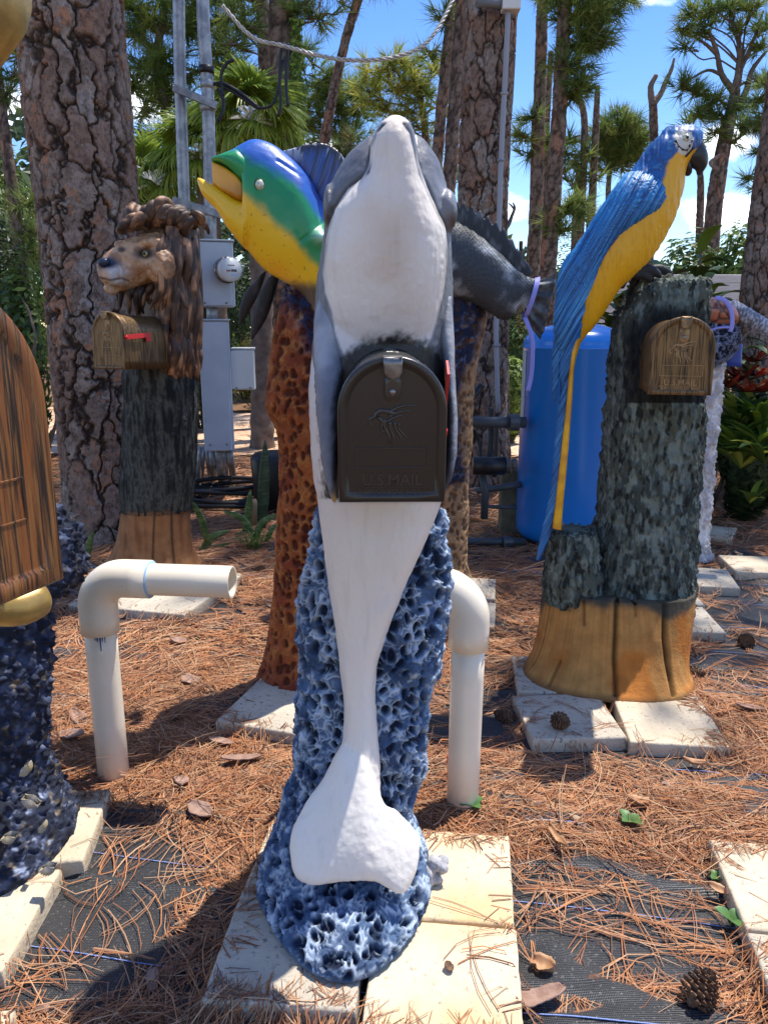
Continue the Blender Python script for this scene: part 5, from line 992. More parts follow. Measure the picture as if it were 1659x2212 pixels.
for (xa, ya, xb, yb) in ((388, 186, 468, 226), (386, 430, 478, 462)):
    a, b = at(xa - 14, ya, YE - .06), at(xb, yb, YE - .06); d = b - a; n_ = 9; L = np.linalg.norm(d); mb = MB()
    V, F = box((0, 0, 0), (L, .006, .045)); mb.add(V, F); V, F = box((0, .02, .022), (L, .036, .004)); mb.add(V, F); V, F = box((0, .02, -.022), (L, .036, .004)); mb.add(V, F)
    for k in range(9): V, F = tube([[-L / 2 + (k + .6) * L / 9.2, -.004, 0], [-L / 2 + (k + .6) * L / 9.2, .002, 0]], .008, 10); mb.add(V, F, None)
    V, F, _ = mb.get(); th = math.atan2(d[2], d[0]); V = xf(V, Matrix.Translation((a + b) / 2) @ Matrix.Rotation(-th, 4, 'Y')); put('strut_bracket', V, F, M_galv, E, None, False)
for (x, y) in ((449, 232), (455, 458), (449, 182), (446, 150)):
    V, F = tube([at(x, y - 8, YE), at(x, y + 8, YE)], .052, 20); put('pipe_clamp', V, F, M_galv if y > 170 else M_blackp, E)
def cab(name, x0, x1, y0, y1, Y, dep, m, rz=0, lip=True, par=None):
    a, b = at(x0, y0, Y), at(x1, y1, Y); c = (a + b) / 2; w = abs(b[0] - a[0]); h = abs(b[2] - a[2]); p = par or E
    bx = put(name, *box((c[0], c[1] + dep / 2, c[2]), (w, dep, h), rz, .006), m, p, None, False)
    if lip and h > .2:
        for q in (-.32, .32): put('cover_screw', *ball((c[0] + math.sin(rz) * .03 + q * w, c[1] - .032 + q * w * math.sin(rz), c[2] - h * .44), .007, 6, 8), M_steel, bx)
    if lip: put('cover', *box((c[0] + .0, c[1] - .012, c[2]), (w + .012, .03, h - .014), rz, .005), m, bx, None, False); put('rain_lip', *box((c[0], c[1] + dep / 2 - .01, c[2] + h / 2 + .006), (w + .02, dep + .03, .012), rz, .003), m, bx, None, False)
    return bx
mc = cab('meter_cabinet', 424, 500, 520, 662, YE - .18, .20, M_box, rad(16))
c = at(487, 583, YE - .25); ax = Vector((.55, -.83, 0)).normalized()
V, F = tube([c, c + np.array(ax) * .035], .088, 32); put('meter_collar', V, F, M_steel, mc)
V, F = tube([c + np.array(ax) * .03, c + np.array(ax) * .10], [.078, .078], 32); put('meter_body', V, F, mat('meter face white', (.62, .63, .62), .4), mc)
V, F = tube([c + np.array(ax) * .03, c + np.array(ax) * .12, c + np.array(ax) * .15, c + np.array(ax) * .158], [.084, .084, .07, .02], 32)
mg = bpy.data.materials.new('meter glass'); mg.use_nodes = True; bb = mg.node_tree.nodes['Principled BSDF']; bb.inputs['Alpha'].default_value = .10; bb.inputs['Roughness'].default_value = .05; bb.inputs['Base Color'].default_value = (.8, .8, .8, 1); put('meter_glass', V, F, mg, mc)
for (dx, dz, w, h, m) in ((0, .028, .05, .006, M_blackp), (-.02, -.008, .03, .012, mat('meter red mark', (.25, .06, .05), .5)), (.02, -.006, .04, .016, M_blackp), (.015, -.035, .035, .012, M_glue)):
    side = Vector((.83, .55, 0)); q = Vector(c) + ax * .1012 + side * dx + Vector((0, 0, dz)); V, F = box((0, 0, 0), (w, .002, h)); V = xf(V, Matrix.Translation(q) @ Matrix.Rotation(math.atan2(.55, .83), 4, 'Z')); put('meter_mark', V, F, m, mc, None, False)
V, F = tube([at(458, 660, YE - .05), at(458, 694, YE - .05)], .04, 16); put('conduit', V, F, M_galv, E)
cab('breaker_cabinet', 430, 500, 692, 975, YE - .20, .22, M_box, rad(12))
cab('telephone_box', 500, 549, 754, 842, YE - .06, .12, M_boxw, rad(8))
for k, (x0, x1, y1, r) in enumerate([(434, 424, 1068, .018), (446, 452, 1040, .014), (458, 462, 1030, .03), (470, 482, 1058, .034), (481, 490, 1050, .022), (491, 500, 1032, .014), (497, 507, 1030, .016), (440, 436, 1050, .014)]):
    V, F = tube([at(x0, 965, YE - .10), at((x0 + x1) / 2, 1000, YE - .10), gnd(x1, y1)], r, 12, n=12); put('conduit', V, F, M_galv, E)
for (pts, r) in (([(482, 205), (478, 160), (490, 135), (505, 128)], .012), ([(460, 178), (500, 195), (530, 215), (560, 232), (590, 222), (612, 128)], .010), ([(455, 182), (480, 178), (520, 200), (555, 228)], .012), ([(612, 90), (606, 120), (604, 180), (606, 230), (600, 250)], .012), ([(622, 92), (620, 130), (618, 190), (622, 228)], .012), ([(470, 190), (482, 215), (480, 245), (470, 262)], .014)):
    V, F = tube([at(x, y, YE - .02 if k else YE) for x, y in pts], r, 8, n=30); put('black_cable', V, F, M_blackp, E)
# twisted overhead service drop
mdr = empty('service_cable', at(770, 128, 5.6), 'twisted pale aluminium overhead cable sagging across the sky', 'cable')
cp = catmull(np.array([at(480, 10, 5.75), at(545, 78, 5.75), at(612, 97, 5.7), at(690, 118, 5.6), at(760, 128, 5.5), at(850, 122, 5.5), at(920, 92, 5.6), at(975, 5, 5.8), at(1010, -90, 5.95)]), 500)
for k in range(3):
    T_ = np.gradient(cp, axis=0); T_ /= np.linalg.norm(T_, axis=1)[:, None]; u = np.cross(T_, [0, 1, 0]); u /= np.linalg.norm(u, axis=1)[:, None]; w = np.cross(T_, u); s = np.linspace(0, 1, 500) * 2 * math.pi * 17 + k * 2.09
    Q = cp + (u * np.cos(s)[:, None] + w * np.sin(s)[:, None]) * .008; V, F = tube(Q, .0062, 6); put('wire_strand', V, F, mat('weathered aluminium', (.64, .61, .55), .5, metal=.1, col2=(.40, .38, .34), nscale=20), mdr)
# things on the ground near the meter
o = empty('hose_coil', gnd(520, 1085), 'black hose lying in a flat heap on the ground below the meter', 'hose')
cc = np.array(gnd(505, 1085, .02)); th = np.linspace(0, 2 * math.pi * 5, 260); Q = np.column_stack([cc[0] + (.42 + .05 * np.sin(th * .37)) * np.cos(th), cc[1] + (.26 + .05 * np.sin(th * .41)) * np.sin(th), .02 + .014 * th / 3 + .02 * np.sin(th * 1.7)]); V, F = tube(Q, .016, 8); put('hose', V, F, M_blackp, o)
tb = empty('black_bin', gnd(578, 1130), 'black plastic tub half hidden behind the orange coral column', 'tub'); a = gnd(604, 1128); V, F = loft([[a[0], a[1] + .25, z, r, 0, 0, 0, r * .9, 0] for r, z in ((.20, 0), (.21, .25), (.22, .40), (.20, .43), (.10, .44))], 40, ex=2.6); put('tub_wall', V, F, M_blackp, tb)
V, F = tube([gnd(552, 1142), gnd(552, 1142) + np.array([0, 0, .17]), gnd(552, 1142) + np.array([0, 0, .20])], [.028, .024, .012], 14); put('wooden_peg', V, F, mat('tan wood', (.38, .24, .13), .8), None, label='short tan peg upright before the black tub', category='peg')
# low white wall far behind
wl_ = empty('siding_wall', at(1575, 620, 9.5), 'low white plank wall beyond the tropical shrubs', 'wall')
z0_, z1_ = at(1575, 700, 9.5)[2], at(1575, 592, 9.5)[2]; nb = 6
for k in range(nb):
    z = z0_ + (z1_ - z0_) * (k + .5) / nb; put('plank', *box((at(1560, 650, 9.5)[0] + .1, 9.5, z), (3.4, .03, (z1_ - z0_) / nb - .003), 0, .004), mat('white plank', (.66, .64, .60), .7, col2=(.5, .47, .42), nscale=4, stretch=(1, 1, 12)), wl_, None, False)
for xx in (-1.5, 0, 1.6): put('post', *box((at(1560, 650, 9.5)[0] + .1 + xx, 9.55, z1_ / 2), (.09, .06, z1_)), MATS['white plank'], wl_, None, False)
# ------------------------------------------------------------------ trees
M_bark = mat('pine bark', attr=True, rough=.95, spec=.15, bump=(55, .9, .012), col2=(.62, .60, .60), nscale=26, ncon=(.45, .62))
M_twig = mat('twig bark', (.10, .075, .06), .9, col2=(.20, .15, .12), nscale=9, bump=(30, .8, .01), spec=.15)
M_snag = mat('dead grey wood', (.19, .14, .12), .9, col2=(.32, .25, .21), nscale=9, bump=(30, .8, .01), spec=.15)
M_needle = mat('green needles', attr=True, rough=.6, spec=.25, trans=.42)
M_leaf = mat('green leaves', attr=True, rough=.42, spec=.45, trans=.5)
PINE = np.array([[.12, .17, .040], [.085, .135, .035], [.17, .20, .045], [.065, .105, .03], [.14, .175, .05]])
YPINE = np.array([[.27, .27, .05], [.20, .23, .045], [.32, .30, .065], [.13, .17, .04]])
DPINE = np.array([[.075, .12, .045], [.055, .09, .035], [.11, .145, .045], [.15, .11, .045]])
def bark_surface(V, F, c_of, r_of, seed, pw=.085, ph=.17, amp=.022):
    """plated bark: flat plates of differing height with open dark furrows"""
    c = c_of(V[:, 2]); dx, dy = V[:, 0] - c[:, 0], V[:, 1] - c[:, 1]; th = np.arctan2(dy, dx); r = r_of(V[:, 2])
    q = np.column_stack([np.cos(th) * r / pw, np.sin(th) * r / pw, V[:, 2] / ph])
    w = np.column_stack([fbm(V * 5 + s, 3, seed + s) for s in (1, 5, 9)]) - .5; wf = np.column_stack([fbm(V * 22 + s, 3, seed + s) for s in (2, 6, 3)]) - .5
    q = q + w * np.array([1.3, 1.3, 1.0]) + wf * np.array([.55, .55, .35])
    F1, F2, I = worley(q, seed); e = F2 - F1; crack = 1 - sstep(.015, .11, e)
    f1, f2, i2 = worley(q * 2.1 + wf * 1.2, seed + 4); e2 = f2 - f1
    h = amp * (-1.1 * crack + .45 * I + .42 * np.round(i2 * 3) / 3 + .25 * (fbm(V * 60, 3, seed) - .5)) ; nn = normals(V, F); V2 = V + nn * h[:, None]
    n = fbm(V * 14, 4, seed + 2); C = mixc((.22, .16, .125), (.34, .265, .215), sstep(.3, .7, n)); C = mixc(C, (.40, .19, .10), .85 * (i2 > .70) * sstep(.04, .12, e2) * sstep(.35, .55, n)); C = mixc(C, (.38, .34, .31), .7 * (i2 < .22) * sstep(.03, .08, e2))
    C = mixc(C, (.26, .15, .105), .5 * (I > .6)); C = mixc(C, (.035, .024, .020), crack * .92); C = mixc(C, (.07, .05, .04), .7 * (1 - sstep(.015, .05, e2)) * (1 - crack)); return V2, C
def trunk_rows(pts, Y, ground=True):
    """pts: (px, py, r in px[, Y]) from low to high"""
    R = []
    for p in pts:
        y = p[3] if len(p) > 3 else Y; c = at(p[0], p[1], y); zc = c[1] * _c - (c[2] - CAM_H) * _s; R.append([*c, p[2] * zc / FPX])
    R = np.array(R)
    if ground and R[0, 2] > -.05: R = np.vstack([[R[0, 0] - (R[1, 0] - R[0, 0]) * .1, R[0, 1], -.05, R[0, 3] * 1.12], R])
    return R
def big_trunk(name, label, R, zsplit, seed, M=420, dz=.0075, props=None, pw=.085, ph=.17, amp=.022, flare=.35):
    t = empty(name, (R[0, 0], R[0, 1], 0), label, 'tree', 'slash pines with plated bark')
    zs = np.concatenate([np.arange(-.05, zsplit, dz), np.linspace(zsplit + .05, R[-1, 2], 60)])
    o = np.argsort(R[:, 2]); f = [lambda z, k=k: np.interp(z, R[o, 2], R[o, k]) for k in (0, 1, 3)]
    rr = f[2](zs) * (1 + flare * np.exp(-np.maximum(zs, 0) / .22)); rows = np.column_stack([f[0](zs), f[1](zs), zs, rr, 0 * zs, 0 * zs, 0 * zs, rr, 0 * zs])
    V, F = loft(rows, M); V2, C = bark_surface(V, F, lambda z: np.column_stack([f[0](z), f[1](z)]), lambda z: f[2](z), seed, pw, ph, amp); put('trunk', V2, F, M_bark, t, C); return t
def small_trunk(parent, R, seed, m=None, M=22, dz=.03, name='trunk'):
    n = int(max(24, min(240, np.linalg.norm(np.diff(R[:, :3], axis=0), axis=1).sum() / dz))); Q = catmull(R, n); V, F = tube(Q[:, :3], np.maximum(Q[:, 3], .004), M)
    nn = normals(V, F); rmean = R[:, 3].mean(); q = V * np.array([1, 1, .45]) / (rmean * .75 + .03); w = fbm(V * 6, 3, seed)[:, None] * 1.5; F1, F2, I = worley(q + w, seed); cr = 1 - sstep(.03, .22, F2 - F1)
    V = V + nn * (rmean * .14 * (I * .7 - cr * .8))[:, None]; C = mixc((.19, .135, .11), (.30, .23, .19), fbm(V * 8, 3, seed)); C = mixc(C, (.36, .19, .12), .7 * (I > .72)); C = mixc(C, (.05, .035, .03), cr * .85); return put(name, V, F, m or M_bark, parent, C if m is None else None)
def tufts(C0, D0, size, nn, wid, seed, pal, spread=1.0, droop=.0):
    R = np.random.default_rng(seed); n = len(C0); i = np.repeat(np.arange(n), nn); m = len(i)
    d = D0[i] * 1.05 + R.normal(0, .62 * spread, (m, 3)); d[:, 2] -= droop; d /= np.linalg.norm(d, axis=1)[:, None]
    L = size * R.uniform(.65, 1.1, m) * R.uniform(.8, 1.2, n)[i]; b = C0[i] - D0[i] * (size * .45 * R.uniform(0, 1, m))[:, None]; s = np.cross(d, R.normal(0, 1, (m, 3))); s /= np.linalg.norm(s, axis=1)[:, None] + 1e-9
    w = wid * R.uniform(.7, 1.3, m)[:, None]; V = np.stack([b - s * w, b + s * w, b + d * L[:, None]], 1).reshape(-1, 3); F = np.arange(m * 3).reshape(-1, 3)
    c = pal[R.integers(0, len(pal), n)][i] * R.uniform(.75, 1.25, m)[:, None] * 1.5; return V, F, np.repeat(c, 3, axis=0)
def clump_tufts(cs, dens, size, nn, wid, seed, pal, flat=.6, droop=0.0):
    """cs: list of (centre, radius)"""
    R = np.random.default_rng(seed); P = []; D = []
    for (c, r) in cs:
        n = max(4, int(dens * r ** 2)); u = R.normal(0, 1, (n, 3)); u /= np.linalg.norm(u, axis=1)[:, None]; rad_ = r * R.uniform(.1, 1.75, n) ** .6
        p = np.array(c) + u * rad_[:, None] * np.array([1, 1, flat]); P.append(p); d = u * np.array([1, 1, .6]) + np.array([0, 0, .35]); D.append(d / np.linalg.norm(d, axis=1)[:, None])
    P, D = np.concatenate(P), np.concatenate(D); V, F, C = tufts(P, D, size, nn, wid, seed + 1, pal, droop=droop); return P, V, F, C
def limb(a, b, r0, r1, seed, sag=.1, n=14):
    R = np.random.default_rng(seed); a, b = np.array(a), np.array(b); L = np.linalg.norm(b - a); m1 = a + (b - a) * .35 + R.normal(0, .06 * L, 3) + [0, 0, sag * L]; m2 = a + (b - a) * .7 + R.normal(0, .07 * L, 3) + [0, 0, sag * L * .5]
    return tube([a, m1, m2, b], [r0, r0 * .75, r0 * .5 + r1 * .3, r1], 6, n=n)
def crown(t, clumps, attach, seed, pal=PINE, dens=26, size=.28, nn=26, wid=.006, flat=.6, r0=.05, droop=0, twigs=7):
    """clumps: [(x,y,z),r]; attach(c) -> a point on the trunk. Every limb is a part of its own."""
    P, V, F, C = clump_tufts(clumps, dens, size, nn, wid, seed, pal, flat, droop); put('crown', V, F, M_needle, t, C, False)
    R = np.random.default_rng(seed)
    mb = MB(); k0 = 0
    for k, (c, r) in enumerate(clumps):
        a = attach(c); V, F = limb(a, c, r0 * R.uniform(.7, 1.1), .012, seed + k); put('limb', V, F, M_twig, t); 
        n = max(4, int(dens * r ** 2)); Q = P[k0:k0 + n]; k0 += n
        for q in Q[:: max(1, n // twigs)]: V, F = limb(np.array(a) * .25 + np.array(c) * .75 if R.uniform() < .4 else c, q, .012, .004, seed + k, .03, 6); mb.add(V, F)
    mb.put('twigs', M_twig, t, kind='stuff')
def pxs(Y, lst): return [(at(x, y, Y + (dy if len(e) > 3 else 0)), r * Y / FPX) for e in lst for (x, y, r, dy) in [(e + (0,))[:4]]]
def nearest(R): 
    def f(c):
        k = np.argmin(np.hypot(R[:, 0] - c[0], R[:, 1] - c[1]) + np.abs(R[:, 2] - (c[2] - .45 * np.hypot(R[:, 0] - c[0], R[:, 1] - c[1])))); return R[k, :3]
    return lambda c: f(c)
def fine(R, n=60): return catmull(R, n)
def high_crown(t, base, z0, z1, rad_, n, seed, **k):
    R = np.random.default_rng(seed); cl = []
    for j in range(n): a = R.uniform(0, 6.28); q = R.uniform(.3, 1) * rad_; cl.append((np.array([base[0] + q * math.cos(a), base[1] + q * math.sin(a), R.uniform(z0, z1)]), R.uniform(.6, 1.1)))
    crown(t, cl, lambda c: np.array([base[0], base[1], c[2] - .4]), seed, **k)

# nearest big pine beside the lion
R = trunk_rows([(247, 1190, 78), (232, 1060, 82), (213, 820, 91), (203, 640, 96), (190, 450, 102), (170, 240, 107), (147, 0, 109), (120, -250, 108)], 4.72); top = R[-1].copy(); R = np.vstack([R, [top[0] - .25, top[1] + .1, 7, .26], [top[0] - .4, 4.9, 11, .20], [top[0] - .4, 5.0, 14, .07]])
t = big_trunk('pine_tree', 'massive plated pine trunk rising directly behind the lion statue', R, 3.3, 3, pw=.13, ph=.34, amp=.024, M=520)
high_crown(t, (-2.4, 5.2), 8.5, 13.5, 2.4, 15, 5, nn=18, wid=.012, dens=60, size=.34)
# second big pine with the conduit
R = trunk_rows([(1040, 1060, 56, 6.4), (1043, 800, 54, 6.4), (1043, 600, 52, 6.4), (1042, 440, 52, 6.4), (1052, 200, 54, 6.4), (1062, 0, 55, 6.4), (1070, -180, 55, 6.4)], 6.4); top = R[-1].copy(); R = np.vstack([R, [top[0] + .2, 6.5, 8, .17], [top[0] + .3, 6.6, 12, .12], [top[0] + .3, 6.6, 14, .05]])
t = big_trunk('pine_tree', 'thick plated pine trunk carrying a grey conduit, behind the dolphin snout', R, 4.0, 17, M=300, dz=.012, pw=.10, ph=.26, amp=.018, flare=.2)
high_crown(t, (0.9, 8.2), 8.0, 12.5, 1.7, 16, 15, nn=18, wid=.012, dens=60, size=.34)
cd_ = empty('conduit_run', at(1085, 1000, 6.15), 'thin grey conduit with a pale junction box strapped to the big pine', 'conduit')
V, F = tube([at(1098, 20, 6.1), at(1092, 150, 6.1), at(1083, 330, 6.1), at(1078, 480, 6.1), at(1072, 700, 6.1), at(1076, 890, 6.1)], .019, 12, n=30); put('conduit', V, F, mat('painted conduit', (.30, .31, .34), .5), cd_)
for (x, y) in ((1089, 200), (1082, 345), (1073, 745)): V, F = tube([at(x, y - 3, 6.1), at(x, y + 3, 6.1)], .027, 12); put('strap', V, F, M_galv, cd_)
put('junction_box', *box(at(1104, 2, 6.1), (.13, .10, .12), 0, .006), M_boxw, cd_, None, False); V, F = tube([at(1032, 2, 6.1), at(1092, 8, 6.1)], .03, 14); put('elbow_head', V, F, mat('grey weatherhead', (.16, .17, .18), .5), cd_)
V, F = tube([at(1074, 895, 6.1), at(1072, 960, 6.05), at(1068, 1030, 6.0)], .018, 10, n=10); put('conduit', V, F, M_blackp, cd_)
# pine at the frame edge behind the bromeliads
R = trunk_rows([(1640, 900, 40, 6.2), (1645, 640, 42, 6.2), (1662, 440, 36, 6.2), (1684, 260, 33, 6.2), (1715, 0, 32, 6.2), (1740, -200, 31, 6.2)], 6.2); R = np.vstack([R, [R[-1, 0] + .4, 6.3, 9, .12], [R[-1, 0] + .6, 6.4, 12, .05]])
t = big_trunk('pine_tree', 'dark pine trunk leaning out of the frame above the bromeliads', R, 3.8, 27, M=220, dz=.014, pw=.07, ph=.15, amp=.016, flare=.2)
high_crown(t, (4.1, 6.9), 6.8, 11.5, 2.0, 18, 25, nn=18, wid=.012, dens=60, size=.34)

def pine(label, Y, tr, cl=(), seed=1, pal=PINE, size=None, nn=22, dens=None, flat=.6, wid=None, m=None, droop=0, name='pine_tree', group='background pines', r0=None, ty=None):
    R = trunk_rows(tr, Y); t = empty(name, (R[0, 0], R[0, 1], 0), label, 'tree', group); small_trunk(t, R, seed, m)
    if cl:
        Q = fine(R); k = Y / 10; crown(t, pxs(Y, cl), nearest(Q), seed, pal, dens=(dens or 22) * .6 / (30 * Y / FPX) ** 2, size=size or .26 * k ** .6, nn=nn, wid=wid or .0052 * k, flat=flat, r0=r0 or .016 * k, droop=droop)
    return t
pine('straight brown trunk rising behind the fish head, nearer and wider of the touching pair', 9.0, [(612, 330, 27), (610, 180, 27), (607, 0, 27), (604, -200, 26)], [(650, 15, 34), (690, 30, 34), (530, 60, 30), (500, 20, 40), (640, -60, 60), (500, 95, 28)], 31, PINE)
pine('slimmer trunk half hidden by the wider trunk behind the fish head', 10.0, [(577, 330, 16), (573, 150, 15), (566, 0, 14), (560, -120, 13)], [(470, 60, 30), (520, -20, 50)], 33, DPINE)
pine('thin dark trunk leaning across the sky between fish fin and cable', 12.5, [(690, 420, 11), (702, 300, 11), (722, 190, 10), (745, 90, 10), (772, 0, 10), (800, -110, 9)], [(700, -60, 80), (800, -90, 80)], 35, DPINE)
pine('lean trunk crossing beside the big conduit pine, left of the mossy one', 10.5, [(940, 420, 12), (948, 300, 12), (962, 150, 12), (976, 20, 11), (985, -90, 10)], [(960, 40, 30), (930, 110, 26)], 37)
pine('mossy green trunk close beside the big conduit pine', 9.5, [(965, 470, 15), (975, 330, 15), (985, 180, 14), (996, 20, 13), (1004, -80, 12)], (), 39)
pine('bushy yellow green pine crown spread above the dolphin snout', 14, [(930, 470, 8), (920, 300, 8), (905, 200, 6), (880, 140, 3)], [(820, 150, 36), (850, 130, 34), (885, 138, 34), (900, 175, 34), (860, 190, 36), (800, 200, 34), (835, 235, 38), (925, 200, 34), (885, 240, 34), (940, 150, 30), (915, 270, 34), (790, 165, 26), (870, 285, 36), (960, 230, 28)], 41, YPINE, nn=22)
pine('dark green pine crown between the leaning trunk and the vine trunk', 16, [(735, 470, 8), (740, 340, 7), (740, 230, 4)], [(660, 160, 44), (690, 190, 46), (730, 185, 46), (765, 195, 44), (680, 240, 50), (730, 240, 48), (775, 245, 44), (650, 260, 44), (700, 290, 44), (760, 290, 40), (655, 110, 30)], 43, PINE)
pine('low dark pine behind the dolphin head with sky showing through', 15, [(800, 470, 8), (800, 380, 7), (795, 300, 4)], [(740, 320, 32), (790, 315, 34), (830, 300, 34), (860, 330, 34), (780, 350, 30), (720, 360, 30), (830, 350, 32), (930, 330, 34), (960, 380, 34)], 45, DPINE, dens=26)
pine('crooked pine with needle clumps beside the metal masts', 10, [(385, 420, 10), (365, 300, 9), (352, 200, 10), (340, 110, 9), (352, 40, 8), (362, -40, 7)], [(290, 70, 36), (325, 50, 34), (355, 120, 34), (300, 130, 34), (335, 165, 34), (290, 180, 30), (370, 200, 32), (410, 150, 34), (350, 210, 34), (400, 60, 36), (310, 235, 24), (340, 290, 22), (425, 40, 32), (470, 110, 36), (500, 150, 34), (280, 10, 34), (340, -10, 44), (430, -20, 48)], 47, PINE, dens=34)
pine('slender pine trunk at the far frame edge behind the brown mailbox', 9, [(38, 520, 13), (28, 420, 13), (14, 320, 12), (2, 230, 11), (-10, 120, 10), (-30, 0, 9)], [(20, 100, 36), (35, 160, 30), (15, 200, 30), (50, 120, 26), (0, 60, 40), (60, 440, 36), (55, 540, 36), (70, 500, 30)], 49, PINE)
# sunny group behind the parrot
pine('tall bare trunk nearest the conduit pine, left of the dark trunk group', 12, [(1150, 590, 15), (1158, 450, 14), (1162, 300, 14), (1168, 150, 13), (1172, 0, 12), (1176, -80, 11)], [(1130, 290, 26), (1150, 250, 26), (1185, 300, 24), (1140, 330, 20)], 51, PINE, dens=30)
pine('thin trunk tucked between the two wider trunks behind the tank', 14, [(1170, 590, 8), (1175, 400, 8), (1182, 250, 7), (1190, 110, 6)], [(1200, 330, 26), (1230, 300, 26), (1210, 370, 22)], 53, PINE, dens=26)
pine('dark full height trunk with hanging needle tassels above the tank', 11, [(1184, 590, 17), (1195, 420, 17), (1208, 250, 16), (1214, 120, 15), (1222, 0, 14), (1230, -90, 13)], [(1250, 30, 40), (1280, 60, 36), (1300, 90, 26), (1255, 90, 32), (1230, 140, 36), (1255, 175, 30), (1235, 200, 30), (1295, 20, 40), (1225, 445, 26), (1250, 455, 24), (1200, 480, 24), (1215, 495, 20), (1260, 430, 18), (1330, -20, 44), (1240, -40, 60)], 55, PINE, dens=40, droop=.35)
pine('slim trunk with a snapped bend, second from the lone round crown', 14, [(1250, 600, 8), (1256, 450, 8), (1262, 330, 8), (1262, 250, 7), (1252, 200, 6), (1262, 140, 4)], [(1240, 350, 24), (1270, 330, 22), (1280, 380, 20), (1240, 400, 20), (1225, 330, 20)], 57, PINE, dens=26)
pine('bare standing snag with a broken top beside the round crown', 14, [(1270, 600, 10), (1276, 480, 9), (1282, 380, 8), (1288, 260, 7), (1291, 184, 5)], (), 59, None and PINE)
pine('pine trunk with a few sprays rising behind the parrot back', 15, [(1235, 600, 6), (1240, 520, 6), (1243, 430, 5), (1250, 350, 4)], [(1285, 470, 18), (1300, 510, 16), (1270, 520, 16)], 61, PINE, dens=24)
pine('round topped green pine standing alone against the sky', 20, [(1312, 600, 6), (1314, 450, 6), (1316, 380, 5), (1330, 310, 3)], [(1340, 265, 34), (1310, 280, 26), (1370, 285, 26), (1325, 310, 30), (1360, 320, 30), (1300, 330, 22), (1345, 345, 28), (1380, 335, 20), (1315, 355, 24), (1375, 300, 20), (1340, 300, 36), (1295, 300, 18)], 63, np.array([[.12, .16, .035], [.09, .13, .03], [.15, .17, .04]]), dens=60)
sn = pine('forked dead trunk standing above the parrot head', 15, [(1412, 420, 9), (1414, 330, 9), (1412, 260, 9), (1410, 215, 8)], (), 65)
for pts in ([(1411, 225, 8), (1407, 205, 7), (1406, 185, 6), (1418, 160, 5)], [(1412, 222, 8), (1428, 200, 6), (1438, 175, 5), (1450, 150, 4), (1457, 124, 2.5)]): R = trunk_rows(pts, 15, False); small_trunk(sn, R, 3, M_snag, 12, .03, 'fork')
t = pine('wide forking pine behind the parrot beak with airy upper sprays', 14, [(1530, 600, 17), (1545, 430, 17), (1562, 320, 15), (1580, 240, 12), (1590, 190, 9), (1600, 140, 6)], [(1475, 60, 20), (1500, 30, 28), (1540, 15, 30), (1580, 10, 30), (1620, 20, 30), (1650, 60, 26), (1480, 95, 16), (1475, 185, 26), (1500, 195, 22), (1540, 215, 28), (1510, 240, 26), (1560, 250, 26), (1600, 230, 24), (1640, 100, 24), (1520, 60, 22), (1600, 60, 22), (1645, 170, 22), (1590, 300, 22), (1550, 280, 20)], 67, PINE, dens=36)
for pts in ([(1588, 200, 8), (1560, 160, 6), (1548, 110, 5), (1530, 60, 3)], [(1575, 250, 9), (1610, 200, 7), (1625, 150, 5), (1655, 110, 3)], [(1592, 180, 7), (1596, 100, 4), (1580, 40, 3)], [(1600, 150, 5), (1630, 80, 3.5), (1650, 20, 2)], [(1549, 115, 5), (1520, 90, 3), (1495, 75, 2)], [(1560, 160, 4), (1530, 150, 3), (1490, 170, 2)]): R = trunk_rows(pts, 14, False); small_trunk(t, R, 4, M_twig, 10, .03, 'branch')
t = pine('crooked dead stump tree beside the forking pine', 13, [(1525, 600, 9), (1540, 500, 9), (1552, 430, 8), (1556, 370, 7), (1566, 310, 5)], (), 69)
R = trunk_rows([(1552, 365, 5), (1535, 350, 4), (1562, 330, 4), (1572, 312, 2)], 13, False); small_trunk(t, R, 4, M_snag, 8, .03, 'fork')
pine('short trunk half hidden by the parrot breast', 15, [(1508, 600, 8), (1512, 480, 8), (1514, 400, 7), (1510, 330, 5)], [(1520, 300, 22), (1490, 260, 20)], 71, PINE)
pine('airy pine at the far frame edge above the white cloud', 13, [(1690, 620, 9), (1680, 420, 8), (1670, 300, 6), (1660, 200, 3)], [(1640, 210, 24), (1655, 250, 26), (1630, 270, 22), (1640, 320, 20), (1620, 380, 16), (1640, 400, 18), (1655, 180, 26), (1600, 270, 20)], 73, PINE, dens=34)
pine('cut pole stump far off left of the trunk group', 15, [(1123, 610, 5), (1124, 560, 5), (1125, 540, 4), (1126, 520, 4)], (), 75)
db = empty('dead_branch', at(1092, 480, 6.3), 'small dead forked branch poking out beside the conduit pine', 'branch')
for k, pts in enumerate(([(1078, 500), (1096, 488), (1106, 465), (1112, 447), (1108, 436)], [(1110, 450), (1103, 441), (1098, 438)])): V, F = tube([at(x, y, 6.3) for x, y in pts], [.018, .016, .013, .010, .004][:len(pts)] if k == 0 else [.008, .006, .003], 8, n=14); put('twig', V, F, M_twig, db)

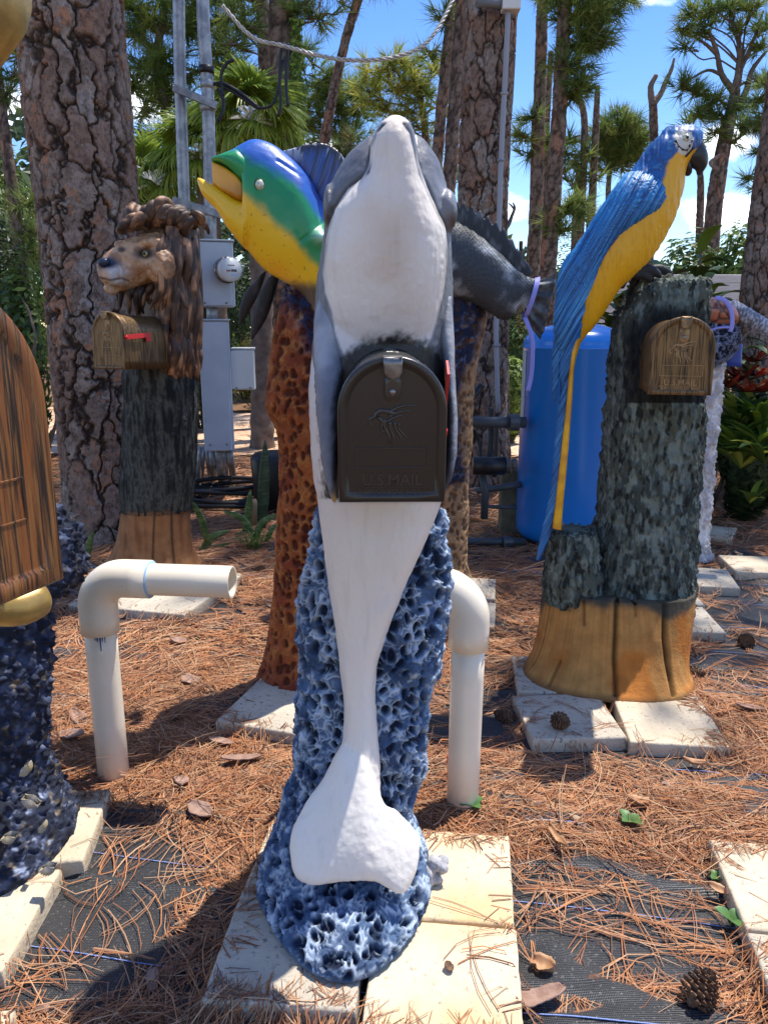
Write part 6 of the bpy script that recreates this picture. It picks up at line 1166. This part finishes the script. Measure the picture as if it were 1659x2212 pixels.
# ------------------------------------------------------------------ broadleaf shrubs, hedge, vine
def leaves(P, N, size, asp, seed, pal, fold=.25):
    R = np.random.default_rng(seed); n = len(P); up = R.normal(0, 1, (n, 3)) * .7 + N; up /= np.linalg.norm(up, axis=1)[:, None]
    d = np.cross(up, R.normal(0, 1, (n, 3))); d /= np.linalg.norm(d, axis=1)[:, None]; s = np.cross(up, d); L = (size * R.uniform(.6, 1.25, n))[:, None]; w = L * asp / 2
    a = P - d * L / 2; b = P + d * L / 2; m1 = P + s * w + up * w * fold - d * L * .05; m2 = P - s * w + up * w * fold - d * L * .05
    V = np.stack([a, m1, b, m2], 1).reshape(-1, 3); k = (np.arange(n) * 4)[:, None]; F = np.concatenate([k + [0, 1, 2], k + [0, 2, 3]]).astype(np.int32)
    c = pal[R.integers(0, len(pal), n)] * R.uniform(.75, 1.25, n)[:, None]; return V, F, np.repeat(c, 4, axis=0)
GREEN = np.array([[.095, .17, .038], [.07, .13, .032], [.15, .22, .045], [.05, .095, .028]]); LITE = np.array([[.24, .34, .06], [.16, .27, .05], [.30, .38, .08], [.10, .17, .04]]); DARKG = np.array([[.045, .08, .030], [.03, .06, .024], [.075, .115, .042]])
REDG = np.array([[.18, .28, .05], [.28, .15, .05], [.24, .33, .07], [.34, .22, .08], [.11, .18, .04]])
def bush(label, px, ytop, ybase, wpx, Y, seed, pal=GREEN, size=.06, n=2600, asp=.5, name='shrub', depth=None, group='shrubs and hedge around the yard'):
    c = at(px, ybase, Y); zt = at(px, ytop, Y)[2]; z0 = 0.0 if c[2] < .6 else c[2] - .4; w = wpx * Y / FPX / 2; dp = depth or w * .8; R = np.random.default_rng(seed)
    h = zt - z0; t = empty(name, (c[0], Y, 0), label, 'shrub', group); u = R.normal(0, 1, (n, 3)); u /= np.linalg.norm(u, axis=1)[:, None]; q = R.uniform(.45, 1, n) ** .5
    P0 = u * q[:, None]; lump = 1 + .35 * (fbm(u * 2.2 + seed, 3, seed) - .5) * 2; P = P0 * lump[:, None] * np.array([w, dp, h / 2]) + np.array([c[0], Y, z0 + h / 2]); P[:, 2] = np.maximum(P[:, 2], .03)
    V, F, C = leaves(P, u, size, asp, seed, pal); put('foliage', V, F, M_leaf, t, C, False)
    mb = MB()
    for k in range(9): a = (c[0] + R.uniform(-.15, .15) * w, Y, 0); q = P[R.integers(0, n)] * .9 + np.array([c[0], Y, z0 + h / 2]) * .1; V, F = limb(a, q, .018, .006, seed + k, .05, 8); mb.add(V, F)
    mb.put('stems', M_twig, t, kind='stuff'); return t
bush('dark glossy shrub behind the brown mailbox at the frame edge', 10, 380, 900, 170, 7.5, 101, DARKG, .07, 5200)
bush('leafy light shrub between the brown mailbox and the big pine', 75, 545, 960, 90, 6.6, 102, GREEN, .09, 1600, .45)
bush('tall dark tree like shrub behind the slender edge trunk', 30, 300, 800, 190, 11, 103, GREEN, .09, 5200)
bush('tall shrub between the big pine and the masts, behind the lion', 330, 270, 900, 200, 9.5, 104, GREEN, .09, 5600)
bush('deep shaded shrub below the palms behind the meter', 440, 420, 900, 190, 9.8, 105, DARKG, .09, 4600)
bush('sunlit hedge bush with reddish young leaves beside the telephone box', 560, 720, 905, 110, 12.0, 106, REDG, .07, 4200, group='hedge across the sandy path')
bush('hedge bush behind the cabinet, across the sandy path', 470, 700, 905, 120, 12.2, 107, GREEN, .08, 3000, group='hedge across the sandy path')
bush('hedge bush behind the orange coral column', 660, 690, 905, 140, 12.4, 108, LITE, .08, 3200, group='hedge across the sandy path')
bush('big dark bush behind the fish fins', 540, 560, 900, 190, 14, 109, DARKG, .11, 4600)
bush('bush behind the dolphin body', 760, 560, 900, 240, 14, 110, GREEN, .11, 3600)
bush('bush behind the dolphin flank and the grey fish', 930, 540, 900, 220, 14, 111, GREEN, .11, 3600)
bush('bright lime shrub between the conduit pine and the blue tank', 1105, 760, 905, 75, 8.5, 112, LITE, .07, 2600)
bush('mid green shrub with arching sprays above the lime shrub', 1120, 680, 880, 100, 9.5, 113, GREEN, .10, 2600, .22)
bush('shrub showing between tank and parrot stump', 1330, 660, 880, 160, 10, 114, GREEN, .09, 2600)
bush('feathery small tree low behind the parrot tail', 1210, 505, 800, 90, 14, 115, np.array([[.09, .14, .04], [.13, .17, .05]]), .09, 1800, .4)
bush('glossy bush behind the siding wall at the frame edge', 1590, 485, 760, 150, 11, 116, LITE * .8, .11, 3800)
bush('dark low foliage mass under the red bromeliads', 1630, 835, 1020, 150, 5.05, 118, DARKG, .08, 5200)
bush('rounded bush behind the parrot perch', 1470, 500, 800, 160, 11, 117, GREEN, .12, 2600)
# big leafed tropical shrubs, every leaf a part
def leaf_blade(a, b, wid, bow=.15, curl=.2, n=8, up=(0, 0, 1), fold=.3):
    a, b = np.array(a, float), np.array(b, float); d = b - a; L = np.linalg.norm(d); d /= L; s = np.cross(d, up); s /= np.linalg.norm(s) + 1e-9; w = np.cross(s, d); q = np.linspace(0, 1, n)
    c = a + d * (L * q)[:, None] + w * (bow * L * np.sin(q * math.pi))[:, None]; hw = wid * np.sin(np.clip(q * .93 + .05, 0, 1) * math.pi) ** .7; hw[-1] = wid * .02
    V = np.concatenate([c - s * hw[:, None] + w * (hw * fold)[:, None], c, c + s * hw[:, None] + w * (hw * fold)[:, None]]); V2 = V - w * wid * .06; i = np.arange(n - 1)
    F = np.concatenate([np.stack([i, i + n, i + n + 1, i + 1], -1), np.stack([i + n, i + 2 * n, i + 2 * n + 1, i + n + 1], -1)]); m = 3 * n
    return np.concatenate([V, V2]), np.concatenate([F, F[:, ::-1] + m]).astype(np.int32)
def rosette(name, label, c, n, L, wid, seed, cols, up=.9, group=None, cat='plant', bow=.12):
    R = np.random.default_rng(seed); t = empty(name, tuple(c), label, cat, group)
    for k in range(n):
        a = R.uniform(0, 6.28); e = R.uniform(.25, 1.0) * up; d = np.array([math.cos(a), math.sin(a), e * 1.2]); d /= np.linalg.norm(d); l = L * R.uniform(.65, 1.1); V, F = leaf_blade(np.array(c) + [0, 0, .01], np.array(c) + d * l, wid * R.uniform(.8, 1.2), bow, seed=0) if False else leaf_blade(np.array(c) + np.array([0, 0, .01]), np.array(c) + d * l, wid * R.uniform(.8, 1.2), bow)
        ci = cols[R.integers(0, len(cols))] * R.uniform(.8, 1.2); put('leaf', V, F, M_leaf, t, np.tile(ci, (len(V), 1)))
    return t
BROM = np.array([[.34, .42, .06], [.20, .32, .05], [.46, .50, .10], [.11, .19, .04]]); REDB = np.array([[.34, .045, .035], [.20, .035, .028], [.46, .12, .04], [.10, .04, .03], [.16, .07, .03]])
for k, (px, py, Y, n, L, w, lb) in enumerate([(1600, 1015, 4.7, 30, .46, .024, 'yellow green strap leaved bromeliad nearest the white column'), (1650, 1005, 4.55, 30, .52, .028, 'bromeliad with wide lit straps at the frame edge'), (1575, 985, 4.8, 26, .42, .022, 'bromeliad close behind the white column'), (1620, 1090, 4.5, 7, .20, .020, 'small young bromeliad standing alone in the needles'), (1640, 940, 4.75, 28, .42, .026, 'darker bromeliad under the red ones'), (1590, 920, 4.8, 26, .36, .022, 'bromeliad in the shade behind the red ones')]):
    c = at(px, py, Y); c[2] = max(0, c[2]); rosette('bromeliad', lb, c, n, L, w, 200 + k, BROM, group='green bromeliads beside the white column')
for k, (px, py, Y, lb) in enumerate([(1600, 825, 4.95, 'brightest red bromeliad, at the front of the red bank'), (1635, 815, 5.0, 'red bromeliad at the frame edge'), (1572, 840, 4.9, 'orange tipped bromeliad next to the white column'), (1612, 850, 4.8, 'low dark red bromeliad under the bright one'), (1650, 850, 4.85, 'dark red bromeliad low at the frame edge'), (1625, 785, 5.1, 'red bromeliad highest in the bank')]):
    c = at(px, py, Y); t = rosette('red_bromeliad', lb, c, 20, .17, .016, 220 + k, REDB, up=.8, group='red bromeliads in a bank', bow=-.05)
def tropical(label, px, pyb, pyt, Y, seed, nL=26, L=.34, w=.05, spread=.5, pal=GREEN, name='tropical_shrub'):
    R = np.random.default_rng(seed); b = at(px, pyb, Y); tp = at(px, pyt, Y); t = empty(name, (b[0], Y, 0), label, 'shrub', 'large leaved shrubs'); st = []
    for k in range(5): e = tp + np.array([R.normal(0, spread), R.normal(0, spread * .6), -abs(R.normal(0, .25))]); V, F = limb((b[0], Y, 0), e, .018, .008, seed + k, .03, 10); put('stem', V, F, M_twig, t); st.append(e)
    for k in range(nL):
        e = st[k % 5] - np.array([0, 0, R.uniform(0, .5)]); a = R.uniform(0, 6.28); d = np.array([math.cos(a), math.sin(a), R.uniform(-.2, .8)]); d /= np.linalg.norm(d); V, F = leaf_blade(e, e + d * L * R.uniform(.6, 1.1), w * R.uniform(.8, 1.2), .14); ci = pal[R.integers(0, len(pal))] * R.uniform(.8, 1.3); put('leaf', V, F, M_leaf, t, np.tile(ci, (len(V), 1)))
tropical('large leaved shrub directly behind the parrot breast', 1450, 640, 520, 6.5, 301, 70, .30, .055, .38, LITE * .8)
tropical('large leaved shrub above the white plank wall', 1540, 650, 500, 7.2, 302, 70, .34, .06, .40, GREEN)
tropical('pale variegated shrub just behind the turtle shell', 1575, 700, 625, 5.2, 303, 46, .20, .026, .22, np.array([[.26, .30, .10], [.12, .19, .05], [.34, .36, .16]]))
tropical('narrow leaved shrub beside the scaly flipper', 1635, 800, 730, 5.6, 304, 34, .22, .026, .18, np.array([[.20, .26, .08], [.10, .16, .04]]))
tropical('dark tall broad leaved shrub standing over the bromeliads', 1655, 960, 850, 5.8, 305, 34, .36, .06, .25, DARKG * 1.5)
# vine on the trunk
R_ = np.random.default_rng(5); n = 1500; pyv = R_.uniform(40, 340, n); P = np.array([at(640 + R_.normal(0, 5) + (8 if y > 180 else 0), y, 8.85 + R_.normal(0, .05)) for y in pyv]); V, F, C = leaves(P, np.tile([0, -1, .3], (n, 1)), .05, .8, 7, LITE); tv = empty('climbing_vine', tuple(at(640, 340, 8.85)), 'small leaved green vine climbing the side of the wide brown trunk', 'vine'); put('foliage', V, F, M_leaf, tv, C, False)
V, F = tube([at(640, 350, 8.85), at(638, 200, 8.85), at(634, 40, 8.9)], .012, 6, n=20); put('stem', V, F, M_twig, tv)
# sabal palms behind the masts
def palm(label, px, py, Y, nf, L, seed):
    R = np.random.default_rng(seed); c = at(px, py, Y); t = empty('fan_palm', (c[0], Y, 0), label, 'palm', 'fan palms behind the masts'); V, F = tube([(c[0], Y, -.05), (c[0] + .05, Y, c[2] * .5), c], [.13, .11, .10], 18, n=50); V = disp(V, F, .05 * (worley(V / .11, 3)[0] - .5)); put('trunk', V, F, M_twig, t)
    proto = None
    for k in range(nf):
        if proto is None:
            mb = MB(); nl = 40; V, F = tube([(0, 0, 0), (L * .25, 0, L * .06), (L * .5, 0, 0)], [.016, .012, .008], 6, n=8); mb.add(V, F)
            for j in range(nl):
                a = (j / (nl - 1) - .5) * 3.9; l = L * .62 * (1 - .25 * abs(a / 2)) * R.uniform(.9, 1.05); o = np.array([L * .5, 0, 0]); d = np.array([math.cos(a), math.sin(a), .25]); n_ = 6; q = np.linspace(0, 1, n_)
                p = o + d * (l * q)[:, None]; p[:, 2] += .10 * l - .75 * l * q ** 2.4 * R.uniform(.7, 1.3); s = np.array([-math.sin(a), math.cos(a), 0]); hw = .017 * (1 - q ** 2 * .9) + .001; V = np.concatenate([p - s * hw[:, None], p + [0, 0, .006], p + s * hw[:, None]]); i = np.arange(n_ - 1); F = np.concatenate([np.stack([i, i + n_, i + n_ + 1, i + 1], -1), np.stack([i + n_, i + 2 * n_, i + 2 * n_ + 1, i + n_ + 1], -1)]); cc = np.tile(GREEN[j % 3] * np.array([2.6, 2.1, 1.6]), (n_ * 3, 1)); mb.add(V, F, cc)
            V, F, C = mb.get(); proto = mesh_data('frond', V, F, M_leaf, C, False)
        o = bpy.data.objects.new('frond', proto); COL.link(o); o.parent = t; o.location = Vector(c) - root_loc(t); a = k * 2.4 + R.uniform(-.2, .2); el = 1.1 - 1.75 * (k / nf) + R.uniform(-.1, .1); o.rotation_euler = (R.uniform(-.2, .2), -el, a); s = R.uniform(.85, 1.1); o.scale = (s, s, s)
palm('fan palm with pale drooping leaf tips behind the fish mouth', 540, 265, 8.2, 30, .56, 7)
palm('fan palm crowded behind the two masts', 440, 330, 8.8, 26, .60, 8)
palm('darker fan palm between the big pine and the masts', 330, 400, 9.2, 22, .66, 9)
# far wood beyond everything
R_ = np.random.default_rng(77); n = 26000; X = R_.uniform(-34, 40, n); tops = np.interp(X, [-34, -14, -4, 3, 7, 14, 22, 40], [11, 9.5, 8, 6.0, 3.2, 3.6, 4.6, 7]) * (.62 + .55 * fbm(np.column_stack([X * .35, 0 * X, 0 * X]), 3, 4)); Z = tops * R_.uniform(0, 1, n) ** .8; Yf_ = 34 + 5 * R_.uniform(-1, 1, n) + 1.2 * np.sin(X); V, F, C = leaves(np.column_stack([X, Yf_, Z]), np.tile([0, -.6, .6], (n, 1)), .62, .6, 12, np.array([[.07, .11, .035], [.05, .08, .03], [.10, .14, .045], [.035, .06, .025]])); put('far_woods', V, F, M_leaf, None, C, False, kind='stuff')

# snake plants
M_snake = mat('banded snake leaf', (.07, .13, .035), .4, col2=(.20, .26, .08), nscale=9, ncon=(.45, .6), stretch=(1.5, 1.5, 5), spec=.4, trans=.15)
M_snaked = mat('dark banded snake leaf', (.018, .045, .022), .35, col2=(.05, .10, .045), nscale=9, ncon=(.45, .6), stretch=(1, 1, 6), spec=.45)
def blade_px(pts, hw, Y, m, par, name='leaf'):
    P = catmull(np.array([at(x, y, Y + dy) for x, y, dy in pts]), 22); q = np.linspace(0, 1, 22); w = hw * Y / FPX * np.clip(np.sin(np.clip(q * .82 + .18, 0, 1) * math.pi) ** .6, .06, 1); V, F = tube(P, w, 12, flat=.22, up=(0, 1, 0)); put(name, V, F, m, par)
for lb, g, Y, ls in [('snake plant with one tall dark blade by the wooden peg', (566, 1140), 4.75, [([(565, 1140, 0), (570, 1040, 0), (573, 950, 0)], 13, M_snaked)]),
    ('sprawling snake plant with two arching sunlit blades', (552, 1168), 4.45, [([(553, 1165, 0), (522, 1120, .02), (481, 1104, .05)], 8, M_snake), ([(551, 1168, 0), (566, 1130, 0), (601, 1110, .02)], 8, M_snake), ([(574, 1172, 0), (586, 1146, 0), (598, 1130, .02)], 6, M_snake)]),
    ('snake plant blade standing behind the sprawling one', (534, 1130), 4.7, [([(530, 1165, 0), (536, 1110, 0), (541, 1058, 0)], 10, M_snake)]),
    ('snake plant beside the lion trunk base', (440, 1190), 4.3, [([(447, 1170, 0), (434, 1118, 0), (411, 1079, 0)], 8, M_snake), ([(432, 1203, 0), (456, 1163, .02), (496, 1146, .06)], 9, M_snake), ([(440, 1200, 0), (470, 1182, .02), (500, 1172, .06)], 5, M_snake)]),
    ('single pale blade at the foot of the big pine', (192, 1200), 4.1, [([(190, 1200, 0), (192, 1175, 0), (202, 1148, 0)], 8, M_snake)])]:
    e = empty('snake_plant', tuple(at(g[0], g[1], Y)), lb, 'plant', 'snake plants'); [blade_px(p, h, Y, m, e) for p, h, m in ls]
gt = empty('grass_tuft', tuple(gnd(548, 1190)), 'small bright tuft of grass before the snake plants', 'grass tuft')
rg = random.Random(3); mb = MB(); b0 = gnd(548, 1190)
for k in range(46):
    a = rg.uniform(0, 6.28); L = rg.uniform(.08, .18); b = b0 + np.array([rg.uniform(-.05, .05), rg.uniform(-.05, .05), 0]); V, F = tube([b, b + [math.cos(a) * L * .3, math.sin(a) * L * .3, L * .7], b + [math.cos(a) * L * .9, math.sin(a) * L * .9, L * .6]], [.003, .0025, .0008], 3, n=5); mb.add(V, F)
mb.put('blades', mat('grass green', (.16, .24, .05), .6, trans=.2), gt, kind='stuff')

# ------------------------------------------------------------------ small things on the ground
M_cone = mat('pine cone', (.085, .045, .028), .8, col2=(.20, .12, .07), nscale=60, spec=.3)
def cone_mesh():
    mb = MB(); g = 2.39996; N = 74; V, F = ball((0, 0, .038), (.015, .015, .036), 8, 10); mb.add(V, F)
    for k in range(N):
        q = (k + .5) / N; z = .006 + .068 * q; r = .024 * math.sin(min(1, q * .85 + .22) * math.pi) ** .8 + .004; a = k * g; el = .1 + .9 * q; L = .012
        d = np.array([math.cos(a) * math.cos(el), math.sin(a) * math.cos(el), math.sin(el)]); s = np.array([-math.sin(a), math.cos(a), 0]); u = np.cross(d, s) * -1; c0 = np.array([math.cos(a) * r * .4, math.sin(a) * r * .4, z]); c1 = np.array([math.cos(a) * r, math.sin(a) * r, z + .004]); hw = .0068 * (.6 + .6 * math.sin(q * 3.1))
        V = np.array([c0 - s * .003, c0 + s * .003, c1 + s * hw - u * .0012, c1 - s * hw - u * .0012, c1 + d * .004 + u * .002, c1 + s * hw + u * .0018, c1 - s * hw + u * .0018]); Fq = np.array([[0, 1, 2, 3], [0, 6, 5, 1], [2, 5, 6, 3]]); Ft = np.array([[6, 4, 5], [0, 3, 6], [1, 5, 2]]); mb.add(V, [Fq, Ft])
    return mb.get()
V, F, _ = cone_mesh(); mc_ = mesh_data('pine_cone', V, F, M_cone, None, False)
for (px, py, z, s, r1, r2, lb) in [(1195, 1553, PAVH + .022, .95, 1.35, .5, 'closed round pine cone lying on the shaded paver before the parrot stump'), (1487, 2178, .028, 1.15, 1.2, 2.2, 'big open pine cone in the needles near the bottom corner'), (1110, 1562, .02, 1.0, 1.4, 4, 'dark pine cone in the needles beside the parrot pavers'), (1478, 1432 + 20, .02, 1.0, 1.4, 1, 'pine cone against the sunny side of the parrot stump'), (1608, 1398, .02, 1.1, 1.3, 2.5, 'pine cone in dry needles near the frame edge, behind the stump'), (1492, 1345 - 14, .02, .9, 1.4, 3, 'small cone in the shade of the white column pavers'), (1560, 1142, .02, 1.0, 1.4, 3.4, 'far cone by the stepping pavers'), (576, 1232, .02, .9, 1.4, 5, 'cone before the snake plants')]:
    o = bpy.data.objects.new('pine_cone', mc_); COL.link(o); o.location = gnd(px, py, z); o.rotation_euler = (r1, .1, r2); o.scale = (s,) * 3; o['label'] = lb; o['category'] = 'pine cone'; o['group'] = 'fallen pine cones'
p_ = gnd(940, 1905, PAVH + .004); its = [ball(p_ + np.array([random.uniform(-.022, .022), random.uniform(-.015, .015), .022 + random.uniform(-.012, .03)]), random.uniform(.009, .016), 8, 10) for k in range(16)]
V, F = fuse(its, .0022, 1); V = disp(V, F, .004 * (fbm(V * 120, 3, 3) - .5)); put('coral_pebble', V, F, mat('grey coral lump', (.30, .30, .32), .9, col2=(.46, .45, .46), nscale=70, bump=(150, .6, .004)), None, label='knobbly grey coral lump on the paver beside the dolphin foot', category='coral lump')
M_flake = mat('pink grey bark flake', (.36, .24, .19), .85, col2=(.24, .14, .10), nscale=40, bump=(70, .6, .006))
M_dleaf = mat('dry tan leaf', (.45, .27, .14), .6, col2=(.34, .18, .09), nscale=40, bump=(50, .4, .004))
def flake(px, py, L, W, rz, seed, lb, z=.02, m=None, name='bark_flake', cat='bark flake', grp='fallen bark flakes', bend=.3, thick=.004):
    R = np.random.default_rng(seed); n, k = 16, 9; X, Yg = np.meshgrid(np.linspace(-1, 1, k), np.linspace(-1, 1, n)); out = np.sqrt(np.clip(1 - Yg ** 2, 0.02, 1)) * (1 + .35 * (fbm(np.column_stack([Yg.ravel() * 3, X.ravel(), 0 * X.ravel() + seed]), 3, seed).reshape(X.shape) - .5) * 2)
    x = X * out * W / 2; y = Yg * L / 2; zz = bend * W * X ** 2 * .5 + bend * L * .12 * Yg ** 2 + .004 * fbm(np.column_stack([x.ravel() * 90, y.ravel() * 90, 0 * x.ravel()]), 3, seed).reshape(X.shape)
    V = np.column_stack([x.ravel(), y.ravel(), zz.ravel()]); V2 = V - [0, 0, thick]; F = gridfaces(n, k, False); N_ = len(V); bd = list(range(k)) + [k * j + k - 1 for j in range(1, n)] + [k * (n - 1) + j for j in range(k - 2, -1, -1)] + [k * j for j in range(n - 2, 0, -1)]; b = np.array(bd); b2 = np.roll(b, -1)
    Fs = np.concatenate([F, F[:, ::-1] + N_, np.stack([b, b + N_, b2 + N_, b2], -1)]); o = put(name, np.concatenate([V, V2]), Fs, m or M_flake); o.location = gnd(px, py, z); o.rotation_euler = (R.uniform(-.3, .3), R.uniform(-.2, .2), rz); o['label'] = lb; o['category'] = cat; o['group'] = grp
for a in [(150, 1590, .13, .05, 1.2, 3, 'long bark piece beside the shell crusted column', .035), (170, 1555, .10, .05, .8, 4, 'bark piece behind the long one beside the shell column', .03), (478, 1604, .08, .035, 1.5, 5, 'lit bark flake left of the orange column paver', .03), (432, 1752, .09, .05, .9, 6, 'pale curled bark flake in the needles before the white pipe', .03), (520, 1640, .12, .035, 1.8, 7, 'ragged bark strip in the needles by the dolphin base', .03), (390, 1690, .05, .04, .4, 8, 'small bark chip under the needles by the pipe foot', .03), (385, 1385, .07, .04, 1.7, 9, 'bark flake in the sun beyond the open pipe', .03), (410, 1470, .07, .05, 1.2, 10, 'broad flake between pipe and orange column', .03),
          (1010, 1300 + 290, .05, .04, 1.2, 11, 'small bark flake beside the capped pipe', .02), (1160, 2160, .12, .045, 1.7, 12, 'wide pink bark strip against the bright paver at the bottom', .03), (330, 2120, .05, .025, .2, 14, 'bark chip in the dark beside the dolphin paver', .02), (1620, 1530, .09, .04, 1.4, 15, 'pinkish flake at the frame edge beyond the parrot pavers', .03)]: flake(*a)
for a in [(1378, 1738, .065, .035, 1.5, 21, 'curled tan leaf on the needles right of the cone paver', .03), (1205, 1815, .10, .022, .25, 22, 'long rolled tan leaf upright in the needles', .04), (1500, 1672 - 20, .07, .025, 1.4, 23, 'tan leaf at the front corner of the sunny parrot paver', .03), (1175, 2095, .05, .04, .8, 24, 'cream dry leaf beside the bright paver', .02), (1560, 1960 - 30, .06, .025, 1.0, 26, 'brown leaf by the green sprout', .03), (610, 1238, .07, .05, 1.4, 27, 'dry leaf on the sunny litter beyond the pipe end', .02), (500, 1256 - 10, .08, .05, 1.3, 28, 'pale leaf litter behind the pipe end', .02)]: flake(*a, m=M_dleaf, name='dead_leaf', cat='dead leaf', grp='dry fallen leaves', bend=.8, thick=.0012)
flake(970, 2090, .022, .016, .6, 31, 'dark brown bark crumb on the bright paver', PAVH + .010, M_cone, 'bark_crumb', 'bark crumb', 'small crumbs on the pavers'); flake(612, 2005, .020, .010, 1.0, 32, 'tiny dark crumb on the shaded paver', PAVH + .008, M_cone, 'bark_crumb', 'bark crumb', 'small crumbs on the pavers')
def sprout(px, py, s, lb, z=0.0, n=4):
    b = gnd(px, py, z); t = empty('green_sprout', tuple(b), lb, 'sprout', 'green weed sprouts'); R = np.random.default_rng(px)
    V, F = tube([b, b + [0, 0, .035 * s]], .0018, 6); put('stem', V, F, MATS['grass green'], t)
    for k in range(n): a = k * 6.28 / n + .5; d = np.array([math.cos(a), math.sin(a), .5]); V, F = leaf_blade(b + [0, 0, .03 * s], b + np.array([0, 0, .03 * s]) + d * .035 * s * R.uniform(.8, 1.2), .014 * s, .1); put('leaf', V, F, M_leaf, t, np.tile([.16, .32, .10], (len(V), 1)))
sprout(1577, 2015, 1.0, 'round leaved green sprout at the edge of the corner paver', .0, 3); sprout(1018, 1765, 1.0, 'pale green sprout at the foot of the capped white pipe'); sprout(1360, 1800, 1.0, 'green sprout in the needles before the parrot pavers'); sprout(1550, 1920, .8, 'small sprout between brown leaf and corner paver')
V, F = tube([gnd(966, 1700) + np.array([0, 0, .10]), gnd(966, 1700) + np.array([.002, 0, .05]), gnd(966, 1700) + np.array([-.002, 0, .005])], .003, 6, n=10); put('red_string', V, F, M_red, None, label='short red string hanging beside the capped white pipe', category='string')
